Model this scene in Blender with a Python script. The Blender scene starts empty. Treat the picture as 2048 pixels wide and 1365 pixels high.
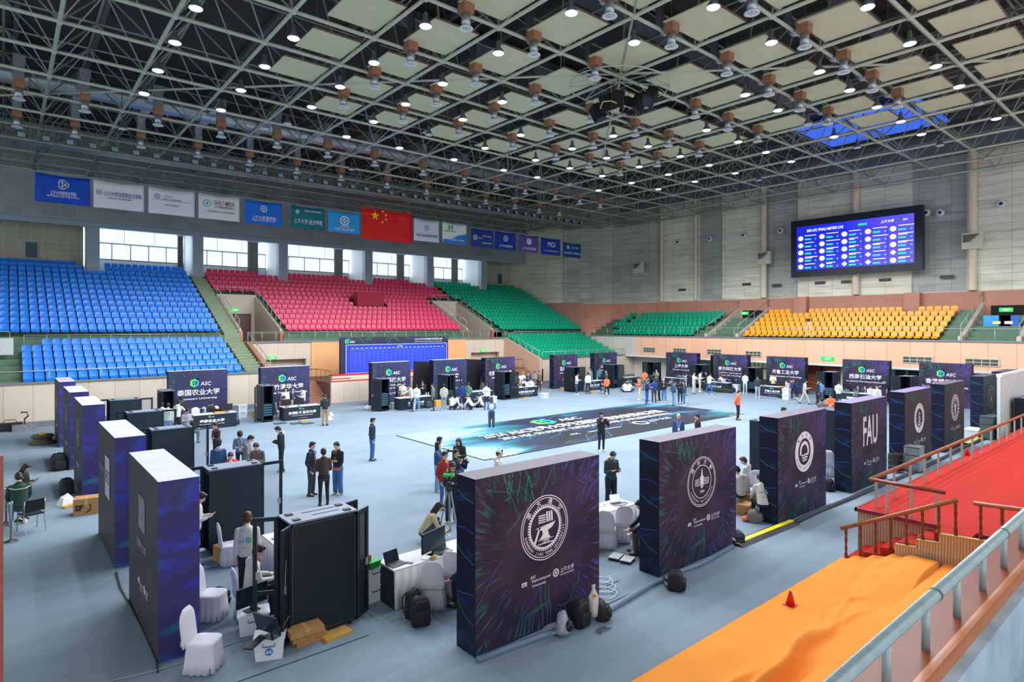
import bpy, bmesh, math, random
from mathutils import Vector, Matrix
RND = random.Random(11)
SC = bpy.context.scene
COL = SC.collection
PI = math.pi
# ---------------------------------------------------------------- camera
FPX, HY, CH = 1213.0, 652.0, 5.4          # focal length in pixels, horizon row, eye height
cam_d = bpy.data.cameras.new('camera'); cam_d.sensor_width = 36.0
cam_d.lens = FPX / 2048 * 36; cam_d.shift_y = -(682.5 - HY) / 2048
cam_d.clip_start = 0.05; cam_d.clip_end = 400
cam = bpy.data.objects.new('camera', cam_d); COL.objects.link(cam)
cam.location = (0, 0, CH); cam.rotation_euler = (PI / 2, 0, math.radians(-40))
SC.camera = cam
# ---------------------------------------------------------------- world, exposure
SC.view_settings.view_transform = 'Standard'; SC.view_settings.look = 'None'
SC.view_settings.gamma = 1.0; SC.view_settings.use_curve_mapping = False
SC.view_settings.exposure = 0.35
W = bpy.data.worlds.new('world'); SC.world = W; W.use_nodes = True
wn = W.node_tree; wn.nodes.clear()
wo = wn.nodes.new('ShaderNodeOutputWorld'); wb = wn.nodes.new('ShaderNodeBackground')
wb.inputs[0].default_value = (0.86, 0.94, 1.0, 1); wb.inputs[1].default_value = 1.0
wn.links.new(wb.outputs[0], wo.inputs[0])
def area_light(name, loc, rot, sx, sy, watts, col):
    l = bpy.data.lights.new(name, 'AREA'); l.shape = 'RECTANGLE'; l.size = sx; l.size_y = sy
    l.energy = watts; l.color = col
    o = bpy.data.objects.new(name, l); COL.objects.link(o); o.location = loc; o.rotation_euler = rot
    return o
LAMP_W = 210.0
# daylight coming in through the high windows of the side of the hall behind the spectator
area_light('daylight_near_side', (20, -9, 12), (math.radians(62), 0, 0), 60, 8, 950, (0.86, 0.93, 1.0))
# daylight through the five windows opposite
area_light('daylight_windows', (25, 62.6, 12.6), (math.radians(-72), 0, 0), 46, 4, 2600, (0.85, 0.93, 1.0))
try:
    SC.cycles.use_denoising = True
    SC.cycles.max_bounces = 6; SC.cycles.diffuse_bounces = 3; SC.cycles.glossy_bounces = 2
    SC.cycles.transparent_max_bounces = 8; SC.cycles.caustics_reflective = False
    SC.cycles.caustics_refractive = False; SC.cycles.sample_clamp_indirect = 4.0
except Exception: pass
# ---------------------------------------------------------------- calibrated points
FW = (math.cos(math.radians(50)), math.sin(math.radians(50))); RT = (FW[1], -FW[0])
def at(x, y, z=0.0):
    """point at height z seen at pixel x, y"""
    d = (CH - z) * FPX / (y - HY); l = d * (x - 1024) / FPX
    return (d * FW[0] + l * RT[0], d * FW[1] + l * RT[1], z)
# ---------------------------------------------------------------- materials
MATS = {}
def lin(c):
    def f(v):
        v /= 255.0
        return v / 12.92 if v <= 0.04045 else ((v + 0.055) / 1.055) ** 2.4
    return (f(c[0]), f(c[1]), f(c[2]), 1)
def mat(name, col, rough=0.6, metal=0.0, emit=0.0, var=0.08, scale=6.0, bump=0.0, alpha=1.0, spec=0.5):
    if name in MATS: return MATS[name]
    m = bpy.data.materials.new(name); m.use_nodes = True; MATS[name] = m
    t = m.node_tree; b = t.nodes['Principled BSDF']; L = t.links
    b.inputs['Roughness'].default_value = rough; b.inputs['Metallic'].default_value = metal
    b.inputs['Specular IOR Level'].default_value = spec
    c = lin(col)
    tc = t.nodes.new('ShaderNodeTexCoord'); n = t.nodes.new('ShaderNodeTexNoise')
    n.inputs['Scale'].default_value = scale; n.inputs['Detail'].default_value = 3
    L.new(tc.outputs['Object'], n.inputs['Vector'])
    r = t.nodes.new('ShaderNodeMapRange'); r.inputs[1].default_value = .25; r.inputs[2].default_value = .75
    r.inputs[3].default_value = 1 - var; r.inputs[4].default_value = 1 + var
    L.new(n.outputs[0], r.inputs[0])
    h = t.nodes.new('ShaderNodeHueSaturation'); h.inputs['Color'].default_value = c
    L.new(r.outputs[0], h.inputs['Value']); L.new(h.outputs[0], b.inputs['Base Color'])
    if emit:
        b.inputs['Emission Color'].default_value = c; b.inputs['Emission Strength'].default_value = emit
    if alpha < 1: b.inputs['Alpha'].default_value = alpha
    if bump:
        bp = t.nodes.new('ShaderNodeBump'); bp.inputs['Strength'].default_value = bump
        bp.inputs['Distance'].default_value = 0.02
        L.new(n.outputs[0], bp.inputs['Height']); L.new(bp.outputs[0], b.inputs['Normal'])
    return m
def node_mat(name, rough=0.7):
    m = bpy.data.materials.new(name); m.use_nodes = True; MATS[name] = m
    t = m.node_tree; b = t.nodes['Principled BSDF']; b.inputs['Roughness'].default_value = rough
    return m, t, b
def N(t, kind, **kw):
    n = t.nodes.new(kind)
    for k, v in kw.items():
        if k.startswith('i'): n.inputs[int(k[1:])].default_value = v
        else: setattr(n, k, v)
    return n
def ramp(t, src, stops):
    r = t.nodes.new('ShaderNodeValToRGB'); e = r.color_ramp.elements
    while len(e) < len(stops): e.new(0.5)
    for i, (p, c) in enumerate(stops): e[i].position = p; e[i].color = lin(c)
    t.links.new(src, r.inputs[0]); return r
def panel_mat(name, c1, c2, seam, pu, pv, axis='X', rough=0.6, line=0.012, streak=0.0):
    """cladding: panels pu wide and pv high with thin joints; u along the wall (X or Y), v up"""
    m, t, b = node_mat(name, rough); L = t.links
    tc = N(t, 'ShaderNodeTexCoord'); s = N(t, 'ShaderNodeSeparateXYZ'); L.new(tc.outputs['Object'], s.inputs[0])
    u = s.outputs[0 if axis == 'X' else 1]; v = s.outputs[2]
    def joint(src, p):
        d = N(t, 'ShaderNodeMath', operation='DIVIDE', i1=p); L.new(src, d.inputs[0])
        f = N(t, 'ShaderNodeMath', operation='FRACT'); L.new(d.outputs[0], f.inputs[0])
        g = N(t, 'ShaderNodeMath', operation='LESS_THAN', i1=line / p); L.new(f.outputs[0], g.inputs[0])
        return g.outputs[0], d.outputs[0]
    j1, du = joint(u, pu); j2, dv = joint(v, pv)
    mx = N(t, 'ShaderNodeMath', operation='MAXIMUM'); L.new(j1, mx.inputs[0]); L.new(j2, mx.inputs[1])
    fu = N(t, 'ShaderNodeMath', operation='FLOOR'); L.new(du, fu.inputs[0])
    fv = N(t, 'ShaderNodeMath', operation='FLOOR'); L.new(dv, fv.inputs[0])
    cb = N(t, 'ShaderNodeCombineXYZ'); L.new(fu.outputs[0], cb.inputs[0]); L.new(fv.outputs[0], cb.inputs[1])
    wn_ = N(t, 'ShaderNodeTexWhiteNoise'); L.new(cb.outputs[0], wn_.inputs['Vector'])
    n = N(t, 'ShaderNodeTexNoise'); n.inputs['Scale'].default_value = 0.35
    n.inputs['Detail'].default_value = 4; L.new(tc.outputs['Object'], n.inputs['Vector'])
    ad = N(t, 'ShaderNodeMath', operation='MULTIPLY_ADD', i1=0.45); L.new(wn_.outputs[0], ad.inputs[0]); L.new(n.outputs[0], ad.inputs[2])
    sub = N(t, 'ShaderNodeMath', operation='SUBTRACT', i1=0.2); L.new(ad.outputs[0], sub.inputs[0])
    r = ramp(t, sub.outputs[0], [(0.2, c1), (0.8, c2)])
    k = N(t, 'ShaderNodeMix', data_type='RGBA'); L.new(mx.outputs[0], k.inputs[0]); L.new(r.outputs[0], k.inputs[6])
    k.inputs[7].default_value = lin(seam)
    out = k.outputs[2]
    if streak:
        mp = N(t, 'ShaderNodeMapping'); mp.inputs['Scale'].default_value = (.25, .25, 2.6)
        L.new(tc.outputs['Object'], mp.inputs[0])
        w = N(t, 'ShaderNodeTexNoise'); w.inputs['Scale'].default_value = 1.6; w.inputs['Detail'].default_value = 5
        L.new(mp.outputs[0], w.inputs['Vector'])
        rr = N(t, 'ShaderNodeMapRange', i1=.5, i2=.72, i3=1.0, i4=1 - streak); L.new(w.outputs[0], rr.inputs[0])
        hs = N(t, 'ShaderNodeHueSaturation'); L.new(rr.outputs[0], hs.inputs['Value']); L.new(out, hs.inputs['Color'])
        out = hs.outputs[0]
    L.new(out, b.inputs['Base Color'])
    return m
# ---------------------------------------------------------------- mesh builder
class MB:
    def __init__(s): s.v = []; s.f = []; s.m = []; s.cur = 0
    def face(s, pts):
        n = len(s.v); s.v += [tuple(p) for p in pts]; s.f.append(tuple(range(n, n + len(pts)))); s.m.append(s.cur); return s
    def mesh(s, vs, fs):
        n = len(s.v); s.v += [tuple(p) for p in vs]
        for f in fs: s.f.append(tuple(n + i for i in f)); s.m.append(s.cur)
        return s
    def box(s, x0, x1, y0, y1, z0, z1, M=None):
        vs = [(x, y, z) for z in (z0, z1) for y in (y0, y1) for x in (x0, x1)]
        if M is not None: vs = [M @ Vector(p) for p in vs]
        return s.mesh(vs, [(0, 2, 3, 1), (4, 5, 7, 6), (0, 1, 5, 4), (2, 6, 7, 3), (0, 4, 6, 2), (1, 3, 7, 5)])
    def prism(s, poly, z0, z1, M=None):
        n = len(poly); vs = [(x, y, z0) for x, y in poly] + [(x, y, z1) for x, y in poly]
        if M is not None: vs = [M @ Vector(p) for p in vs]
        return s.mesh(vs, [tuple(range(n - 1, -1, -1)), tuple(range(n, 2 * n))] + [(i, (i + 1) % n, n + (i + 1) % n, n + i) for i in range(n)])
    def tube(s, p, q, r, n=6, r2=None, caps=True):
        p = Vector(p); q = Vector(q); d = q - p
        if d.length < 1e-6: return s
        d.normalize(); a = d.orthogonal().normalized(); b = d.cross(a); r2 = r if r2 is None else r2
        vs = []
        for c, rr in ((p, r), (q, r2)):
            for i in range(n):
                t = 2 * PI * i / n; vs.append(c + (a * math.cos(t) + b * math.sin(t)) * rr)
        fs = [(i, (i + 1) % n, n + (i + 1) % n, n + i) for i in range(n)]
        if caps: fs += [tuple(range(n - 1, -1, -1)), tuple(range(n, 2 * n))]
        return s.mesh(vs, fs)
    def path(s, pts, r, n=6):
        pts = [Vector(p) for p in pts]; vs = []; fs = []; m = len(pts)
        up = Vector((0, 0, 1))
        for k, p in enumerate(pts):
            d = (pts[min(k + 1, m - 1)] - pts[max(k - 1, 0)]).normalized()
            a = d.cross(up)
            a = d.orthogonal().normalized() if a.length < .05 else a.normalized()
            b = a.cross(d)
            for i in range(n):
                t = 2 * PI * i / n; vs.append(p + (a * math.cos(t) + b * math.sin(t)) * r)
        for k in range(m - 1):
            for i in range(n): fs.append((k * n + i, k * n + (i + 1) % n, (k + 1) * n + (i + 1) % n, (k + 1) * n + i))
        fs += [tuple(range(n - 1, -1, -1)), tuple(range((m - 1) * n, m * n))]
        return s.mesh(vs, fs)
    def lathe(s, prof, n=12, c=(0, 0, 0)):
        vs = []; fs = []; m = len(prof)
        for r, z in prof:
            for i in range(n):
                t = 2 * PI * i / n; vs.append((c[0] + r * math.cos(t), c[1] + r * math.sin(t), c[2] + z))
        for k in range(m - 1):
            for i in range(n): fs.append((k * n + i, k * n + (i + 1) % n, (k + 1) * n + (i + 1) % n, (k + 1) * n + i))
        fs += [tuple(range(n - 1, -1, -1)), tuple(range((m - 1) * n, m * n))]
        return s.mesh(vs, fs)
    def loft(s, rings, closed=True):
        vs = [p for r in rings for p in r]; n = len(rings[0]); fs = []
        for k in range(len(rings) - 1):
            for i in range(n if closed else n - 1):
                fs.append((k * n + i, k * n + (i + 1) % n, (k + 1) * n + (i + 1) % n, (k + 1) * n + i))
        if closed: fs += [tuple(range(n - 1, -1, -1)), tuple(range((len(rings) - 1) * n, len(rings) * n))]
        return s.mesh(vs, fs)
    def ell(s, c, r, seg=10, rings=7, M=None):
        vs = [(c[0], c[1], c[2] + r[2])]
        for k in range(1, rings):
            a = PI * k / rings
            for i in range(seg):
                t = 2 * PI * i / seg
                vs.append((c[0] + r[0] * math.sin(a) * math.cos(t), c[1] + r[1] * math.sin(a) * math.sin(t), c[2] + r[2] * math.cos(a)))
        vs.append((c[0], c[1], c[2] - r[2]))
        if M is not None: vs = [M @ Vector(p) for p in vs]
        fs = [(0, 1 + i, 1 + (i + 1) % seg) for i in range(seg)]
        for k in range(rings - 2):
            a = 1 + k * seg
            for i in range(seg): fs.append((a + i, a + seg + i, a + seg + (i + 1) % seg, a + (i + 1) % seg))
        a = 1 + (rings - 2) * seg; e = len(vs) - 1
        fs += [(a + (i + 1) % seg, a + i, e) for i in range(seg)]
        return s.mesh(vs, fs)
    def ribbon(s, pts, w, org, u, v, nrm, off=0.002):
        """flat line of width w drawn on the plane org + u*a + v*b"""
        org, u, v, nrm = Vector(org), Vector(u), Vector(v), Vector(nrm)
        for (a0, b0), (a1, b1) in zip(pts, pts[1:]):
            da, db = a1 - a0, b1 - b0; l = math.hypot(da, db) or 1
            na, nb = -db / l * w / 2, da / l * w / 2
            ea, eb = da / l * w * .3, db / l * w * .3
            q = [(a0 - na - ea, b0 - nb - eb), (a1 - na + ea, b1 - nb + eb), (a1 + na + ea, b1 + nb + eb), (a0 + na - ea, b0 + nb - eb)]
            s.face([org + u * a + v * b + nrm * off for a, b in q])
        return s
    def data(s, name, mats, smooth=False):
        me = bpy.data.meshes.new(name); me.from_pydata(s.v, [], s.f)
        for m in mats: me.materials.append(m)
        if max(s.m, default=0): me.polygons.foreach_set('material_index', s.m)
        if smooth: me.polygons.foreach_set('use_smooth', [True] * len(me.polygons))
        me.update(); return me
    def build(s, name, mats, parent=None, smooth=False):
        if not isinstance(mats, (list, tuple)): mats = [mats]
        o = bpy.data.objects.new(name, s.data(name, mats, smooth)); COL.objects.link(o)
        if parent is not None: o.parent = parent
        return o
def tag(o, label=None, cat=None, group=None, kind=None):
    if label: o['label'] = label
    if cat: o['category'] = cat
    if group: o['group'] = group
    if kind: o['kind'] = kind
    return o
def empty(name, loc, rz=0.0, label=None, cat=None, group=None, scale=None):
    o = bpy.data.objects.new(name, None); COL.objects.link(o); o.empty_display_size = .2
    o.location = loc; o.rotation_euler = (0, 0, rz)
    if scale: o.scale = (scale,) * 3
    return tag(o, label, cat, group)
def struct(o): o['kind'] = 'structure'; return o
def copy_tree(o, parent=None, loc=None, rz=None, label=None, group=None):
    c = o.copy(); COL.objects.link(c)
    if parent is not None: c.parent = parent
    if loc is not None: c.location = loc
    if rz is not None: c.rotation_euler = (0, 0, rz)
    if label: c['label'] = label
    if group: c['group'] = group
    for ch in o.children: copy_tree(ch, c)
    return c
# ---------------------------------------------------------------- lettering
TEXT_CACHE = {}
def text(body, h, m, name='lettering', parent=None, loc=(0, 0, 0), rot=None, width=None, bold=0.008, ext=0.002, align='CENTER', shear=0.0):
    key = (body, bold, align, shear)
    if key not in TEXT_CACHE:
        c = bpy.data.curves.new('txt', 'FONT'); c.body = body; c.size = 1.0; c.align_x = align
        c.extrude = 0.0; c.offset = bold; c.resolution_u = 2; c.shear = shear
        o = bpy.data.objects.new('txt', c); COL.objects.link(o)
        dg = bpy.context.evaluated_depsgraph_get()
        me = bpy.data.meshes.new_from_object(o.evaluated_get(dg))
        bpy.data.objects.remove(o); bpy.data.curves.remove(c)
        xs = [v.co.x for v in me.vertices] or [0]; ys = [v.co.y for v in me.vertices] or [0]
        TEXT_CACHE[key] = (me, max(xs) - min(xs), max(ys) - min(ys))
    me0, w0, h0 = TEXT_CACHE[key]
    me = me0.copy(); me.name = name
    sy = h / (h0 or 1); sx = sy if width is None else width / (w0 or 1)
    for v in me.vertices: v.co.x *= sx; v.co.y *= sy; v.co.z = ext
    me.materials.clear(); me.materials.append(m)
    o = bpy.data.objects.new(name, me); COL.objects.link(o)
    if parent is not None: o.parent = parent
    M = (rot or Matrix.Identity(3)).to_4x4(); o.matrix_basis = Matrix.Translation(loc) @ M
    return o
def basis(u, v):
    """rotation whose x axis is u and y axis is v"""
    u, v = Vector(u), Vector(v); n = u.cross(v)
    return Matrix((u, v, n)).transposed()
FRONT = basis((1, 0, 0), (0, 0, 1))      # lettering on a face that looks along -Y
# common materials
WHITE = mat('white_print', (235, 236, 245), .5, var=.01)
BLACKM = mat('black_metal', (17, 21, 27), .45, .3)
DARKPL = mat('dark_plastic', (20, 22, 26), .5)
STEEL = mat('painted_steel', (168, 176, 166), .45, .2, var=.05)
GALV = mat('galvanised_sheet', (170, 176, 182), .35, .7, var=.15)
CHROME = mat('chrome', (200, 204, 210), .2, 1.0)
CARD = mat('brown_cardboard', (176, 132, 78), .8, var=.06, scale=9)
SKIN = mat('skin', (224, 178, 148), .55, var=.03)
# ================================================================ the hall
def on_x(x, y, X):
    t = (x - 1024) / FPX; Y = (t * X * FW[0] - X * RT[0]) / (RT[1] - t * FW[1]); d = X * FW[0] + Y * FW[1]
    return Y, CH - (y - HY) * d / FPX
# carpet floor
m, t, b = node_mat('blue_grey_carpet', .95); L = t.links
tc = N(t, 'ShaderNodeTexCoord'); n1 = N(t, 'ShaderNodeTexNoise'); n1.inputs['Scale'].default_value = .35; n1.inputs['Detail'].default_value = 5
n2 = N(t, 'ShaderNodeTexNoise'); n2.inputs['Scale'].default_value = 60; n2.inputs['Detail'].default_value = 2
mp = N(t, 'ShaderNodeMapping'); mp.inputs['Scale'].default_value = (.12, 1.6, 1)
n3 = N(t, 'ShaderNodeTexNoise'); n3.inputs['Scale'].default_value = 1.2; n3.inputs['Detail'].default_value = 6
for nn in (n1, n2): L.new(tc.outputs['Object'], nn.inputs['Vector'])
L.new(tc.outputs['Object'], mp.inputs[0]); L.new(mp.outputs[0], n3.inputs['Vector'])
a1 = N(t, 'ShaderNodeMath', operation='MULTIPLY_ADD', i1=.35); L.new(n2.outputs[0], a1.inputs[0]); L.new(n1.outputs[0], a1.inputs[2])
a2 = N(t, 'ShaderNodeMath', operation='MULTIPLY_ADD', i1=.5); L.new(n3.outputs[0], a2.inputs[0]); L.new(a1.outputs[0], a2.inputs[2])
r_ = ramp(t, a2.outputs[0], [(.45, (112, 130, 146)), (1.1, (132, 149, 162))]); L.new(r_.outputs[0], b.inputs['Base Color'])
CARPET = m; CARPET.node_tree.nodes['Principled BSDF'].inputs['Specular IOR Level'].default_value = .1
struct(MB().face([(-24, -3, 0), (51.6, -3, 0), (51.6, 41.2, 0), (-24, 41.2, 0)]).build('floor', CARPET))
WOOD = panel_mat('pale_wood_cladding', (198, 182, 162), (214, 200, 182), (150, 134, 118), 1.22, 30, 'X', line=.02)
WOODY = panel_mat('pale_wood_cladding_end', (198, 190, 180), (212, 206, 198), (150, 140, 130), 1.22, 30, 'Y', line=.02)
PEACH = panel_mat('peach_cladding', (226, 172, 138), (232, 182, 150), (170, 118, 92), 1.5, 30, 'Y', line=.025)
PEACHX = mat('peach_panel', (232, 170, 116), .6, var=.03)
CREAM = panel_mat('cream_acoustic_tiles', (216, 214, 192), (234, 230, 210), (140, 138, 122), 2.1, .62, 'Y', line=.02, streak=.28)
GREYT = panel_mat('grey_acoustic_tiles', (160, 166, 158), (182, 186, 176), (120, 122, 114), 1.1, .62, 'Y', line=.02, streak=.28)
UPPER = panel_mat('grey_brown_tiles', (142, 152, 156), (162, 170, 170), (184, 190, 188), 1.1, .62, 'X', line=.02)
TILEX = panel_mat('beige_tiles', (158, 158, 138), (176, 174, 152), (196, 192, 168), .8, .8, 'X', line=.03)
BRICKR = mat('red_brown_render', (186, 130, 108), .75, var=.05, scale=2)
WHITEW = mat('white_wall_paint', (206, 214, 220), .6, var=.02)
BLUEW = mat('grey_blue_column_paint', (150, 166, 180), .6, var=.03)
STEPG = mat('green_terrace_paint', (86, 116, 92), .55, var=.14, scale=1.5)
COPING = mat('grey_stone_coping', (120, 122, 126), .5)
RAILM = mat('satin_steel_rail', (172, 184, 176), .35, .35, var=.03)
DARKV = mat('dark_opening', (24, 20, 20), .9)
# --- lower walls on the seat side
struct(MB().box(-24, 13.5, 41.1, 41.25, .3, 2.3).build('wall_back_left', WOOD))
struct(MB().box(-24, 13.5, 41.06, 41.27, 0, .3).build('baseboard_back_left', COPING))
struct(MB().box(-24, 13.5, 41.02, 41.3, 2.3, 2.4).build('trim_back_left', COPING))
struct(MB().box(38.1, 51.5, 41.1, 41.25, .3, 2.3).build('wall_back_right', WOOD))
struct(MB().box(38.1, 51.5, 41.06, 41.27, 0, .3).build('baseboard_back_right', COPING))
struct(MB().box(38.1, 51.5, 41.02, 41.3, 2.3, 2.4).build('trim_back_right', COPING))
# centre: low stage wall, platform, upper wall with recesses
struct(MB().box(17.4, 33.0, 40.2, 40.4, 0, 1.45).build('wall_back_stage', WOOD))
struct(MB().box(17.4, 33.0, 40.4, 43.0, 0, 1.44).box(13.9, 37.7, 43.0, 46.95, 0, 1.44).build('floor_stage', mat('stage_floor', (110, 84, 74), .6)))
w = MB(); w.box(14.0, 18.4, 46.3, 46.6, 2.85, 4.12); w.box(20.7, 31.0, 46.3, 46.6, 1.4, 4.12); w.box(33.2, 37.9, 46.3, 46.6, 2.85, 4.12)
w.box(14.0, 14.9, 46.3, 46.6, 1.4, 2.85); w.box(18.0, 18.4, 46.3, 46.6, 1.4, 2.85); w.box(33.2, 33.8, 46.3, 46.6, 1.4, 2.85); w.box(37.2, 37.9, 46.3, 46.6, 1.4, 2.85)
w.box(14.0, 37.9, 46.95, 46.99, 1.4, 4.1)
struct(w.build('wall_back_centre', WOOD))
struct(MB().box(18.4, 20.7, 46.22, 46.6, 1.4, 4.12).build('wall_back_panel_left', PEACHX))
struct(MB().box(31.0, 33.2, 46.22, 46.6, 1.4, 4.12).build('wall_back_panel_right', PEACHX))
struct(MB().box(13.8, 38.1, 46.2, 47.25, 4.12, 4.24).build('trim_walkway', COPING))
# sloping parapets beside the centre
for nm, x0 in (('wall_parapet_left', 13.5), ('wall_parapet_right', 37.8)):
    P_ = MB(); 
    poly = [(41.1, 0), (46.6, 0), (46.6, 4.25), (46.0, 4.2), (41.1, 2.35)]
    vs = [(x0, y, z) for y, z in poly] + [(x0 + .32, y, z) for y, z in poly]
    P_.mesh(vs, [(0, 1, 2, 3, 4), (9, 8, 7, 6, 5)] + [(i, (i + 1) % 5, 5 + (i + 1) % 5, 5 + i) for i in range(5)])
    struct(P_.box(x0 + .32, x0 + .45, 41.1, 46.3, 0, 1.4).build(nm, BRICKR if x0 < 20 else mat('warm_wood_side', (206, 168, 146), .6)))
# stairs from the court up to the stage either side
for nm, xa, xb in (('floor_stage_stair_left', 13.9, 17.4), ('floor_stage_stair_right', 33.0, 37.7)):
    P_ = MB()
    for i in range(8): P_.box(xa, xb, 40.6 + .3 * i, 43.0, .17 * i, .17 * (i + 1))
    P_.box(xa, xb, 43.0, 43.1, 0, 1.3)
    struct(P_.build(nm, mat('brown_stair_tiles', (150, 104, 84), .5)))
# terraces
def terrace(name, x0, x1, upper=True, lower=True, ks=range(12)):
    P_ = MB()
    if lower:
        for r in range(6): P_.box(x0, x1, 41.25 + .86 * r, 46.41, 1.2 if r == 0 else 2.08 + .352 * (r - 1), 2.08 + .352 * r)
        P_.box(x0, x1, 46.41, 47.0, 3.0, 4.15)
    if upper:
        for k in ks: P_.box(x0, x1, 47.0 + .89 * k, 57.7, 4.0 if k == 0 else 4.74 + .414 * (k - 1), 4.74 + .414 * k)
    return struct(P_.build(name, STEPG))
terrace('floor_terrace_left', -24, 13.4)
terrace('floor_terrace_centre', 16.5, 34.0, lower=False)
terrace('floor_terrace_above_exit_left', 13.4, 16.5, lower=False, ks=range(8, 12))
terrace('floor_terrace_above_exit_right', 34.0, 37.2, lower=False, ks=range(8, 12))
terrace('floor_terrace_right', 38.1, 50.3)
P_ = MB().box(37.2, 38.1, 47.0, 57.7, 4.15, 4.74)
for k in range(12): P_.box(37.2, 38.1, 47.0 + .89 * k, 57.7, 4.3 if k == 0 else 4.74 + .414 * (k - 1), 4.74 + .414 * k)
struct(P_.build('floor_terrace_aisle', STEPG))
P_ = MB().box(-24, 50.3, 57.7, 61.6, 9.0, 9.36); P_.box(-24, 50.3, 58.55, 61.6, 9.36, 9.75)
struct(P_.build('floor_terrace_top', STEPG))
# aisle half steps left of the exit boxes
P_ = MB()
for i in range(12): P_.box(12.25, 13.35, 41.25 + .43 * i, 41.7 + .43 * i, 1.9, 2.25 + .176 * i)
for i in range(23): P_.box(12.25, 13.37, 46.96 + .445 * i, 47.5 + .445 * i, 4.16, 4.92 + .207 * i)
struct(P_.build('floor_aisle_steps', mat('olive_step_paint', (126, 142, 112), .55, var=.12, scale=2)))
# exit boxes (vomitories) cut into the terraces
SIDEW = mat('vomitory_plaster', (196, 180, 164), .7, var=.03)
def vomitory(idx, xa, xb):
    P_ = MB()
    for x in (xa, xb - .18):
        poly = [(47.3, 4.1), (53.6, 4.1), (53.6, 7.95), (47.3, 5.15)]
        vs = [(x, y, z) for y, z in poly] + [(x + .18, y, z) for y, z in poly]
        P_.mesh(vs, [(0, 1, 2, 3), (7, 6, 5, 4)] + [(i, (i + 1) % 4, 4 + (i + 1) % 4, 4 + i) for i in range(4)])
    P_.box(xa, xb, 53.4, 53.6, 4.1, 8.0)
    struct(P_.build('wall_exit_box', SIDEW)); struct(MB().box(xa, xb, 47.0, 53.6, 4.0, 4.14).build('floor_exit_box', STEPG))
    d = struct(MB().box(xa + 1.35, xa + 2.55, 53.3, 53.42, 4.14, 6.3).build('door_%d' % idx, mat('brown_door', (96, 62, 56), .5)))
    MB().box(xa + 1.25, xa + 1.35, 53.26, 53.42, 4.14, 6.4).box(xa + 2.55, xa + 2.65, 53.26, 53.42, 4.14, 6.4).box(xa + 1.25, xa + 2.65, 53.26, 53.42, 6.3, 6.4).build('door_frame', mat('door_frame_brown', (70, 46, 42), .5), d)
    for x in (xa - .02, xb - .2):
        struct(MB().box(x, x + .24, 47.1, 47.5, 4.15, 5.0).build('trim_exit_pier', mat('terracotta_pier', (196, 118, 88), .6)))
vomitory(1, 13.35, 16.5); vomitory(2, 34.0, 37.2)
# --- columns, window band
colx = [4.98, 12.45, 19.75, 28.5, 35.95, 43.45]
for i, x in enumerate(colx):
    struct(MB().box(x, x + .85, 57.45, 58.1, 9.3, 13.2).build('column_back', BLUEW))
    struct(MB().box(x + .1, x + .75, 58.1, 61.5, 9.3, 13.7).build('wall_bay_side', WHITEW))
struct(MB().box(-24, 50.4, 57.45, 58.0, 13.15, 20.4).build('wall_back_upper', UPPER))
struct(MB().box(-24, 50.4, 57.3, 57.5, 13.1, 13.5).box(-24, 50.4, 57.3, 57.5, 16.9, 17.3).build('trim_back_upper', BLUEW))
struct(MB().box(-24, 4.98, 60.0, 60.3, 9.3, 13.8).build('wall_back_tiled_left', TILEX))
struct(MB().box(44.3, 50.4, 60.0, 60.3, 9.3, 13.8).build('wall_back_tiled_right', TILEX))
struct(MB().box(-24, 50.4, 57.9, 61.8, 13.68, 13.9).build('ceiling_bays', WHITEW))
m = bpy.data.materials.new('window_glass'); m.use_nodes = True; tt = m.node_tree; tt.nodes.clear()
oo = tt.nodes.new('ShaderNodeOutputMaterial'); mx = tt.nodes.new('ShaderNodeMixShader'); tr = tt.nodes.new('ShaderNodeBsdfTransparent'); gl = tt.nodes.new('ShaderNodeBsdfGlossy')
tr.inputs[0].default_value = (.93, .97, 1, 1); gl.inputs['Roughness'].default_value = .05; mx.inputs[0].default_value = .08
tt.links.new(tr.outputs[0], mx.inputs[1]); tt.links.new(gl.outputs[0], mx.inputs[2]); tt.links.new(mx.outputs[0], oo.inputs[0]); GLASS = m
FRAMEW = mat('white_window_frame', (170, 182, 192), .5)
CURT = mat('grey_curtain', (132, 134, 130), .8, var=.1)
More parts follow.
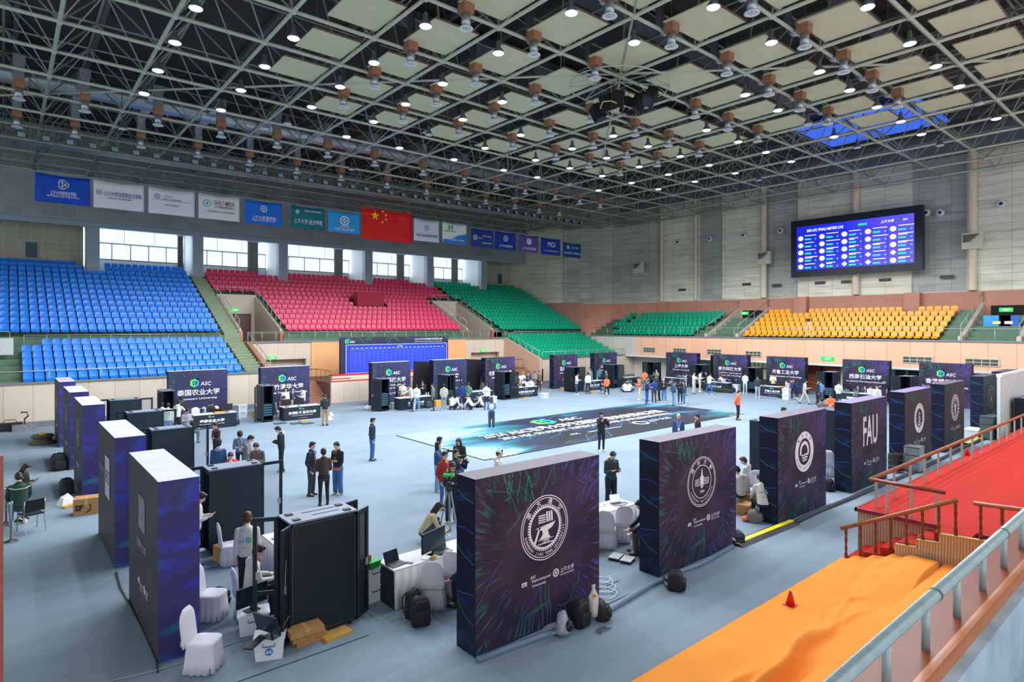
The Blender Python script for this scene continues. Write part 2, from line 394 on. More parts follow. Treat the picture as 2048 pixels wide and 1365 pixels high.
for i in range(5):
    xa, xb = colx[i] + .75, colx[i + 1] + .1
    struct(MB().box(xa, xb, 61.5, 61.7, 9.3, 11.05).build('wall_window_sill', WHITEW))
    f = struct(MB().box(xa, xb, 61.5, 61.62, 12.35, 12.47).box(xa, xb, 61.5, 61.62, 11.0, 11.08).box(xa, xb, 61.5, 61.62, 13.6, 13.7).build('window_%d' % (i + 1), FRAMEW))
    n = 5
    mu = MB(); mv = MB()
    for k in range(n + 1):
        x = xa + (xb - xa) * k / n; mu.box(x - .045, x + .045, 61.5, 61.62, 11.05, 12.4)
    for k in range(4): x = xa + (xb - xa) * k / 3; mv.box(x - .02, x + .02, 61.52, 61.6, 12.4, 13.65)
    mu.build('window_mullions', FRAMEW, f); mv.build('window_glazing_bars', FRAMEW, f)
    MB().face([(xa, 61.56, 11.05), (xb, 61.56, 11.05), (xb, 61.56, 13.65), (xa, 61.56, 13.65)]).build('window_pane', GLASS, f)
    cw = .45 if i == 0 else 1.0
    cx0 = xb - cw - (.05 if i == 0 else .75); rings = []
    for z in (9.8, 11.5, 13.5):
        top = [(cx0 + cw * k / 24, 61.3 + .06 * math.sin(k * 1.9), z) for k in range(25)]
        rings.append(top + [(x, y + .02, z) for x, y, _ in reversed(top)])
    c = MB().loft(rings).build('curtain', CURT)
    struct(MB().box(cx0 - .1, cx0 + cw + .1, 61.2, 61.5, 13.5, 13.7).build('trim_curtain_pelmet', FRAMEW))
    tag(c, 'gathered grey curtain at the %s of the five high windows, counting from the blue seats' % ['first', 'second', 'third', 'fourth', 'fifth'][i], 'curtain', 'curtains at the high windows')
# --- the end wall: polygon in plan
def seg_wall(name, p, q, z0, z1, m, th=.25):
    dx, dy = q[0] - p[0], q[1] - p[1]; l = math.hypot(dx, dy); nx, ny = dy / l * th, -dx / l * th
    o = MB().prism([p, q, (q[0] - nx, q[1] - ny), (p[0] - nx, p[1] - ny)], z0, z1).build(name, m); return struct(o)
pts = [(50.35, 60.2), (52.1, 52.35), (55.5, 47.5), (56.95, 41.5), (57.0, 36.7), (57.0, -4)]
seg_wall('wall_end_corner', pts[1], pts[0], 8.05, 20.4, CREAM); seg_wall('wall_end_corner', pts[2], pts[1], 8.05, 20.4, GREYT)
seg_wall('wall_end_corner', pts[3], pts[2], 8.05, 20.4, GREYT); seg_wall('wall_end_corner', pts[4], pts[3], 8.05, 20.4, CREAM)
for a, b_ in zip(pts[:-1], pts[1:]): seg_wall('wall_end_band', b_, a, 3.5, 8.02, BRICKR, .5)
for a, b_ in zip(pts[1:-1], pts[2:]): seg_wall('trim_end_ledge', (b_[0] - .25, b_[1]), (a[0] - .25, a[1]), 7.85, 8.1, CREAM, .1)
ys = [on_x(x, 500, 57)[0] for x in (1277, 1323, 1393, 1447, 1531, 1598, 1825, 1935, 2048)]
ys[0] = 41.0; cols_ = [GREYT, CREAM, GREYT, CREAM, GREYT, CREAM, GREYT, CREAM]
struct(MB().box(57.0, 57.3, -4, 41, 8.05, 20.4).build('wall_end', GREYT))
for (a, b_), mm in zip(zip(ys[1:], ys[2:] + [-4]), cols_[1:] + [CREAM]):
    if mm is CREAM: struct(MB().box(56.75, 57.0, b_, a, 8.1, 18.7).build('wall_end_panel', CREAM))
PIPE = mat('cream_pipe', (214, 200, 176), .5)
for px in (1323, 1391, 1527, 1711, 1944):
    Y = on_x(px, 500, 56.4)[0]
    tag(MB().tube((56.42, Y, 8.1), (56.42, Y, 18.6), .3 if px > 1400 else .18, 12).build('downpipe', PIPE), {1323: 'cream pipe on end wall, nearest the green seats corner', 1391: 'second cream pipe on end wall from the green seats corner', 1527: 'cream pipe on end wall just before the video screen', 1711: 'cream pipe running down behind the video screen', 1944: 'cream pipe on end wall beyond the video screen'}[px], 'pipe', 'round pipes on the end wall')
for px in (1229, 1330, 1605, 1827):
    Y = on_x(px, 600, 56.4)[0]
    struct(MB().box(55.9, 57, Y - .55, Y + .55, 5.2, 8.05).build('column_end', BRICKR))
# roll-shaped corner block beside the green seats
struct(MB().box(50.25, 50.6, 47.6, 60, 1.5, 8.1).build('wall_end_side', mat('brown_side_wall', (176, 124, 106), .7)))
struct(MB().box(50.2, 51.3, 41.3, 47.6, 1.2, 4.15).build('wall_corner_block', WHITEW))
# far end stand: front wall, soffit, back wall of the arcade
struct(MB().box(50.0, 50.25, -3, 39.6, 2.35, 4.3).build('wall_end_front', PEACH))
struct(MB().box(50.0, 50.25, 39.6, 45.9, 2.35, 4.3).build('wall_end_front_pale', WOODY))
struct(MB().box(49.9, 50.35, -3, 45.9, 4.3, 4.4).build('trim_end_front', COPING))
struct(MB().box(49.95, 51.6, -3, 41.1, 2.22, 2.36).build('trim_end_soffit', WHITEW))
struct(MB().box(51.5, 51.7, -3, 41.2, 0, 2.3).build('wall_end_arcade', WOODY))
P_ = MB()
for k in range(6): P_.box(50.25 + .88 * k, 57.2, -3, 47, 3.6 if k == 0 else 4.22 + .385 * (k - 1), 4.22 + .385 * k)
for i in range(12):
    P_.cur = 0
struct(P_.build('floor_end_terrace', STEPG))
# arcade openings
def arc_box(name, x0, x1, z0, z1, m, th=.12, X=51.5):
    a, b_ = on_x(x0, 750, X)[0], on_x(x1, 750, X)[0]
    return MB().box(X - th, X, min(a, b_), max(a, b_), z0, z1).build(name, m)
o = struct(arc_box('door_3', 1611, 1681, 0, 2.2, mat('reddish_wood_door', (140, 74, 48), .45, var=.15, scale=3)))
arc = arc_box('door_frame', 1643, 1646, 0, 2.2, mat('door_frame_brown', (70, 46, 42), .5), .16); arc.parent = o
o = struct(arc_box('window_6', 1494, 1534, .7, 2.2, mat('backlit_curtain_glass', (170, 176, 130), .5, emit=.25, var=.25, scale=3)))
g = MB()
a, b_ = on_x(1494, 750, 51.4)[0], on_x(1534, 750, 51.4)[0]
for k in range(6): y = b_ + (a - b_) * k / 5; g.box(51.32, 51.4, y - .03, y + .03, .7, 2.2)
g.box(51.32, 51.4, b_, a, 1.6, 1.68); g.build('window_mullions', mat('dark_window_bars', (60, 62, 52), .5), o)
o = struct(arc_box('window_7', 1789, 1840, 0.1, 2.15, DARKV))
g = MB(); a, b_ = on_x(1789, 750, 51.3)[0], on_x(1840, 750, 51.3)[0]
for k in range(11):
    z = .25 + k * .18; g.box(51.25, 51.35, b_, a, z, z + .04)
for k in range(3): y = b_ + (a - b_) * k / 2; g.box(51.22, 51.38, y - .05, y + .05, .1, 2.15)
g.build('window_louvres', mat('pale_louvre', (190, 188, 176), .5), o)
struct(MB().box(50.9, 51.3, on_x(1786, 750, 51)[0], on_x(1778, 750, 51)[0], 0, 2.25).build('column_arcade', WHITEW))
# --- roof: dark deck with purlins
DECK = mat('dark_roof_deck', (58, 54, 52), .8, var=.3, scale=.4)
r = MB().box(-24, 58, -6, 62, 20.4, 20.6).build('ceiling', DECK); struct(r)
P_ = MB()
for i in range(26): P_.box(-22 + 3.2 * i, -21.8 + 3.2 * i, -6, 62, 20.1, 20.4)
struct(P_.build('ceiling_purlins', mat('purlin_steel', (96, 100, 98), .5, .2)))
struct(MB().box(55.5, 57.2, -4, 48, 18.7, 20.4).build('wall_end_top', mat('grey_membrane', (110, 116, 122), .7, var=.1)))
# ---------------------------------------------------------------- railings
def railing(label, pts, h, gap=1.9, rad=.028, mid=None, matl=None, cat='railing', group=None, ends=True, name='railing', prad=None):
    matl = matl or RAILM; prad = prad or rad * .8
    root = empty(name, pts[0], 0, label, cat, group); o0 = Vector(pts[0])
    P = [Vector(p) - o0 for p in pts]; up = Vector((0, 0, h))
    MB().path([p + up for p in P], rad, 7).build('top_rail', matl, root, True)
    if mid: MB().path([p + Vector((0, 0, mid)) for p in P], rad * .6, 5).build('middle_rail', matl, root, True)
    for a, b_ in zip(P, P[1:]):
        n = max(1, round((b_ - a).length / gap))
        for k in range(n + 1):
            if k == n and b_ is not P[-1]: continue
            p = a.lerp(b_, k / n); MB().tube(p, p + up, prad, 6).build('post', matl, root, True)
    return root
railing('long steel railing along the lowest row of blue seats', [(-12, 41.16, 2.38), (13.5, 41.16, 2.38)], .6, 2.4)
railing('steel railing across the middle of the blue seats', [(.95, 46.6, 4.15), (11.9, 46.6, 4.15)], .68, 1.15)
railing('short steel railing at the far left of the blue seats', [(-6, 46.6, 4.15), (.3, 46.6, 4.15)], .9, 1.15)
railing('steel railing sloping down the stair between blue seats and centre wall', [(13.66, 46.2, 4.25), (13.66, 41.3, 2.4)], .65, 1.0)
railing('steel railing along the walkway under the red seats', [(13.7, 46.4, 4.2), (38.0, 46.4, 4.2)], .72, 1.0, mid=.62)
railing('steel railing sloping down beside the lower green seats', [(37.96, 46.2, 4.25), (37.96, 41.3, 2.4)], .65, 1.0)
railing('steel railing along the lowest row of green seats', [(38.2, 41.16, 2.38), (50.2, 41.16, 2.38)], .6, 1.5)
railing('steel railing across the middle of the green seats', [(39.3, 46.6, 4.15), (49.2, 46.6, 4.15)], .68, 1.15)
railing('long steel railing on top of the peach end wall', [(50.15, 45.6, 4.38), (50.15, -1, 4.38)], .82, 1.9)
for nm, xa, xb in (('beside the blue seats', 13.4, 16.42), ('beside the green seats', 34.06, 37.1)):
    railing('steel railing around the exit opening ' + nm, [(xa, 47.4, 5.2), (xa, 53.5, 7.9), (xb, 53.5, 7.9), (xb, 47.4, 5.2)], .68, 1.1)
# fascia at the far left exit
struct(MB().box(-8, .45, 44.6, 45.0, 3.75, 4.7).build('wall_exit_fascia', mat('white_fascia', (196, 198, 200), .6)))
# stairs and sloping walls on the end stand
def end_vomit(px_a, px_b, idx, exit_px):
    a = on_x(px_a, 655, 50.6)[0]; b_ = on_x(px_b, 655, 50.6)[0]; P_ = MB()
    for y in (a, b_):
        poly = [(50.4, 4.2), (56.5, 4.2), (56.5, 7.2), (50.9, 4.7), (50.4, 4.7)]
        vs = [(x, y, z) for x, z in poly] + [(x, y + .25, z) for x, z in poly]
        P_.mesh(vs, [(0, 1, 2, 3, 4), (9, 8, 7, 6, 5)] + [(i, (i + 1) % 5, 5 + (i + 1) % 5, 5 + i) for i in range(5)])
    struct(P_.build('wall_end_exit', SIDEW))
    lo, hi = min(a, b_) + .25, max(a, b_)
    struct(MB().box(56.2, 56.5, lo, hi, 4.2, 8.0).build('wall_end_exit_back', BRICKR))
    struct(MB().box(56.1, 56.25, lo + .4, hi - .4, 4.7, 6.9).build('door_%d' % idx, DARKV))
    for y, w_ in ((a + .12, 'nearer the green seats' if idx == 4 else 'next to the orange seats'), (b_ + .12, 'nearer the orange seats' if idx == 4 else 'at the edge of the picture')):
        railing('steel handrail climbing the end stand exit, ' + w_, [(50.6, y, 4.75), (56.4, y, 7.2)], .7, 1.4)
end_vomit(1416, 1478, 4, 0); end_vomit(1926, 2044, 5, 0)
# hmm: aisles
for y0, y1 in ((28.2, 29.4), (12.2, 13.4)):
    P_ = MB()
    for i in range(13): P_.box(50.4 + .44 * i, 50.84 + .44 * i, y0, y1, 3.9, 4.3 + .192 * i)
    struct(P_.build('floor_end_aisle', STEPG))

railing('brown wooden railing at the left stair of the stage', [(17.45, 40.5, 1.46), (17.45, 42.9, 1.46), (14.4, 42.95, 1.46)], .8, .8, matl=mat('brown_wood_rail', (134, 84, 54), .4))
railing('brown wooden railing at the right stair of the stage', [(32.95, 40.5, 1.46), (32.95, 42.9, 1.46), (37.4, 42.95, 1.46)], .8, .8, matl=mat('brown_wood_rail', (134, 84, 54), .4))
t = empty('stage_desk', (17.7, 40.75, 1.44), 0, 'long low desk with red top and red base line along the stage edge', 'desk')
MB().box(0, 15.1, 0, .45, 0, .42).build('desk_front', mat('cream_desk', (222, 196, 172), .6), t); MB().box(-.02, 15.12, -.03, .5, .42, .5).box(0, 15.1, -.02, 0, .0, .07).box(0, 1.4, -.02, 0, .18, .24).build('red_edges', mat('red_desk_edge', (206, 30, 44), .5), t)

for px, py, lab, w in ((62, 500, 'dark framed board on the tiled wall above the left blue seats', .9), (1000, 558, 'dark framed board on the tiled wall above the upper green seats', .8)):
    t_ = (px - 1024) / FPX; X = (59.9 * RT[1] - t_ * 59.9 * FW[1]) / (t_ * FW[0] - RT[0]); d = X * FW[0] + 59.9 * FW[1]; Z = CH - (py - HY) * d / FPX
    t = empty('notice_board', (X, 59.94, Z), 0, lab, 'board'); MB().box(-w / 2, w / 2, 0, .06, -.7, .7).build('board_frame', mat('pale_board_frame', (150, 160, 156), .5), t); MB().box(-w / 2 + .12, w / 2 - .06, -.01, 0, -.6, .6).build('board_face', mat('teal_dark_face', (44, 74, 82), .4), t)
for px, w, lab in ((1994, 1.5, 'light blue and white information banner in the exit opening at the far right'), (2018, 1.1, 'dark blue information banner at the far right, beside the lighter one')):
    Y, Z = on_x(px, 640, 53.0); t = empty('information_banner', (53.0, Y, 4.22), -PI / 2, lab, 'banner'); MB().box(-w / 2, w / 2, 0, .05, 0.05, 1.9).build('banner_sheet', mat('banner_blue_%d' % px, (40, 150, 220) if px < 2000 else (24, 96, 180), .5, var=.2, scale=1), t)
    MB().box(-.25, .2, -.01, 0, 1.3, 1.5).box(-.4, .4, -.01, 0, .4, .45).build('printed_marks', mat('pale_yellow_print', (220, 214, 90), .5) if px < 2000 else WHITE, t); MB().box(-w / 2, w / 2, -.1, .15, 0, .05).build('base', DARKPL, t)
# ================================================================ stadium seats
def seat_mesh(name, m):
    b = MB(); prof = [(-.21, .33, .17), (-.215, .39, .205), (-.1, .40, .215), (.08, .385, .215), (.15, .43, .21), (.19, .60, .215), (.215, .74, .20), (.22, .79, .15)]
    rings = []
    for y, z, w in prof:
        rings.append((y, z, w))
    top = []; n = len(rings); vs = []; fs = []
    for y, z, w in rings:
        for fx in (-1, -.5, 0, .5, 1): vs.append((fx * w, y + (.02 * (1 - fx * fx) if z > .45 else 0), z - (.015 * (1 - fx * fx) if z < .42 else 0)))
    for y, z, w in rings:
        dy, dz = (.0, -.05) if z < .42 else (.045, -.02)
        for fx in (-1, -.5, 0, .5, 1): vs.append((fx * w, y + dy, z + dz))
    K = 5 * n
    for k in range(n - 1):
        for i in range(4):
            a = k * 5 + i; fs.append((a, a + 1, a + 6, a + 5)); a += K; fs.append((a, a + 5, a + 6, a + 1))
        fs.append((k * 5, (k + 1) * 5, K + (k + 1) * 5, K + k * 5)); fs.append((k * 5 + 4, K + k * 5 + 4, K + (k + 1) * 5 + 4, (k + 1) * 5 + 4))
    for i in range(4): fs.append((i, K + i, K + i + 1, i + 1)); a = (n - 1) * 5 + i; fs.append((a, a + 1, K + a + 1, K + a))
    b.mesh(vs, fs); b.cur = 1; b.box(-.03, .03, -.05, .08, 0, .34); b.box(-.2, .2, -.02, .03, .30, .34)
    return b.data(name, [m, DARKPL])
ORD = ['first', 'second', 'third', 'fourth', 'fifth', 'sixth', 'seventh', 'eighth', 'ninth', 'tenth', 'eleventh', 'twelfth', 'thirteenth', 'fourteenth',
       'fifteenth', 'sixteenth', 'seventeenth', 'eighteenth', 'nineteenth', 'twentieth']
def nth(n):
    if n < 20: return ORD[n]
    tens = ['twenty', 'thirty', 'forty', 'fifty', 'sixty', 'seventy'][(n + 1) // 10 - 2]; u = (n + 1) % 10
    return (tens[:-1] + 'ieth') if u == 0 else tens + '-' + ORD[u - 1]
def in_frame(x, y, z):
    d = x * FW[0] + y * FW[1]; l = x * RT[0] + y * RT[1]
    if d < 1: return None
    px = 1024 + FPX * l / d; py = HY - FPX * (z - CH) / d
    return d if (-15 < px < 2063 and -10 < py < 1370) else None
def put_seats(colour, plastic, spots, group):
    """spots: (x, y, z, heading, row text, seat text); the 300 nearest are things, the rest one object"""
    me = seat_mesh(colour + '_seat', plastic)
    spots = [s for s in spots if not (s[1] > 57 and any(c - .25 < s[0] < c + 1.1 for c in colx)) and not (abs(s[0] - 26.3) < 1.6 and 51.4 < s[1] < 53.1)]
    sp = [(in_frame(s[0], s[1], s[2]), s) for s in spots]; sp = sorted([q for q in sp if q[0]], key=lambda q: q[0])
    for d, (x, y, z, a, row, seat) in sp[:300]:
        o = bpy.data.objects.new(colour + '_stadium_chair', me); COL.objects.link(o); o.location = (x, y, z); o.rotation_euler = (0, 0, a)
        tag(o, '%s plastic seat, %s, %s' % (colour, row, seat), 'seat', group)
    rest = sp[300:]
    if rest:
        V = [tuple(v.co) for v in me.vertices]; F = [tuple(p.vertices) for p in me.polygons]; MI = [p.material_index for p in me.polygons]
        b = MB()
        for d, (x, y, z, a, _, _) in rest:
            c, s = math.cos(a), math.sin(a); n = len(b.v)
            b.v += [(x + c * v[0] - s * v[1], y + s * v[0] + c * v[1], z + v[2]) for v in V]
            b.f += [tuple(n + i for i in f) for f in F]; b.m += MI
        tag(b.build(colour + '_stadium_chairs', list(me.materials)), 'remaining %s plastic seats filling the upper rows of that block' % colour, 'seats', kind='stuff')
def zup(k): return 4.74 + .414 * k
def yup(k): return 47.4 + .89 * k
blue, red, green, orange = [], [], [], []
P_ = .487
def row(dst, x0, x1, y, z, rt, frm, rev=False, pitch=P_):
    n = int(round((x1 - x0) / pitch)); 
    for i in range(n + 1):
        x = x1 - i * pitch if rev else x0 + i * pitch
        dst.append((x, y, z, 0, rt, '%s seat from %s' % (nth(i), frm)))
for r in range(6):
    row(blue, .95 if r < 5 else 2.0, 11.75, 41.72 + .86 * r, 2.08 + .352 * r, '%s row of lower block' % nth(r), 'centre stair', True)
for k in range(12):
    row(blue, -9, 11.75, yup(k), zup(k), '%s row of upper block' % nth(k), 'centre stair', True)
for k, (y, z) in enumerate(((58.2, 9.36), (59.1, 9.75))):
    row(blue, -7, 4.7 - .5 * k, y, z, ('lower' if k == 0 else 'top') + ' row at the tiled wall', 'column', True)
    row(blue, 6.1, 11.9, y, z, ('lower' if k == 0 else 'top') + ' row in the window bay', 'column', True)
for k in range(12):
    if k < 8: row(red, 17.1 if k < 7 else 16.8, 33.2, yup(k), zup(k), '%s row up' % nth(k), 'left stair')
    else: row(red, 13.6, 36.6, yup(k), zup(k), '%s row up' % nth(k), 'left stair')
for bi, (a, b_) in enumerate(((14.2, 18.6), (20.9, 27.6), (29.6, 35.2))):
    for k, (y, z) in enumerate(((58.2, 9.36), (59.1, 9.75))):
        row(red, a, b_ - .5 * k, y, z, ('lower' if k == 0 else 'top') + ' row, %s red window bay' % ORD[bi], 'the column')
for r in range(6):
    row(green, 38.4, 49.0 - (.0 if r < 5 else .6), 41.72 + .86 * r, 2.08 + .352 * r, '%s row of lower side block' % nth(r), 'sloping rail')
for k in range(12):
    row(green, 38.5 if k < 8 else 37.5, 49.9, yup(k), zup(k), '%s row of upper side block' % nth(k), 'exit stair')
for k, (y, z) in enumerate(((58.2, 9.36), (59.1, 9.75))):
    row(green, 37.2, 43.1, y, z, ('lower' if k == 0 else 'top') + ' row in the last window bay', 'the column')
    row(green, 44.6, 49.8, y, z, ('lower' if k == 0 else 'top') + ' row at the tiled wall', 'column')
def xrow(dst, y0, y1, k, rt, frm, pitch=.53, skip=()):
    n = int(round((y1 - y0) / pitch))
    for i in range(n + 1):
        y = y1 - i * pitch
        if any(a < y < b_ for a, b_ in skip): continue
        dst.append((50.75 + .88 * k, y, 4.22 + .385 * k, -PI / 2, rt, '%s seat from %s' % (nth(i), frm)))
for k in range(6):
    xrow(green, 33.6 - .15 * k, 44.6 if k > 1 else 43.2, k, '%s row of end stand' % nth(k), 'corner', skip=((43.3 - .0, 44.0),) if k > 2 else ())
    sk = [(on_x(1843, 620, 56.4)[0] - .3, on_x(1812, 620, 56.4)[0] + .1), (on_x(1618, 620, 56.4)[0] - .2, on_x(1590, 620, 56.4)[0] + .1)] if k == 5 else []
    xrow(orange, 13.6, 28.0, k, '%s row up' % nth(k), 'exit side', skip=sk)
put_seats('blue', mat('blue_seat_plastic', (0, 122, 228), .35, var=.03), blue, 'blue seats of the side stand')
put_seats('red', mat('red_seat_plastic', (206, 56, 94), .38, var=.05, scale=.6), red, 'red seats of the side stand')
put_seats('green', mat('green_seat_plastic', (0, 158, 118), .38, var=.04), green, 'green seats near the corner')
put_seats('orange', mat('orange_seat_plastic', (255, 158, 8), .35, var=.03), orange, 'orange seats of the end stand')
# ================================================================ roof frame, lamps, ducts
GX = [-8.2, -4.9, -1.6, 1.65, 4.93, 8.2, 11.45, 14.75, 18.1, 22.03, 26.1, 29.2, 32.45, 35.7, 38.95, 42.2, 45.5, 48.8, 52.1, 55.4]
GY = [-2, 1.3, 4.6, 7.85, 11.15, 14.45, 18.4, 22.3, 25.5, 28.75, 32, 35.25, 38.5, 41.75, 45, 48.3, 51.5, 54.8, 57.2]
TX = [(a + b_) / 2 for a, b_ in zip(GX, GX[1:])]; TY = [(a + b_) / 2 for a, b_ in zip(GY, GY[1:])]
ZB, ZT = 17.0, 19.3
root = empty('roof_frame', (0, 0, ZB), 0, 'grey green steel tube space frame spanning the whole hall under the roof', 'roof frame')
BEAM = mat('beam_paint', (174, 180, 164), .5, .1, var=.08); BEAMD = mat('brace_paint', (140, 145, 133), .5, .1, var=.08)
for x in GX: MB().tube((x, GY[0], 0), (x, GY[-1], 0), .08, 6).build('bottom_chord', BEAM, root, True)
for y in GY: MB().tube((GX[0], y, 0), (GX[-1], y, 0), .08, 6).build('bottom_chord', BEAM, root, True)
for x in TX: MB().tube((x, TY[0], ZT - ZB), (x, TY[-1], ZT - ZB), .055, 5).build('top_chord', BEAMD, root, True)
for y in TY: MB().tube((TX[0], y, ZT - ZB), (TX[-1], y, ZT - ZB), .055, 5).build('top_chord', BEAMD, root, True)
for i, x in enumerate(GX):
    b_ = MB(); b2 = MB()
    for j, y in enumerate(GY):
        b2.ell((x, y, 0), (.14, .14, .14), 8, 5)
        for ii in (i - 1, i):
            for jj in (j - 1, j):
                if 0 <= ii < len(TX) and 0 <= jj < len(TY): b_.tube((x, y, 0), (TX[ii], TY[jj], ZT - ZB), .038, 4, caps=False)
    b_.build('web_braces', BEAMD, root); b2.build('node_joints', BEAM, root, True)
b_ = MB()
b_.tube((GX[2], GY[13], .1), (GX[13], GY[2], .1), .06, 6)
for (x0, y0), (x1, y1) in (((22.03, 18.4), (35.7, 32.0)), ((22.03, 18.4), (8.2, 4.6))): b_.tube((x0, y0, .1), (x1, y1, .1), .05, 6)
b_.build('diagonal_brace', BEAM, root, True)
# acoustic boards
BOARD = mat('cream_acoustic_board', (196, 196, 160), .85, var=.05, scale=1.2); BOARDE = mat('board_edge', (120, 104, 80), .7)
def board(i, j):
    x0, x1, y0, y1 = GX[i], GX[i + 1], GY[j], GY[j + 1]; w, h = x1 - x0, y1 - y0
    cx, cy = x0 + .66 * w, y0 + .6 * h; a, c = .31 * w, .31 * h
    o = MB().box(-a, a, -c, c, 0, .05)
    o.cur = 1; o.box(-a - .02, a + .02, -c - .02, -c, -.01, .07).box(-a - .02, a + .02, c, c + .02, -.01, .07)
    for sx in (-1, 1):
        for sy in (-1, 1): o.tube((sx * a * .8, sy * c * .8, .05), (sx * a * .8, sy * c * .8, 2.2), .012, 4)
    o = o.build('ceiling_board', [BOARD, BOARDE]); o.location = (cx, cy, ZB + .1)
    tag(o, 'cream square ceiling board, %s bay along the hall, %s bay out from the near side' % (nth(i - 5), nth(j)), 'ceiling board', 'suspended ceiling boards')
for i in range(5, 13):
    for j in range(0, 10):
        if (i, j) == (5, 9): continue
        board(i, j)
board(13, 3); board(13, 4)
# hanging lamps
LENS = mat('lit_lamp_lens', (226, 222, 255), .4, emit=9.0, var=0); LENSOFF = mat('unlit_lamp_lens', (190, 196, 204), .3)
HOUS = mat('grey_lamp_housing', (110, 116, 124), .35, .6)
def lamp(x, y, on=True, proto={}):
    k = on
    lab = '%s hanging lamp at the crossing of %s cross beam and %s long beam' % ('lit' if on else 'unlit', nth(min(range(len(GX)), key=lambda i: abs(GX[i] - x))), nth(min(range(len(GY)), key=lambda i: abs(GY[i] - y))))
    if k not in proto:
        t = empty('hanging_lamp', (x, y, 16.0))
        MB().lathe([(.23, .0), (.215, .06), (.15, .17), (.09, .24), (.085, .46), (.05, .5)], 12).build('lamp_housing', HOUS, t, True)
        MB().lathe([(.19, -.025), (.215, 0)], 14).build('lamp_lens', LENS if on else LENSOFF, t)
        MB().tube((0, 0, .48), (0, 0, .95), .012, 4).build('suspension_rod', DARKPL, t)
        proto[k] = t
    else: t = copy_tree(proto[k], None, (x, y, 16.0))
    tag(t, lab, 'lamp', 'hanging lamps of the roof')
    if on:
        l = bpy.data.lights.get('lamp_glow')
        if not l:
            l = bpy.data.lights.new('lamp_glow', 'SPOT'); l.energy = LAMP_W * 4; l.color = (.90, .94, 1.0)
            l.spot_size = math.radians(165); l.spot_blend = .3; l.shadow_soft_size = .25
        o = bpy.data.objects.new('lamp_glow', l); COL.objects.link(o); o.location = (x, y, 15.9)
skip = {(8, 6), (9, 6), (9, 5), (9, 7), (10, 6)}; unlit = {(14, 5), (8, 9), (12, 10), (4, 12), (8, 11), (15, 4), (13, 3), (6, 10), (12, 5)}
for i in range(4, 15):
    for j in range(3, 11):
        if (i, j) in skip or (i < 6 and j < 7) or (i == 6 and j < 6) or (i == 7 and j < 5) or (i == 14 and j > 9): continue
        lamp(GX[i], GY[j], (i, j) not in unlit)
for i, j in ((4, 12), (8, 12), (12, 12), (15, 4), (15, 7)): lamp(GX[i], GY[j], False)
# air outlets
BROWNB = mat('brown_duct_box', (150, 104, 74), .7, var=.1); RINGM = mat('white_outlet_ring', (206, 214, 214), .4)
proto_d = {}
def outlet(x, y, kind, label):
    if kind not in proto_d:
        t = empty('air_outlet', (x, y, 16.2))
        MB().box(-.22, .22, -.22, .22, .55, .95).build('duct_box', BROWNB, t)
        MB().lathe([(.17, .06), (.17, .55)], 12).build('duct_neck', GALV, t, True)
        r = MB(); r.lathe([(.17, .08), (.26, .03), (.27, 0), (.19, 0), (.16, .04)], 14)
        for a in range(4): r.box(-.17, .17, -.015, .015, .02, .04, Matrix.Rotation(a * PI / 4, 4, 'Z'))
        r.build('outlet_ring', RINGM, t, True)
        if kind == 'in':
            e = MB(); e.path([(.1, .2, .75), (.25, .5, .85), (.5, .75, 1.15), (.6, .95, 1.5), (.6, 1.0, 2.6)], .17, 8); e.build('duct_elbow', GALV, t, True)
        else:
            e = MB(); e.box(-.2, .2, -.2, .2, .95, 1.77); e.build('duct_drop', GALV, t)
        proto_d[kind] = t
    else: t = copy_tree(proto_d[kind], None, (x, y, 16.2))
    return tag(t, label, 'air outlet', 'round air outlets under the roof')
for i in range(6, 13):
    for j in range(3, 9):
        if i == 9 and j == 5: continue
        w = GX[i + 1] - GX[i]
        outlet(GX[i] + .44 * w, GY[j + 1] - .42, 'in', 'white ringed air outlet with brown box, %s bay along the hall, %s bay out' % (nth(i - 5), nth(j)))
OX = [-2.6, .58, 3.16, 6.4, 9.55, 12.7, 15.9, 19.2, 23.0, 26.6, 29.7, 32.7, 36.1, 39.1, 41.8]
for k, x in enumerate(OX):
    outlet(x, 37.3, 'out', 'air outlet dropping from the silver branch duct, nearer row, %s along the hall' % nth(k))
    outlet(x, 42.6, 'out', 'air outlet dropping from the silver branch duct, farther row, %s along the hall' % nth(k))
t = empty('air_duct', (0, 40, 18.2), 0, 'long round silver air duct running along the hall above the catwalk', 'air duct')
MB().tube((-20, 0, 0), (50, 0, 0), .48, 14).build('main_duct', GALV, t, True)
b_ = MB()
for i in range(34): b_.lathe([(.5, -.04), (.5, .04)], 14, (0, 0, 0)) if False else b_.tube((-19 + 2 * i, 0, 0), (-18.94 + 2 * i, 0, 0), .5, 14)
b_.build('duct_flanges', mat('duct_flange', (120, 126, 130), .4, .6), t)
for x in OX: MB().box(x - .24, x + .24, -2.9, 2.8, -.22, .12).build('branch_duct', GALV, t)
t = empty('air_duct', (0, 18, 19.75), 0, 'second dark silver air duct above the ceiling boards', 'air duct')
MB().box(6, 40, -.5, .5, -.25, .25).box(6, 40, 6.4, 7.2, -.25, .25).box(6, 40, -7.2, -6.6, -.25, .25).build('main_duct', mat('dull_duct', (104, 104, 112), .5, .5), t)
# skylight strip at the end of the roof
struct(MB().box(44.5, 51.5, 13, 21, 19.9, 20.0).build('window_8', mat('blue_skylight_sheet', (60, 110, 235), .5, emit=.55, var=.3, scale=1.2)))
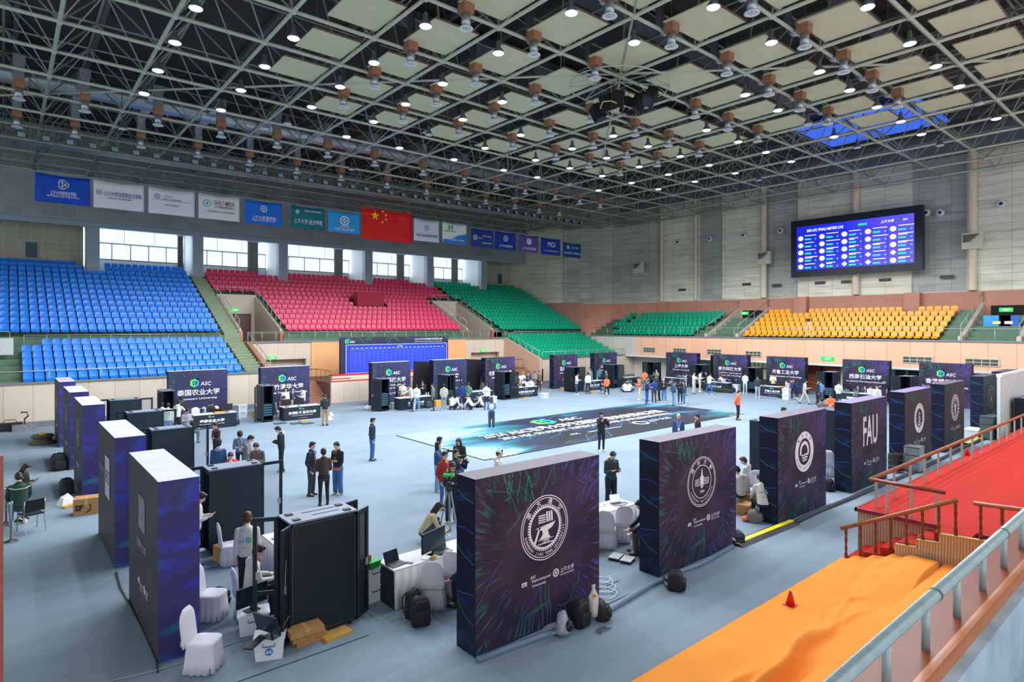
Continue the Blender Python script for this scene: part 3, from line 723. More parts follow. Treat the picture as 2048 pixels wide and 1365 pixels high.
# catwalk with floodlights
CW = mat('catwalk_steel', (118, 128, 122), .5, .2)
t = empty('catwalk', (0, 43.2, 15.75), 0, 'steel lattice catwalk carrying a row of floodlights above the seats', 'catwalk')
MB().box(-22, 45.7, 0, .9, -.05, 0).build('walk_deck', CW, t)
for y in (0, .9):
    for z in (.45, .9, 1.25): MB().tube((-22, y, z), (45.7, y, z), .025, 5).build('rail', CW, t)
b_ = MB(); b2 = MB()
for i in range(66):
    x = -21.5 + i * 1.03
    for y in (0, .9): b_.tube((x, y, 0), (x, y, 1.25), .022, 4)
    b_.tube((x, 0, 1.25), (x, .9, 1.25), .02, 4)
    if i % 3 == 0: b2.tube((x, .1, 1.2), (x, .1, 2.6), .02, 4)
[MB().tube((-21.5 + i * 2.06, 0, 0), (-21.5 + i * 2.06, 0, 1.25), .022, 4).tube((-21.5 + i * 2.06, 0, 1.25), (-21.5 + i * 2.06, .9, 1.25), .022, 4).tube((-21.5 + i * 2.06, .9, 0), (-21.5 + i * 2.06, .9, 1.25), .022, 4).tube((-20.47 + i * 2.06, 0, 0), (-20.47 + i * 2.06, 0, 1.25), .018, 4).tube((-20.47 + i * 2.06, 0, .9), (-21.5 + i * 2.06, 0, .9), .018, 4).build('stanchion_frame', CW, t) for i in range(33)]; b2.build('hanger_rods', CW, t)
t = empty('catwalk', (0, 47.4, 15.4), 0, 'second lower catwalk behind the floodlight catwalk', 'catwalk')
for y, z in ((0, 0), (.8, 0), (0, .6), (.8, .6)): MB().tube((-22, y, z), (41, y, z), .03, 5).build('rail', CW, t)
b_ = MB()
for i in range(52):
    x = -21.5 + i * 1.2; b_.tube((x, 0, 0), (x, .8, 0), .02, 4).tube((x, 0, 0), (x, 0, .6), .02, 4).tube((x, .8, 0), (x, .8, 1.6), .02, 4)
b_.build('stanchions', CW, t)
FL = mat('floodlight_glass', (168, 190, 198), .15, .2); proto_f = None
for i in range(44):
    x = -1.4 + i * 1.085
    if proto_f is None:
        f = empty('floodlight', (x, 43.0, 15.95), 0)
        MB().mesh([(-.2, -.16, -.2), (.2, -.16, -.2), (.2, .0, .16), (-.2, .0, .16), (-.14, .24, -.1), (.14, .24, -.1), (.14, .24, .08), (-.14, .24, .08)],
                  [(0, 1, 5, 4), (1, 2, 6, 5), (2, 3, 7, 6), (3, 0, 4, 7), (4, 5, 6, 7), (3, 2, 1, 0)]).build('lamp_housing', DARKPL, f)
        MB().mesh([(-.17, -.16, -.17), (.17, -.16, -.17), (.17, -.02, .13), (-.17, -.02, .13)], [(3, 2, 1, 0)]).build('front_glass', FL, f).location = (0, -.012, 0)
        MB().tube((-.24, .05, 0), (-.24, .05, -.2), .015, 4).tube((.24, .05, 0), (.24, .05, -.2), .015, 4).tube((-.24, .05, -.2), (.24, .05, -.2), .015, 4).build('bracket', CW, f)
        proto_f = f
    else: f = copy_tree(proto_f, None, (x, 43.0, 15.95))
    tag(f, 'unlit square floodlight on the catwalk edge, %s along from the end nearest the blue seats' % nth(i), 'floodlight', 'floodlights on the catwalk')
# loudspeaker cluster
t = empty('speaker_rig', (22.1, 18.5, 16.6), 0, 'round steel rig hanging from the roof centre and holding black loudspeakers', 'rig')
b_ = MB(); c_ = [(2.5 * math.cos(a * PI / 8), 2.2 * math.sin(a * PI / 8), 0) for a in range(17)]; b_.path(c_, .03, 5)
for a in range(8): b_.tube((0, 0, .2), c_[a * 2], .025, 4); b_.tube(c_[a * 2], (c_[a * 2][0] * .6, c_[a * 2][1] * .6, .45), .02, 4)
b_.build('ring_frame', BEAM, t)
b_ = MB()
for a in range(5): b_.tube((-.9 + .35 * a, -.5, -1.1), (-.2 + .35 * a, .4, -1.1), .02, 4)
b_.path([(-1.2, -.5, -1.1), (.7, -.5, -1.1), (1.3, .1, -1.1), (.9, .4, -1.1), (-.9, .4, -1.1), (-1.4, -.2, -1.1), (-1.2, -.5, -1.1)], .03, 5)
for a in (-.6, .4): b_.tube((a, 0, -1.1), (a, 0, 0), .015, 4)
b_.build('lattice_tray', mat('pale_wood_tray', (190, 170, 140), .7), t)
spk = [((1195, 226), 'lowest of the cluster, hanging at its left'), ((1215, 205), 'second from the left in the roof cluster'), ((1236, 197), 'third from the left in the roof cluster'),
       ((1257, 212), 'behind the wooden tray in the roof cluster'), ((1277, 207), 'second from the right in the roof cluster'), ((1301, 193), 'at the right end of the roof cluster')]
for k, ((x, y), lab) in enumerate(spk):
    p = at(x, y, 15.75); s = empty('loudspeaker', p, math.radians(-40 + (k - 2.5) * 28), 'black loudspeaker box, ' + lab, 'loudspeaker', 'loudspeakers of the roof cluster')
    M = Matrix.Rotation(math.radians(22), 4, 'X') @ Matrix.Rotation(math.radians(-12 + 9 * k), 4, 'Y')
    MB().box(-.28, .28, -.22, .22, -.38, .38, M).build('cabinet', DARKPL, s)
    MB().box(-.25, .25, -.235, -.22, -.35, .35, M).build('front_grille', mat('speaker_grille', (8, 9, 12), .9), s)
    MB().tube((0, 0, .36), (0, 0, .95), .012, 4).build('hanging_wire', DARKPL, s)
# ================================================================ logos
def grad_mat(name, a, b_, c, emit=0.0, lo=-.5, hi=.5, ax=0):
    m, t, bb = node_mat(name, .5)
    tc = N(t, 'ShaderNodeTexCoord'); s = N(t, 'ShaderNodeSeparateXYZ'); t.links.new(tc.outputs['Object'], s.inputs[0])
    r = N(t, 'ShaderNodeMapRange', i1=lo, i2=hi, i3=0.0, i4=1.0); t.links.new(s.outputs[ax], r.inputs[0])
    rr = ramp(t, r.outputs[0], [(0, a), (.5, b_), (1, c)]); t.links.new(rr.outputs[0], bb.inputs['Base Color'])
    if emit: t.links.new(rr.outputs[0], bb.inputs['Emission Color']); bb.inputs['Emission Strength'].default_value = emit
    return m
LOGOM = grad_mat('logo_gradient', (150, 222, 40), (10, 196, 130), (20, 150, 240))
LOGODATA = {}
def logo_mesh(m):
    if m.name in LOGODATA: return LOGODATA[m.name]
    b_ = MB(); H = [(math.cos(PI / 6 + k * PI / 3), math.sin(PI / 6 + k * PI / 3)) for k in range(6)]
    for k in range(6):
        a, c = H[k], H[(k + 1) % 6]; r0 = .28
        b_.face([(a[0] * .5, a[1] * .5, 0), (c[0] * .5, c[1] * .5, 0), (c[0] * r0, c[1] * r0, 0), (a[0] * r0, a[1] * r0, 0)])
    b_.box(-.26, .12, -.04, .04, 0, .001).box(-.05, .05, -.3, .3, 0, .001)
    for k in range(2): b_.face([(.34 + .1 * math.cos(i * PI / 6), .42 + .1 * math.sin(i * PI / 6), 0) for i in range(12)])
    LOGODATA[m.name] = b_.data('logo', [m]); return LOGODATA[m.name]
def asc_logo(parent, loc, size, R_=None, m=None, tm=None, name='event_logo'):
    R_ = R_ or FRONT
    o = bpy.data.objects.new(name, logo_mesh(m or LOGOM)); COL.objects.link(o); o.parent = parent
    o.matrix_basis = Matrix.Translation(loc) @ R_.to_4x4() @ Matrix.Scale(size, 4)
    off = R_ @ Vector((size * .62, -size * .3, 0))
    text('ASC', size * .42, tm or WHITE, 'logo_lettering', parent, Vector(loc) + off, R_, align='LEFT', shear=.1)
    u_, v_ = R_ @ Vector((1, 0, 0)), R_ @ Vector((0, 1, 0)); l0 = Vector(loc) + R_ @ Vector((size * .62, -size * .46, 0))
    return o
# ================================================================ flags
def flag(px0, px1, col, label, build, zt=16.5, zb=14.4, Y=47.4):
    zt, zb = CH + (zt - CH) * .854, CH + (zb - CH) * .854
    def X_(px):
        t_ = (px - 1024) / FPX; return (Y * RT[1] - t_ * Y * FW[1]) / (t_ * FW[0] - RT[0])
    x0, x1 = X_(px0), X_(px1); w, h = x1 - x0, zt - zb
    t = empty('flag', (x0 + w / 2, Y, zb), 0, label, 'flag', 'flags hanging in a row in front of the upper wall')
    n, k = 16, 6; vs = []; fs = []
    for j in range(k + 1):
        for i in range(n + 1):
            u = i / n; v = j / k
            vs.append(((u - .5) * w, .035 * math.sin(u * 9 + 1) * (1.2 - v), v * h - .08 * math.sin(PI * u) * v))
    for j in range(k):
        for i in range(n): a = j * (n + 1) + i; fs.append((a, a + 1, a + n + 2, a + n + 1))
    c = MB().mesh(vs, fs).build('cloth', mat('flag_cloth_%d_%d_%d' % col, col, .75, var=.03), t, True)
    md = c.modifiers.new('thick', 'SOLIDIFY'); md.thickness = .01
    MB().tube((-w / 2, 0, h), (w / 2, 0, h), .02, 5).build('top_rod', STEEL, t)
    MB().tube((-w * .45, 0, h), (-w * .45, 0, 15.45 - zb), .01, 4).tube((w * .45, 0, h), (w * .45, 0, 15.45 - zb), .01, 4).build('hanging_cords', STEEL, t)
    def put(body, h_, u, v, m=None, width=None, **k2):
        return text(body, h_, m or WHITE, 'lettering', t, ((u - .5) * w, -.07, v * h - h_ / 2), FRONT, width and width * w, **k2)
    build(t, w, h, put); return t
def disc(t, u, v, r, w, h, m, name='emblem', inner=None, ang=24):
    b_ = MB(); b_.face([((u - .5) * w + r * math.cos(a * 2 * PI / ang), -.072, v * h + r * math.sin(a * 2 * PI / ang)) for a in range(ang)])
    if inner:
        b_.cur = 1; b_.face([((u - .5) * w + r * .78 * math.cos(a * 2 * PI / ang), -.074, v * h + r * .78 * math.sin(a * 2 * PI / ang)) for a in range(ang)])
        b_.cur = 0; b_.box((u - .5) * w - r * .14, (u - .5) * w + r * .14, -.078, -.074, v * h - r * .5, v * h + r * .5); b_.box((u - .5) * w - r * .45, (u - .5) * w + r * .45, -.078, -.074, v * h - r * .1, v * h + r * .15)
        return b_.build(name, [m, inner], t)
    return b_.build(name, m, t)
NAVY = mat('navy_ink', (40, 60, 130), .6); GREYI = mat('grey_ink', (110, 116, 130), .6); PINKI = mat('dusky_red_ink', (170, 110, 120), .6); TEALI = mat('teal_ink', (60, 160, 170), .6)
BL1 = mat('royal_blue_ink', (10, 70, 180), .6)
def f1(t, w, h, p):
    for k in range(3): disc(t, .5 + .035 * math.cos(k * 2.1), .66 + .07 * math.sin(k * 2.1), .2, w, h, WHITE, inner=BL1)
    p('上海大学钱伟长学院', .3, .5, .36, width=.48); p('Qian Weichang College, Shanghai University', .13, .5, .25, width=.6)
def f2(t, w, h, p): disc(t, .11, .56, .16, w, h, NAVY, inner=WHITE); p('上海大学马克思主义学院', .32, .57, .55, NAVY, .75); p('SCHOOL OF MARXISM', .1, .5, .38, NAVY, .45)
def f3(t, w, h, p): disc(t, .18, .66, .16, w, h, NAVY, inner=WHITE); p('上海大学', .13, .42, .7, NAVY, .15); p('材料与工程研究院', .13, .5, .58, GREYI, .4); MB().box(-w * .45, w * .45, -.075, -.07, .53 * h, .54 * h).build('ruled_line', GREYI, t); p('SHANGHAI UNIVERSITY', .1, .5, .36, GREYI, .35)
def f4(t, w, h, p): disc(t, .2, .62, .25, w, h, TEALI, inner=WHITE); p('SHU MBA', .34, .62, .68, PINKI, .52); p('上海大学MBA教育管理中心', .2, .62, .52, GREYI, .5); p('SHANGHAI UNIVERSITY', .12, .55, .32, GREYI, .7)
def f5(t, w, h, p): disc(t, .5, .66, .25, w, h, WHITE, inner=mat('sky_blue_ink', (20, 110, 220), .6)); p('上海大学理学院', .34, .5, .28, width=.66); p('Shanghai University College of Sciences', .11, .5, .16, width=.6)
def f6(t, w, h, p): disc(t, .18, .72, .2, w, h, WHITE, inner=TEALI, ang=4); p('SCHOOL OF ECONOMICS', .14, .64, .8, width=.5); p('上海大学 经济学院', .38, .5, .34, width=.85)
def f7(t, w, h, p): disc(t, .5, .56, .4, w, h, WHITE, inner=mat('cyan_ink', (60, 170, 230), .6)); p('上海大学', .2, .5, .3, width=.28); p('计算机工程与科学学院', .22, .5, .17, width=.62)
def f8(t, w, h, p):
    Yl = mat('flag_yellow', (255, 222, 0), .6)
    def star(u, v, r, rot):
        b_ = MB(); pts = []
        for k in range(10): rr = r if k % 2 == 0 else r * .382; a = PI / 2 + k * PI / 5 + rot; pts.append(((u - .5) * w + rr * math.cos(a), -.075, v * h + rr * math.sin(a)))
        c0 = ((u - .5) * w, -.075, v * h)
        for k in range(10): b_.face([c0, pts[k], pts[(k + 1) % 10]])
        b_.build('star', Yl, t)
    star(.25, .74, .42, 0)
    for u, v, r in ((.4, .9, .4), (.46, .8, .9), (.46, .66, .2), (.39, .56, .6)): star(u, v, .14, r)
def f9(t, w, h, p): disc(t, .5, .62, .25, w, h, NAVY, inner=WHITE); p('机电工程与自动化学院', .26, .5, .28, NAVY, .84)
def f10(t, w, h, p):
    b_ = MB(); b_.mesh([((i / 12 - .5) * w, -.07, 0) for i in range(13)] + [((i / 12 - .5) * w, -.07, h * (.12 + .44 * (i / 12) ** 1.3 + .03 * math.sin(i))) for i in range(13)], [(i, i + 1, 14 + i, 13 + i) for i in range(12)])
    b_.build('blue_wave', mat('wave_blue', (20, 120, 215), .6), t)
    b_ = MB()
    for cx in (.26, .38): b_.face([((cx - .5) * w + .1 * math.cos(a) + .05 * math.sin(a), -.075, h * .76 + .26 * math.sin(a)) for a in [k * PI / 8 for k in range(16)]])
    b_.box(-.45 * w, 0, -.075, -.07, .56 * h, .6 * h); b_.build('green_leaf_emblem', mat('leaf_green', (60, 170, 60), .6), t)
    p('上海大学环境与化学工程学院', .18, .5, .18, width=.74)
def f11(t, w, h, p): disc(t, .17, .5, .26, w, h, WHITE, inner=NAVY); p('上海大学', .2, .38, .5, width=.22); p('SHANGHAI UNIVERSITY', .16, .7, .62, width=.4); p('钱伟长学院', .18, .7, .25, width=.42)
def f12(t, w, h, p): disc(t, .5, .62, .3, w, h, WHITE, inner=NAVY); p('上海大学管理学院', .26, .5, .22, width=.66)
def f13(t, w, h, p): disc(t, .5, .62, .36, w, h, mat('pale_lilac', (220, 205, 225), .6)); p('上海大学法学院', .32, .5, .22, width=.74)
def f14(t, w, h, p): p('MGI', .55, .52, .62, width=.4); p('上海大学材料基因组工程研究院', .18, .5, .24, width=.76)
def f15(t, w, h, p): disc(t, .26, .68, .22, w, h, WHITE, inner=TEALI); p('上海大学', .24, .64, .68, width=.4); p('材料科学与工程学院', .26, .5, .3, width=.9)
flag(70, 180, (8, 74, 186), 'royal blue flag at the left end of the row, with white knot emblem', f1)
flag(187, 288, (226, 228, 230), 'white flag beside the left end blue flag, one line of blue Chinese lettering', f2)
flag(297, 389, (226, 228, 232), 'white flag with small dark blue emblem and a thin ruled line', f3)
flag(397, 479, (224, 226, 226), 'white flag reading SHU MBA', f4)
flag(490, 563, (14, 108, 214), 'bright blue flag right of the SHU MBA flag', f5)
flag(582, 649, (10, 112, 122), 'teal flag with small square emblem', f6)
flag(656, 720, (40, 160, 226), 'light sky blue flag with large round emblem left of red flag', f7)
flag(723, 824, (226, 24, 20), 'large red flag with five yellow stars', f8, 17.3, 14.05)
flag(828, 878, (214, 220, 230), 'white flag with round dark emblem just right of the red flag', f9, 16.75)
flag(885, 933, (226, 234, 238), 'white flag with green leaves over a blue wave', f10, 16.75, 14.5)
flag(942, 986, (22, 60, 140), 'navy flag with round seal beside vertical characters', f11)
flag(990, 1031, (20, 50, 158), 'deep blue flag with round white seal above its lettering', f12)
flag(1038, 1076, (92, 76, 158), 'purple flag with pale round emblem', f13)
flag(1082, 1120, (10, 54, 170), 'blue flag reading MGI', f14, 16.45, 14.35)
flag(1126, 1161, (8, 72, 140), 'dark teal blue flag at the right end of the row', f15, 16.2, 14.3)
w_ = MB().tube((0, 47.42, 14.9), (50, 47.42, 14.9), .012, 4)
for x in range(1, 50, 4): w_.tube((x, 47.42, 14.9), (x, 47.42, 15.4), .01, 4)
tag(w_.build('flag_line', STEEL), 'thin steel line from which the row of flags hangs', 'line')
# ================================================================ screens
def on_x2(x, y, X): return on_x(x, y, X)
SX = 55.5
ya, zt = on_x(1582, 443, SX); yb, _ = on_x(1845, 410, SX); zb = on_x(1582, 555, SX)[1]
zt = (zt + on_x(1845, 410, SX)[1]) / 2; zb = (zb + on_x(1845, 540, SX)[1]) / 2
t = empty('video_screen', (SX, (ya + yb) / 2, zb), -PI / 2, 'large lit video screen with blue table of results high on the end wall', 'screen')
w, h = ya - yb, zt - zb
MB().box(-w / 2, w / 2, 0, .55, 0, h).box(-w * .3, -w * .28, .55, 1.25, h * .3, h * .34).box(w * .28, w * .3, .55, 1.25, h * .3, h * .34).build('screen_frame', mat('navy_black_frame', (12, 16, 38), .4), t)
m, tt, bb = node_mat('lit_screen', .4); tc = N(tt, 'ShaderNodeTexCoord'); s = N(tt, 'ShaderNodeSeparateXYZ'); tt.links.new(tc.outputs['Object'], s.inputs[0])
mr = N(tt, 'ShaderNodeMapRange', i1=-w / 2, i2=w / 2, i3=0.0, i4=1.0); tt.links.new(s.outputs[0], mr.inputs[0])
rr = ramp(tt, mr.outputs[0], [(0, (14, 30, 190)), (.45, (30, 40, 215)), (.75, (86, 70, 225)), (1, (90, 80, 235))]); bb.inputs['Base Color'].default_value = (0, 0, 0, 1)
tt.links.new(rr.outputs[0], bb.inputs['Emission Color']); bb.inputs['Emission Strength'].default_value = 1.0
x0, x1, z0, z1 = -w / 2 * .9, w / 2 * .89, h * .115, h * .885
MB().box(x0, x1, -.02, .0, z0, z1).build('display', m, t)
EW = mat('screen_white', (235, 240, 255), .5, emit=1.2, var=0); EG = mat('screen_green', (20, 225, 110), .5, emit=1.0, var=0); ED = mat('screen_line', (20, 20, 120), .5, emit=.5, var=0)
text('2024 ASC FINALS METERS LIVE', .24, EW, 'screen_title', t, (x0 + .9, -.03, z1 - .55), FRONT, w * .3, align='LEFT', shear=.15)
text('上海大学', .24, EW, 'screen_caption', t, (x1 - 1.9, -.03, z1 - .5), FRONT); asc_logo(t, (x1 - 1.0, -.03, z1 - .38), .34, tm=EW)
text('12345', .22, EG, 'screen_counter', t, (x0 + w * .55, -.03, z1 - .5), FRONT) if False else MB().box(x0 + w * .5, x0 + w * .565, -.03, -.02, z1 - .5, z1 - .34).build('screen_counter', EG, t)
gw = MB(); gg = MB(); gl_ = MB(); cw_, ch_ = (x1 - x0) / 5, (z1 - z0 - .75) / 5
for i in range(5):
    if i: gl_.box(x0 + i * cw_ - .015, x0 + i * cw_ + .015, -.028, -.02, z0, z1 - .75)
    for j in range(5):
        cx, cz = x0 + i * cw_, z0 + j * ch_
        if i == 0: gl_.box(x0, x1, -.028, -.02, cz + ch_ - .012, cz + ch_)
        n = 16; rr_ = .23
        if (i, j) in ((1, 0), (3, 1), (4, 1), (3, 0), (2, 0)): n = 4
        gw.face([(cx + .38 + rr_ * math.cos(2 * PI * k / n), -.03, cz + ch_ * .48 + .21 * math.sin(2 * PI * k / n)) for k in range(n)][::-1])
        ln = RND.uniform(.7, 1.15)
        gw.box(cx + .75, cx + .75 + ln, -.03, -.025, cz + ch_ * .78, cz + ch_ * .86)
        if RND.random() < .5: gw.box(cx + .75, cx + .75 + ln * .6, -.03, -.025, cz + ch_ * .64, cz + ch_ * .71)
        gg.box(cx + .75, cx + 1.3, -.03, -.025, cz + ch_ * .2, cz + ch_ * .4); gg.box(cx + 1.62, cx + 1.74, -.03, -.025, cz + ch_ * .22, cz + ch_ * .38)
gw.build('table_names', EW, t); gg.build('table_values', EG, t); gl_.build('table_grid', ED, t)
# results board behind the court
t = empty('results_board', (23.6, 42.0, 1.46), 0, 'wide printed board with an empty blue results table behind the court', 'board')
w, h = 9.42, 3.08
m, tt, bb = node_mat('dark_burst_print', .6)
MB().box(-w / 2, w / 2, 0, .25, 0, h).build('board_body', mat('board_body_print', (30, 26, 62), .6, var=.5, scale=.8), t)
MB().box(-w / 2 + .45, w / 2 - .18, -.012, 0, .45, h - .58).build('blue_table', mat('glowing_table_blue', (18, 44, 206), .5, emit=.35, var=.05), t)  # printed table given a faint glow of its own, no lamp in it
g = MB(); gx0, gx1, gz0, gz1 = -w / 2 + .45, w / 2 - .18, .45, h - .58
for k in range(23): x = gx0 + .3 + (gx1 - gx0 - .5) * k / 22; g.box(x - .006, x + .006, -.018, -.012, gz0 + .15, gz1 - .3)
for k in range(14): z = gz0 + .15 + (gz1 - gz0 - .45) * k / 13; g.box(gx0 + .3, gx1 - .2, -.018, -.012, z - .006, z + .006)
g.build('table_grid_lines', mat('pale_blue_line', (110, 150, 235), .6), t)
b_ = MB()
for a, c, d, e in ((gx0 - .02, gx1 + .02, gz1, gz1 + .04), (gx0 - .02, gx1 + .02, gz0 - .04, gz0), (gx0 - .05, gx0, gz0 - .02, gz1 + .02), (gx1, gx1 + .05, gz0 - .02, gz1 + .02)): b_.box(a, c, -.02, 0, d, e)
b_.build('table_border', mat('pale_border', (170, 190, 235), .6), t)
text('Finalist', .1, WHITE, 'table_heading', t, (.2, -.02, gz1 - .16), FRONT)
g = MB()
for k in range(22): x = gx0 + .4 + (gx1 - gx0 - .5) * k / 22; g.box(x, x + .17, -.018, -.012, gz1 - .26, gz1 - .22)
g.build('table_headings', WHITE, t)
asc_logo(t, (-w / 2 + .5, -.02, h - .3), .36)
text('2024 ASC世界大学生超级计算机竞赛总决赛', .13, WHITE, 'board_title', t, (w / 2 - 1.9, -.02, h - .25), FRONT, 2.6); text('2024 ASC Student Supercomputer Challenge Finals', .08, WHITE, 'board_subtitle', t, (w / 2 - 1.9, -.02, h - .42), FRONT, 2.6)
b_ = MB()
for k in range(26):
    a = RND.uniform(-w / 2, w / 2); b_.ribbon([(a, h), (a + RND.uniform(-.5, .5), h - RND.uniform(.15, .5))], .03, (0, 0, 0), (1, 0, 0), (0, 0, 1), (0, -1, 0), .003)
b_.build('burst_lines', mat('green_print', (0, 130, 90), .6), t)
# exit signs, vents, small wall fittings
GREENS = mat('lit_exit_green', (20, 200, 70), .5, emit=.8, var=.2, scale=8)
def exit_sign(p, rz, label, w=.7, h=.26):
    t = empty('exit_sign', p, rz, label, 'exit sign')
    MB().box(-w / 2, w / 2, 0, .08, -h / 2, h / 2).build('sign_box', GREENS, t)
    text('EXIT', h * .5, EW, 'sign_lettering', t, (.02, -.01, -h * .25), FRONT)
exit_sign((15.4, 46.21, 3.0), 0, 'green exit sign over the left recess under the centre walkway')
exit_sign((35.2, 46.21, 3.0), 0, 'green exit sign over the right recess under the centre walkway')
exit_sign((14.7, 53.31, 6.7), 0, 'green exit sign over the door in the exit box by the blue seats')
Y, Z = on_x(1655, 718, 49.95); exit_sign((49.95, Y, Z), -PI / 2, 'green exit sign on the peach end wall above the wooden door', 1.0, .34)
Y, Z = on_x(2012, 620, 56.0); exit_sign((56.0, Y, Z), -PI / 2, 'green exit sign on the reddish end wall beyond the orange seats', .8, .3)
Y, Z = on_x(1489, 627, 56.0); exit_sign((56.0, Y, Z), -PI / 2, 'green exit sign in the stair gap between green and orange end seats', .8, .3)
def vent(px, py, w, h, label, X=49.98):
    Y, Z = on_x(px, py, X); t = empty('wall_vent', (X, Y, Z), -PI / 2, label, 'vent', 'vents in the peach end wall')
    MB().box(-w / 2, w / 2, -.04, .0, -h / 2, h / 2).build('vent_frame', mat('vent_frame', (190, 186, 164), .5), t)
    g = MB(); n = 4
    for i in range(n):
        for j in range(2): a = -w / 2 + .06 + (w - .1) * i / n; c = -h / 2 + .06 + (h - .1) * j / 2; g.box(a, a + (w - .1) / n - .05, -.05, -.03, c, c + (h - .1) / 2 - .05)
    g.build('vent_grille', mat('dark_grille', (70, 66, 62), .6), t)
for px, py, lab in ((1299, 700, 'vent nearest the corner of the peach end wall'), (1360, 702, 'second vent from the corner in the peach end wall'), (1429, 704, 'vent above the gap before the fourth printed wall from the corner'),
                    (1507, 708, 'vent above the backlit window in the peach end wall'), (1835, 720, 'vent above the louvred opening in the peach end wall'), (1964, 725, 'vent in the peach end wall at the far right of the row')):
    vent(px, py, 1.9 if px > 1800 else 1.5, .55, lab)
for px, py in ((1303, 585), (1364, 580), (1493, 585 - 16), (1553, 571), (1640, 566), (1693, 564), (1770, 560), (1893, 554)):
    Y, Z = on_x(px, py, 56.7); t = MB().box(56.68, 56.76, Y - .45, Y + .45, Z - .13, Z + .13).build('small_wall_grille', mat('dark_grille', (70, 66, 62), .6))
    GN = globals().get('GN', -1) + 1; tag(t, '%s small dark grille low on the tiled end wall, counted from the green corner' % nth(GN), 'grille', 'small grilles along the foot of the tiled end wall')
for k, (px, py) in enumerate(((1357, 485), (1392, 482), (1420, 478), (1488, 471), (1528, 467), (1562, 462), (1853, 426), (1881, 426), (1947, 419), (2003, 408))):
    Y, Z = on_x(px, py, 56.6); t = empty('wall_camera', (56.55, Y, Z), -PI / 2)
    MB().lathe([(.3, -.02), (.28, .1), (.2, .14)], 14).build('round_housing', RINGM, t).rotation_euler = (PI / 2, 0, 0)
    MB().lathe([(.12, .14), (.1, .2)], 12).build('dark_centre', DARKPL, t).rotation_euler = (PI / 2, 0, 0)
    tag(t, '%s round white fitting with dark centre on the upper end wall, counted from the corner' % nth(k), 'wall fitting', 'round fittings on the upper end wall')
for px, py, lab in ((1276, 536, 'white bracket box on the pipe nearest the corner'), (1528, 516, 'white bracket box on the pipe left of the video screen'), (1944, 482, 'large white bracket box on the pipe right of the video screen')):
    xb_ = 55.1 if px < 1300 else 56.0; Y, Z = on_x(px, py, xb_); t = empty('bracket_box', (xb_, Y, Z), -PI / 2, lab, 'bracket box')
    MB().box(-.62, .62, -.1, .3, -.6, .6).build('back_board', mat('cream_board', (206, 204, 186), .6), t)
    MB().mesh([(-.55, -.11, .5), (.5, -.11, .5), (-.1, -.4, -.1), (-.55, -.11, -.1)], [(0, 3, 2), (0, 2, 1)]).build('horn', mat('grey_brown_horn', (120, 112, 96), .6), t)  # horn in one even grey brown, darker than the cream board
t = empty('red_sofa_box', (26.3, 52.35, 7.24), 0, 'long deep red draped box standing among the red seats', 'draped box')
MB().box(-1.35, 1.35, -.55, .35, 0, 1.3).build('draped_cover', mat('deep_red_drape', (150, 14, 44), .7, var=.1), t)



# ================================================================ printed walls of the booths
def burst_mat(name, base, mid, streak_a, streak_b, amt=.8, cx=0.0, cz=1.45, dens=26):
    m, t, b = node_mat(name, .62); L = t.links; b.inputs['Specular IOR Level'].default_value = .25
    tc = N(t, 'ShaderNodeTexCoord'); s = N(t, 'ShaderNodeSeparateXYZ'); L.new(tc.outputs['Object'], s.inputs[0])
    dx = N(t, 'ShaderNodeMath', operation='SUBTRACT', i1=cx); L.new(s.outputs[0], dx.inputs[0])
    dz = N(t, 'ShaderNodeMath', operation='SUBTRACT', i1=cz); L.new(s.outputs[2], dz.inputs[0])
    an = N(t, 'ShaderNodeMath', operation='ARCTAN2'); L.new(dz.outputs[0], an.inputs[0]); L.new(dx.outputs[0], an.inputs[1])
    cb = N(t, 'ShaderNodeCombineXYZ'); L.new(dx.outputs[0], cb.inputs[0]); L.new(dz.outputs[0], cb.inputs[1])
    ln = N(t, 'ShaderNodeVectorMath', operation='LENGTH'); L.new(cb.outputs[0], ln.inputs[0])
    c2 = N(t, 'ShaderNodeCombineXYZ'); L.new(an.outputs[0], c2.inputs[0])
    l2 = N(t, 'ShaderNodeMath', operation='MULTIPLY', i1=.09); L.new(ln.outputs['Value'], l2.inputs[0]); L.new(l2.outputs[0], c2.inputs[1])
    n = N(t, 'ShaderNodeTexNoise'); n.inputs['Scale'].default_value = dens; n.inputs['Detail'].default_value = 1; L.new(c2.outputs[0], n.inputs['Vector'])
    n2 = N(t, 'ShaderNodeTexNoise'); n2.inputs['Scale'].default_value = 1.1; n2.inputs['Detail'].default_value = 2; L.new(tc.outputs['Object'], n2.inputs['Vector'])
    k = N(t, 'ShaderNodeMapRange', i1=.55, i2=.82, i3=0.0, i4=amt); L.new(n.outputs[0], k.inputs[0])
    f = N(t, 'ShaderNodeMapRange', i1=.55, i2=1.7, i3=0.0, i4=1.0); L.new(ln.outputs['Value'], f.inputs[0])
    kf = N(t, 'ShaderNodeMath', operation='MULTIPLY'); L.new(k.outputs[0], kf.inputs[0]); L.new(f.outputs[0], kf.inputs[1])
    bc = ramp(t, n2.outputs[0], [(.35, base), (.7, mid)])
    side = N(t, 'ShaderNodeMapRange', i1=-.8, i2=.9, i3=0.0, i4=1.0); L.new(dx.outputs[0], side.inputs[0])
    sc_ = ramp(t, side.outputs[0], [(.2, streak_a), (.9, streak_b)])
    mx = N(t, 'ShaderNodeMix', data_type='RGBA'); L.new(kf.outputs[0], mx.inputs[0]); L.new(bc.outputs[0], mx.inputs[6]); L.new(sc_.outputs[0], mx.inputs[7])
    L.new(mx.outputs[2], b.inputs['Base Color']); return m
PR_F = burst_mat('burst_print_purple', (38, 35, 58), (72, 52, 80), (40, 140, 120), (84, 110, 220))
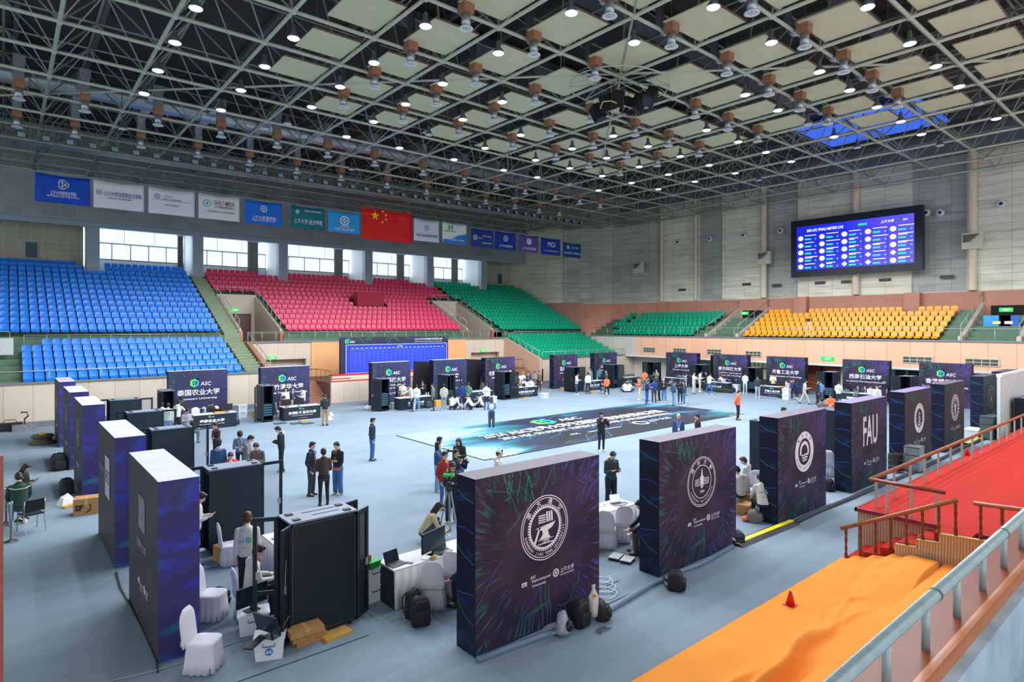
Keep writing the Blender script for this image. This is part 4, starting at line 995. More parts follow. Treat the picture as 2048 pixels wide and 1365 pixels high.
PR_B = burst_mat('burst_print_blue', (44, 46, 76), (56, 54, 88), (50, 150, 130), (70, 110, 220), .6)
PR_G = burst_mat('burst_print_grey', (54, 52, 58), (66, 62, 70), (60, 110, 100), (90, 100, 150), .4)
def glow_mat(name, base, a, b_, thr=.52):
    m, t, b = node_mat(name, .6); L = t.links; b.inputs['Specular IOR Level'].default_value = .25
    tc = N(t, 'ShaderNodeTexCoord'); mp = N(t, 'ShaderNodeMapping'); mp.inputs['Scale'].default_value = (.9, .9, 1.7); mp.inputs['Rotation'].default_value = (.5, .4, .2)
    L.new(tc.outputs['Object'], mp.inputs[0])
    n = N(t, 'ShaderNodeTexNoise'); n.inputs['Scale'].default_value = 1.5; n.inputs['Detail'].default_value = 2; n.inputs['Distortion'].default_value = .6; L.new(mp.outputs[0], n.inputs['Vector'])
    n2 = N(t, 'ShaderNodeTexNoise'); n2.inputs['Scale'].default_value = .8; L.new(tc.outputs['Object'], n2.inputs['Vector'])
    c = ramp(t, n2.outputs[0], [(.42, a), (.6, b_)])
    k = N(t, 'ShaderNodeMapRange', i1=thr - .08, i2=thr + .2, i3=0.0, i4=.85); L.new(n.outputs[0], k.inputs[0])
    mx = N(t, 'ShaderNodeMix', data_type='RGBA', i6=lin(base)); L.new(k.outputs[0], mx.inputs[0]); L.new(c.outputs[0], mx.inputs[7]); L.new(mx.outputs[2], b.inputs['Base Color'])
    return m
SIDE_D = glow_mat('side_print_navy', (16, 18, 44), (20, 50, 130), (24, 90, 130), .62)
SIDE_L = glow_mat('side_print_vivid', (60, 54, 110), (54, 66, 210), (24, 128, 138), .57)
TOP_P = mat('panel_top_print', (96, 84, 100), .6, var=.06); TOP_W = mat('panel_top_white_tape', (206, 206, 214), .5, var=.08, scale=3)
TOP_V = mat('panel_top_violet', (118, 104, 152), .6, var=.06)
LGREEN = mat('circuit_green', (44, 136, 124), .6); LBLUE = mat('circuit_blue', (66, 86, 196), .6); LVIOL = mat('circuit_violet', (104, 80, 160), .6)
def circuit(w, h, seed, n=16):
    """printed circuit lines, three colours"""
    r = random.Random(seed); out = []
    def walk(x, y, dx, dy, k):
        p = [(x, y)]
        for i in range(k):
            l = r.uniform(.08, .32); x += dx * l; y += dy * l
            x = max(-w / 2 + .03, min(w / 2 - .03, x)); y = max(.04, min(h - .04, y)); p.append((x, y))
            c = r.choice(((1, 0), (1, 0), (.7, .7))); dx, dy = (dy * .9 + .3 * dx, dx * -.5 + dy * .8) if r.random() < .5 else (dx, dy * 1.0)
            if r.random() < .4: dx, dy = dy, dx
        return p
    for i in range(n):
        top = i % 2 == 0
        x = r.uniform(-w / 2, w / 2); y = h - .04 if top else r.uniform(.1, .8)
        a = (x / (w / 2)); out.append((walk(x, y, -a * .5 + r.uniform(-.3, .3), -1 if top else r.choice((-1, 1)), r.randint(3, 6)), 2 + (0 if (top and x < .3) or r.random() < .35 else 1 if r.random() < .7 else 2), r.uniform(.006, .014)))
    # green zigzag at the top left, blue cluster at the top right, tree at the foot
    for x0 in (-w * .3, -w * .24, -w * .18): out.append(([(x0, h - .02), (x0 + .12, h - .45), (x0 + .2, h - .1), (x0 + .32, h - .55)], 2, .016))
    for x0 in (w * .36, w * .42, w * .46): out.append(([(x0, h - .02), (x0 - .16, h - .4), (x0 + .05, h - .5), (x0 - .1, h - .8)], 3, .014))
    for x0 in (-.05, .06, .14): out.append(([(x0, .75), (x0, .5), (x0 + .05, .3), (x0 + .05, .05)], 2, .014)); out.append(([(x0, .45), (x0 - .35, .34), (x0 - .4, .04)], 2, .01))
    return out
def ring_text(b_, s, r, a0, a1, size, bottom=False, bold=.01):
    n = len(s)
    for i, ch in enumerate(s):
        if ch == ' ': continue
        key = (ch, bold, 'CENTER', 0.0)
        if key not in TEXT_CACHE:
            o = text(ch, 1, WHITE, bold=bold); bpy.data.objects.remove(o)
        me, w0, h0 = TEXT_CACHE[key]
        a = a0 + (a1 - a0) * (i + .5) / n
        ca, sa = math.cos(a), math.sin(a); q = a - PI / 2 if not bottom else a + PI / 2
        cq, sq = math.cos(q), math.sin(q); V = []
        for v in me.vertices:
            x, y = v.co.x * size, (v.co.y - .35) * size; V.append((r * ca + x * cq - y * sq, r * sa + x * sq + y * cq, 0))
        b_.mesh(V, [tuple(p.vertices) for p in me.polygons])
def annulus(b_, r0, r1, n=48, z=0):
    vs = [(r0 * math.cos(2 * PI * i / n), r0 * math.sin(2 * PI * i / n), z) for i in range(n)] + [(r1 * math.cos(2 * PI * i / n), r1 * math.sin(2 * PI * i / n), z) for i in range(n)]
    b_.mesh(vs, [(i, (i + 1) % n, n + (i + 1) % n, n + i) for i in range(n)])
def flat(b_, pts, z=.001): b_.face([(x, y, z) for x, y in pts])
def rect(b_, x0, x1, y0, y1, z=.001): flat(b_, [(x0, y0), (x1, y0), (x1, y1), (x0, y1)], z)
INKD = mat('dark_print', (34, 32, 52), .6)
def seal(parent, kind, cx, cz, r):
    b_ = MB()
    if kind == 'gear':
        annulus(b_, .97 * r, r); annulus(b_, .90 * r, .925 * r); annulus(b_, .60 * r, .66 * r)
        for k in range(52): a = 2 * PI * k / 52; c, s = math.cos(a), math.sin(a); b_.face([(c * .65 * r - s * .014, s * .65 * r + c * .014, 0), (c * .65 * r + s * .014, s * .65 * r - c * .014, 0), (c * .72 * r + s * .014, s * .72 * r - c * .014, 0), (c * .72 * r - s * .014, s * .72 * r + c * .014, 0)])
        ring_text(b_, '學大通交', .81 * r, PI * .9, PI * .12, .2 * r); ring_text(b_, 'SHANGHAI JIAO TONG UNIVERSITY', .81 * r, PI * 1.05, PI * 1.98, .125 * r, True)
        for k in range(4): rect(b_, -.28 * r, .02 * r, (.16 + .07 * k) * r, (.2 + .07 * k) * r)
        for k in range(3): flat(b_, [((.06 + .1 * k) * r, .16 * r), ((.13 + .1 * k) * r, .16 * r), ((.11 + .1 * k) * r, .48 * r), ((.04 + .1 * k) * r, .48 * r)])
        flat(b_, [(-.4 * r, .02 * r), (.45 * r, .12 * r), (.3 * r, -.04 * r), (.12 * r, -.1 * r), (.16 * r, -.24 * r), (.24 * r, -.34 * r), (-.24 * r, -.34 * r), (-.1 * r, -.2 * r), (-.12 * r, -.08 * r)])
        flat(b_, [(-.48 * r, -.42 * r), (-.4 * r, -.46 * r), (-.18 * r, .04 * r), (-.24 * r, .06 * r)])
        rect(b_, -.3 * r, .34 * r, -.5 * r, -.47 * r); rect(b_, -.3 * r, .34 * r, -.37 * r, -.35 * r)
        ring_text(b_, '1896', 1.2 * r, PI * .5 + .2, PI * .5 - .2, .17 * r) if False else None
        for k in range(3): annulus(b_, 0, 0, 3)
    elif kind == 'hall':
        annulus(b_, .97 * r, r); annulus(b_, .91 * r, .93 * r); annulus(b_, .64 * r, .67 * r)
        ring_text(b_, '蘭州大學', .79 * r, PI * .88, PI * .12, .2 * r); ring_text(b_, 'LANZHOU UNIVERSITY', .79 * r, PI * 1.12, PI * 1.88, .125 * r, True)
        for s in (-1, 1):
            rect(b_, s * .3 * r - .18 * r, s * .3 * r + .18 * r, -.14 * r, -.11 * r); rect(b_, s * .3 * r - .18 * r, s * .3 * r + .18 * r, .1 * r, .13 * r)
            for k in range(5): rect(b_, s * .3 * r + (-.18 + .085 * k) * r, s * .3 * r + (-.15 + .085 * k) * r, -.14 * r, .13 * r)
            rect(b_, s * .3 * r - .18 * r, s * .3 * r + .18 * r, -.02 * r, 0)
        rect(b_, -.14 * r, .14 * r, -.14 * r, .2 * r); flat(b_, [(-.07 * r, .2 * r), (.07 * r, .2 * r), (.015 * r, .52 * r), (-.015 * r, .52 * r)])
        flat(b_, [(-.1 * r, -.16 * r), (.1 * r, -.16 * r), (.04 * r, -.26 * r), (-.04 * r, -.26 * r)])
    elif kind == 'wave':
        annulus(b_, .66 * r, r)
        b_.mesh(*(lambda V, F: (V, F))([(.5 * r * math.cos(a) * q, .5 * r * math.sin(a) * q + .02 * r, 0) for q in (1, .66) for a in [(-.12 + 1.24 * k / 20) * PI for k in range(21)]], [(i, i + 1, 22 + i, 21 + i) for i in range(20)]))
        for k in range(3): flat(b_, [(-.34 * r + .05 * k * r, (-.1 - .13 * k) * r), (-.1 * r, (-.16 - .13 * k) * r), (.1 * r, (-.1 - .13 * k) * r), (.42 * r - .08 * k * r, (-.14 - .13 * k) * r), (.38 * r - .08 * k * r, (-.22 - .13 * k) * r), (.1 * r, (-.18 - .13 * k) * r), (-.1 * r, (-.24 - .13 * k) * r), (-.3 * r + .05 * k * r, (-.18 - .13 * k) * r)])
        b_.cur = 1; n0 = len(b_.v); ring_text(b_, '青海大学', .83 * r, PI * .85, PI * .15, .17 * r); ring_text(b_, 'QINGHAI UNIVERSITY', .83 * r, PI * 1.1, PI * 1.9, .125 * r, True)
        b_.v = b_.v[:n0] + [(x, y, z + .002) for x, y, z in b_.v[n0:]]
    elif kind == 'chevron':
        annulus(b_, .66 * r, r); b_.cur = 1; n0 = len(b_.v)
        for k in range(16): a = PI * (-.15 + 1.3 * (k + .5) / 16); c, s = math.cos(a), math.sin(a); flat(b_, [(c * .78 * r - s * .04 * r, s * .78 * r + c * .04 * r), (c * .78 * r + s * .04 * r, s * .78 * r - c * .04 * r), (c * .9 * r + s * .04 * r, s * .9 * r - c * .04 * r), (c * .9 * r - s * .04 * r, s * .9 * r + c * .04 * r)][::-1], .003)
        ring_text(b_, '大学', .82 * r, PI * 1.35, PI * 1.65, .16 * r, True); b_.v = b_.v[:n0] + [(x, y, .003) for x, y, z in b_.v[n0:]]
        b_.cur = 0
        for k in range(4):
            y0 = (.42 - .26 * k) * r; q = (.2 + .07 * k) * r if k < 3 else .3 * r
            flat(b_, [(-q, y0 - q * 1.1), (-q * .72, y0 - q * 1.1), (0, y0 - .1 * r), (q * .72, y0 - q * 1.1), (q, y0 - q * 1.1), (0, y0 + .04 * r)])
    elif kind == 'figure':
        annulus(b_, .93 * r, r); annulus(b_, .56 * r, .6 * r)
        for k in range(18):
            a = 2 * PI * (k + .5) / 18; c, s = math.cos(a), math.sin(a); flat(b_, [(c * .66 * r - s * .07 * r, s * .66 * r + c * .07 * r), (c * .66 * r + s * .07 * r, s * .66 * r - c * .07 * r), (c * .88 * r + s * .07 * r, s * .88 * r - c * .07 * r), (c * .88 * r - s * .07 * r, s * .88 * r + c * .07 * r)][::-1])
        flat(b_, [(-.1 * r, -.45 * r), (.1 * r, -.45 * r), (.16 * r, .05 * r), (.34 * r, .3 * r), (.08 * r, .18 * r), (0, .48 * r), (-.08 * r, .18 * r), (-.34 * r, .3 * r), (-.16 * r, .05 * r)])
    else:
        annulus(b_, .97 * r, r); annulus(b_, .62 * r, .64 * r)
        for k in range(20): a = 2 * PI * k / 20; c, s = math.cos(a), math.sin(a); flat(b_, [(c * .74 * r - s * .03 * r, s * .74 * r + c * .03 * r), (c * .74 * r + s * .03 * r, s * .74 * r - c * .03 * r), (c * .86 * r + s * .03 * r, s * .86 * r - c * .03 * r)][::-1])
        flat(b_, [(-.05 * r, -.3 * r), (.05 * r, -.3 * r), (.05 * r, .35 * r), (-.05 * r, .35 * r)])
        for k in range(4): rect(b_, -.25 * r, .25 * r, (-.4 + .1 * k) * r, (-.36 + .1 * k) * r)
    o = b_.build('university_seal', [WHITE, INKD], parent)
    o.matrix_basis = Matrix.Translation((cx, -.008, cz)) @ FRONT.to_4x4()
    if kind == 'gear': text('1896', .11 * r, WHITE, 'seal_year', parent, (cx + .02 * r, -.012, cz - .46 * r), FRONT)
    if kind == 'hall': text('1909', .12 * r, WHITE, 'seal_year', parent, (cx, -.012, cz - .45 * r), FRONT)
def small_logos(t, cz, k=1.0):
    b_ = MB().box(-.5 * k, -.38 * k, -.008, -.004, cz - .03, cz + .04)
    b_.build('sponsor_mark', WHITE, t); text('ASC', .04, INKD, 'sponsor_lettering', t, (-.44 * k, -.012, cz - .015), FRONT)
    text('ASC', .05, WHITE, 'sponsor_lettering', t, (-.24 * k, -.01, cz + .06), FRONT); text('Supercomputer', .07, WHITE, 'sponsor_lettering', t, (-.04 * k, -.01, cz - .005), FRONT, .46 * k); text('Community', .06, WHITE, 'sponsor_lettering', t, (-.1 * k, -.01, cz - .09), FRONT, .34 * k)
    b_ = MB(); annulus(b_, .05, .075, 20); annulus(b_, 0.01, .03, 10); o = b_.build('host_emblem', WHITE, t); o.matrix_basis = Matrix.Translation((.32 * k, -.008, cz + .02)) @ FRONT.to_4x4()
    text('上海大学', .09, WHITE, 'host_lettering', t, (.6 * k, -.01, cz), FRONT, .36 * k); text('SHANGHAI UNIVERSITY', .03, WHITE, 'host_lettering', t, (.6 * k, -.01, cz - .06), FRONT, .36 * k)
PH = 2.9
def printed_wall(x, y, rz, label, w=3.05, th=.53, front=PR_F, side=SIDE_D, top=TOP_P, seed=1, lines=True):
    t = empty('printed_wall', (x, y, 0), rz, label, 'printed wall', 'printed booth walls around the court')
    b_ = MB(); a = w / 2; h = PH
    V = [(-a, 0, 0), (a, 0, 0), (a, 0, h), (-a, 0, h), (-a, th, 0), (a, th, 0), (a, th, h), (-a, th, h)]
    b_.v = V; b_.f = [(0, 1, 2, 3), (5, 4, 7, 6), (4, 0, 3, 7), (1, 5, 6, 2), (3, 2, 6, 7), (0, 4, 5, 1)]; b_.m = [0, 1, 1, 1, 5, 1]
    if lines:
        for p, mi, wd in circuit(w, h, seed): b_.cur = mi; b_.ribbon(p, wd, (0, 0, 0), (1, 0, 0), (0, 0, 1), (0, -1, 0), .003)
        for s in (-1, 1):
            r = random.Random(seed + s)
            for k in range(5):
                z = .5 + .5 * k; b_.cur = 3 if k % 2 else 2
                b_.ribbon([(.05, z), (.3, z + r.uniform(-.05, .1)), (th - .03, z + r.uniform(-.1, .3))], .012, (s * a, 0, 0), (0, 1, 0), (0, 0, 1), (s, 0, 0), .003)
    b_.build('wall_body', [front, side, LGREEN, LBLUE, LVIOL, top], t)
    return t
def univ_wall(x, y, rz, cn, en, label, **k):
    t = printed_wall(x, y, rz, label, **k); asc_logo(t, (-.22, -.01, 2.2), .5)
    text(cn, .34, WHITE, 'university_name', t, (0, -.01, 1.55), FRONT, min(2.3, .36 * len(cn)), bold=.012)
    en = en if isinstance(en, (list, tuple)) else [en]
    for i, e in enumerate(en): text(e, .15, WHITE, 'university_name_latin', t, (0, -.01, 1.28 - .22 * i), FRONT, min(2.6, .095 * len(e)), bold=.01)
    small_logos(t, .75, .8); return t
# near right row, logos outward
def seal_wall(xa, xb, kind, label, seed, front=PR_F, side=SIDE_D, top=TOP_P, r=.575):
    t = printed_wall((xa + xb) / 2, 7.92, 0, label, w=xb - xa, front=front, side=side, seed=seed, top=top)
    if kind == 'FAU':
        text('FAU', 1.0, WHITE, 'university_letters', t, (0, -.01, 1.42), FRONT, 1.25, bold=.02)
        s_ = MB()
        for k in range(3): s_.box(-.62, -.36, -.014, -.012, 1.56 + .08 * k, 1.575 + .08 * k).box(-.62, -.2, -.014, -.012, 2.2 + .07 * k, 2.212 + .07 * k).box(-.2, .24, -.014, -.012, 1.48 + .07 * k, 1.492 + .07 * k).box(.2, .62, -.014, -.012, 1.5 + .06 * k, 1.51 + .06 * k)
        s_.build('letter_stripes', INKD, t)
    else: seal(t, kind, .05, 1.8, r)
    small_logos(t, .9 if kind != 'FAU' else .8); return t
seal_wall(5.87, 8.85, 'gear', 'nearest dark purple printed wall with gear shaped seal reading SHANGHAI JIAO TONG UNIVERSITY', 3)
seal_wall(10.76, 13.87, 'hall', 'dark purple printed wall with round seal reading LANZHOU UNIVERSITY 1909', 3)
seal_wall(16.02, 19.0, 'wave', 'printed wall with solid white ring seal and wave emblem, reading QINGHAI UNIVERSITY', 3)
seal_wall(20.9, 23.97, 'FAU', 'printed wall with the large striped letters FAU', 3, top=TOP_V)
seal_wall(25.8, 28.88, 'chevron', 'printed wall with round seal of stacked arrows, just beyond the FAU wall', 3, top=TOP_V, front=PR_G)
seal_wall(30.6, 33.52, 'figure', 'grey printed wall with round seal of a raised figure, second beyond the FAU wall', 3, front=PR_G)
seal_wall(36.8, 39.6, 'thin', 'grey printed wall with thin ringed seal beside the white container curtain', 3, front=PR_G)
printed_wall(42.8, 8.0, 0, 'last printed wall of the near row, its top showing above the white curtain', seed=5, front=PR_G)
# left row, logo side faces away from the court
LW = [(11.05, 14.0, 'nearest printed wall of the left row with tall white emblem and white taped top', 'thin'), (16.0, 19.0, 'second printed wall of the left row with a white sheet stuck on its side', 'sheet'),
      (23.2, 26.1, 'third printed wall of the left row with pale round seal', 'thin'), (28.0, 31.0, 'fourth printed wall of the left row', 'thin'), (33.5, 36.5, 'farthest printed wall of the left row, nearest the blue seats', 'thin')]
for i, (a, b_, lab, kd) in enumerate(LW):
    t = printed_wall(1.9, (a + b_) / 2, -PI / 2, lab, w=b_ - a, th=.6, front=PR_G, side=SIDE_L, top=TOP_W, seed=20 + i, lines=False)  # logo faces greyed: their grazing-angle sheen is put into the print colour
    if kd == 'sheet': MB().box(.0, .75, -.02, -.01, 1.35, 2.3).build('white_sheet', mat('white_paper', (176, 176, 190), .7), t); text('ASC', .3, GREYI, 'sheet_lettering', t, (.38, -.03, 1.7), FRONT); text('UNIVERSITY', .16, GREYI, 'wall_lettering', t, (-.55, -.02, 1.8), FRONT)
    elif i == 0:
        e = MB(); e.box(-.3, .3, -.012, -.005, 1.75, 2.35); annulus_z = None; e.build('emblem_block', mat('dim_white_print', (120, 120, 132), .7, var=.5, scale=14), t)
        text('香港中文大学', .16, mat('dim_white', (150, 150, 165), .7), 'wall_lettering', t, (0, -.01, 1.4), FRONT, .9); text('SUN YAT-SEN UNIVERSITY', .12, MATS['dim_white'], 'wall_lettering', t, (0, -.01, 1.15), FRONT, 1.4) if False else None
        small_logos(t, .75, .8)
    else: seal(t, kd, 0, 1.85, .45); small_logos(t, .8, .7)
# rows with the names towards the court
U = univ_wall
Yb = 37.3
U(8.4, Yb, 0, '泰国农业大学', 'Kasetsart University', 'printed wall reading Kasetsart University below the blue seats', front=PR_B, top=WHITE, seed=31, w=3.0, th=.5, lines=False)
U(13.25, Yb, 0, '新竹清华大学', 'National Tsing Hua University', 'printed wall reading National Tsing Hua University', front=PR_B, top=WHITE, seed=32, w=2.95, th=.5, lines=False)
U(20.5, Yb, 0, '华中科技大学', ['Huazhong University of', 'Science and Technology'], 'printed wall in front of the results board with five characters partly behind a rack', front=PR_B, seed=33, w=2.95, lines=False, top=WHITE)
U(25.35, Yb, 0, '中山大学', 'Sun Yat-sen University', 'printed wall behind the open rack, just right of the results board', front=PR_B, seed=34, w=2.95, lines=False, top=WHITE)
U(30.1, Yb, 0, '北京航空航天大学', 'Beihang University', 'printed wall behind the Beihang University table', front=PR_F, seed=35, w=3.0)
U(37.4, Yb, 0, '暨南大学', 'Jinan University', 'printed wall under the left part of the lower green seats', front=PR_F, seed=36, w=2.9)
U(42.6, Yb, 0, '山西大学', 'Shanxi University', 'printed wall nearest the corner under the green seats', front=PR_F, seed=37, w=3.1)
Xe = 48.0
def ye(px0, px1): return (on_x(px0, 720, Xe)[0] + on_x(px1, 720, Xe)[0]) / 2, on_x(px0, 720, Xe)[0] - on_x(px1, 720, Xe)[0]
for px0, px1, cn, en, lab, sd in ((1332, 1394, '上海大学', 'Shanghai University', 'printed wall reading Shanghai University by the corner', 41), (1426, 1495, '南方科技大学', ['Southern University of', 'Science and Technology'], 'printed wall reading Southern University of Science and Technology', 42),
                                (1533, 1610, '齐鲁工业大学', 'Qilu University of Technology', 'printed wall reading Qilu University of Technology', 43), (1685, 1778, '西南石油大学', 'Southwest Petroleum University', 'printed wall reading Southwest Petroleum University', 44),
                                (1838, 1943, '香港理工大学', 'The Hong Kong Polytechnic University', 'printed wall with Hong Kong characters partly behind the near row', 45)):
    yc, w = ye(px0, px1); U(Xe, yc, -PI / 2, cn, en, lab, front=PR_F, seed=sd, w=w)
# ---------------------------------------------------------------- floor banner
FB = burst_mat('floor_banner_print', (30, 32, 44), (48, 44, 58), (30, 170, 120), (60, 90, 230), 1.0, 0, 0, 22)
t = empty('floor_banner', (24.75, 22.85, 0), 0, 'large dark printed floor banner of the contest in the middle of the court', 'floor banner')
m, tt, b = node_mat('banner_print', .4); L = tt.links
tc = N(tt, 'ShaderNodeTexCoord'); s = N(tt, 'ShaderNodeSeparateXYZ'); L.new(tc.outputs['Object'], s.inputs[0])
mp = N(tt, 'ShaderNodeMapping'); mp.inputs['Scale'].default_value = (.16, .5, 1); mp.inputs['Rotation'].default_value = (0, 0, .35); L.new(tc.outputs['Object'], mp.inputs[0])
n = N(tt, 'ShaderNodeTexNoise'); n.inputs['Scale'].default_value = 1.4; n.inputs['Detail'].default_value = 3; n.inputs['Distortion'].default_value = .8; L.new(mp.outputs[0], n.inputs['Vector'])
ab = N(tt, 'ShaderNodeMath', operation='ABSOLUTE'); L.new(s.outputs[0], ab.inputs[0])
ed = N(tt, 'ShaderNodeMapRange', i1=-3.0, i2=-9.5, i3=0.0, i4=.5); L.new(s.outputs[0], ed.inputs[0])
er = N(tt, 'ShaderNodeMapRange', i1=5.5, i2=9.5, i3=0.0, i4=.22); L.new(s.outputs[0], er.inputs[0]); es = N(tt, 'ShaderNodeMath', operation='ADD'); L.new(ed.outputs[0], es.inputs[0]); L.new(er.outputs[0], es.inputs[1]); ed = es
ay = N(tt, 'ShaderNodeMapRange', i1=0.5, i2=3.6, i3=0.0, i4=.2); L.new(s.outputs[1], ay.inputs[0])
su = N(tt, 'ShaderNodeMath', operation='ADD'); L.new(n.outputs[0], su.inputs[0]); L.new(ed.outputs[0], su.inputs[1])
sv = N(tt, 'ShaderNodeMath', operation='ADD'); L.new(su.outputs[0], sv.inputs[0]); L.new(ay.outputs[0], sv.inputs[1])
rr = ramp(tt, sv.outputs[0], [(.52, (36, 38, 48)), (.68, (40, 52, 84)), (.78, (36, 110, 116)), (.9, (96, 150, 190)), (1.0, (150, 182, 214))]); L.new(rr.outputs[0], b.inputs['Base Color'])
MB().box(-9.95, 9.95, -3.5, 3.6, .002, .02).build('banner_sheet', m, t)
FLAT = basis((1, 0, 0), (0, 1, 0))
asc_logo(t, (-1.6, 2.0, .026), 1.6, FLAT)
text('2024 ASC世界大学生超级计算机竞赛总决赛', 1.0, WHITE, 'banner_lettering', t, (0, .1, .026), FLAT, 14.2, bold=.01)
text('2024 ASC STUDENT SUPERCOMPUTER CHALLENGE FINALS', .5, WHITE, 'banner_lettering', t, (0, -.75, .026), FLAT, 13.4, bold=.01)
text('Supercomputer Community', .3, WHITE, 'banner_lettering', t, (-.8, -1.9, .026), FLAT, 2.4); text('ASC', .26, WHITE, 'banner_lettering', t, (-3.0, -1.9, .026), FLAT)
b_ = MB(); annulus(b_, .35, .5, 24, .026); o = b_.build('host_emblem', WHITE, t); o.location = (2.3, -1.7, 0)
text('上海大学', .5, WHITE, 'banner_lettering', t, (4.1, -1.8, .026), FLAT, 2.2)
b_ = MB()
for k in range(26):
    r = random.Random(k); x, y = r.uniform(-9.5, 9.5), r.uniform(-3.4, -.9) if k % 3 else r.uniform(2, 3.4); b_.cur = k % 2
    b_.ribbon([(x, y), (x + r.uniform(.4, 1.2), y + .3), (x + 1.3, y + r.uniform(-.5, .9)), (x + 2.2, y + .8)] if abs(x) < 7.4 else [(x * .98, y * .9), (x * .9, y * .98)], .035, (0, 0, .022), (1, 0, 0), (0, 1, 0), (0, 0, 1), .002)
b_.v = [(max(-9.9, min(9.9, x)), max(-3.45, min(3.55, y)), z) for x, y, z in b_.v]
b_.build('circuit_lines', [LGREEN, mat('line_cyan', (60, 130, 190), .5)], t)
MB().box(-9.99, 9.99, -3.56, -3.5, .0, .028).box(-9.99, -9.95, -3.56, 3.6, 0, .028).build('dark_edge_tape', DARKPL, t)
y_ = MB()
for sx in (-1, 1):
    for k in range(6): y_.box(sx * 9.97 + (-.25 if sx > 0 else 0) * k * .0 - .02, sx * 9.97 + .04, -3.5 + .25 * k, -3.38 + .25 * k, .028, .032)
for k in range(6): y_.box(-9.9 + .3 * k, -9.75 + .3 * k, -3.55, -3.5, .029, .032).box(9.95 - .3 * k, 10.1 - .3 * k, -3.55, -3.45, .029, .032)
y_.build('yellow_tape', mat('yellow_tape', (240, 220, 10), .5), t)
# ================================================================ furniture and equipment
PERF = mat('perforated_black_door', (22, 30, 38), .5, .3, alpha=.72); RACKB = mat('rack_black', (28, 40, 50), .45, .25, spec=.4)
RACKT = mat('rack_top_grey_blue', (128, 140, 158), .4, .2); SERV = mat('server_front', (70, 104, 118), .35, .5, var=.3, scale=20)
CLOTHD = mat('dark_blue_tablecloth', (18, 34, 48), .8, var=.06); CLOTHW = mat('white_tablecloth', (212, 210, 212), .8, var=.03)
COVER = mat('white_chair_cover', (214, 212, 222), .8, var=.03); BINW = mat('white_plastic_bin', (210, 216, 224), .4, var=.02)
def door_panel(t, x, y, dx, dy, w, name='door', matl=None, h=1.95, see=False):
    """rack door hinged at x, y and extending along dx, dy"""
    l = math.hypot(dx, dy); dx /= l; dy /= l
    M = Matrix(((dx, -dy, 0, x), (dy, dx, 0, y), (0, 0, 1, .08), (0, 0, 0, 1)))
    b_ = MB(); b_.box(0, .07, -.02, .02, 0, h, M).box(w - .07, w, -.02, .02, 0, h, M).box(.07, w - .07, -.02, .02, 0, .07, M).box(.07, w - .07, -.02, .02, h - .07, h, M)
    if see: b_.box(.07, w - .07, -.015, .015, h * .3, h * .34, M)
    d = b_.build(name, RACKB, t)
    if not see: MB().box(.07, w - .07, -.006, .006, .07, h - .07, M).build('door_mesh', matl or PERF, d)
    MB().box(w - .1, w - .05, -.035, .035, h * .45, h * .52, M).build('door_handle', GALV, d)
    return d
def rack(x, y, rz, label, w=.6, d=1.15, h=2.02, servers=True, doors=(), top=RACKT, group='black server racks'):
    """front face at local y = 0 looking along -Y"""
    t = empty('server_rack', (x, y, 0), rz, label, 'server rack', group); a = w / 2
    c = MB(); c.box(-a, -a + .03, 0, d, .06, h).box(a - .03, a, 0, d, .06, h).box(-a, a, d - .02, d, .06, h).box(-a, a, 0, d, .06, .1)
    for sx in (-1, 1): c.box(sx * (a - .05) - .02, sx * (a - .05) + .02, .03, .07, .1, h)
    c.build('cabinet_body', RACKB, t)
    tp = MB(); tp.box(-a - .005, a + .005, -.005, d + .005, h, h + .03); tp.build('top_cover', top, t)
    tv = MB()
    for sy in (.12, d - .2): tv.box(-a + .06, -a + .2, sy, sy + .1, h + .03, h + .045).box(a - .2, a - .06, sy, sy + .1, h + .03, h + .045)
    tv.box(-.04, -.02, .2, d - .2, h + .03, h + .036).box(.04, .06, .2, d - .2, h + .03, h + .036); tv.build('cable_ports', DARKPL, t)
    if servers:
        n0 = 5 if servers is True else servers
        for k in range(n0):
            s = MB().box(-a + .06, a - .06, .05, d - .3, .35 + .135 * k, .44 + .135 * k); s.build('server', SERV, t)
    for sx in (-1, 1):
        for sy in (.08, d - .08): MB().tube((sx * (a - .06), sy, .0), (sx * (a - .06), sy, .08), .03, 8).build('caster', DARKPL, t)
    for dd in doors: door_panel(t, *dd[:5], see=len(dd) > 5)
    return t
# near left rack: long side towards the spectator, doors open at both ends
t = empty('server_rack', (3.72, 10.25, 0), 0, 'large black server rack standing nearest at the lower left, doors open', 'server rack', 'black server racks')
MB().box(0, 1.2, 0, .02, .07, 2.03).box(0, 1.2, .58, .6, .07, 2.03).box(0, 1.2, .02, .58, .07, .12).build('side_panels', RACKB, t)
b_ = MB()
for x in (0, 1.17):
    for y in (.0, .57): b_.box(x, x + .03, y, y + .03, .07, 2.03)
b_.build('corner_posts', RACKB, t)
MB().box(.02, 1.18, -.006, 0, .1, .12).box(.02, 1.18, -.006, 0, 1.98, 2.0).box(.02, .04, -.006, 0, .1, 2.0).box(1.16, 1.18, -.006, 0, .1, 2.0).build('side_panel_frame', mat('rack_edge_grey', (62, 72, 84), .4, .4), t)
MB().box(-.01, 1.21, -.01, .61, 2.03, 2.06).build('top_cover', RACKT, t)
b_ = MB()
for x in (.08, 1.0):
    for y in (.06, .42): b_.box(x, x + .12, y, y + .1, 2.06, 2.08)
b_.box(.35, .95, .42, .44, 2.06, 2.066).box(.45, .95, .2, .215, 2.06, 2.066); b_.build('cable_ports', DARKPL, t)
for x in (.1, 1.1):
    for y in (.08, .52): MB().tube((x, y, 0), (x, y, .07), .035, 8).build('caster', DARKPL, t)
for k in range(6): MB().box(.1, 1.05, .06, .54, .3 + .16 * k, .39 + .16 * k).build('server', SERV, t)
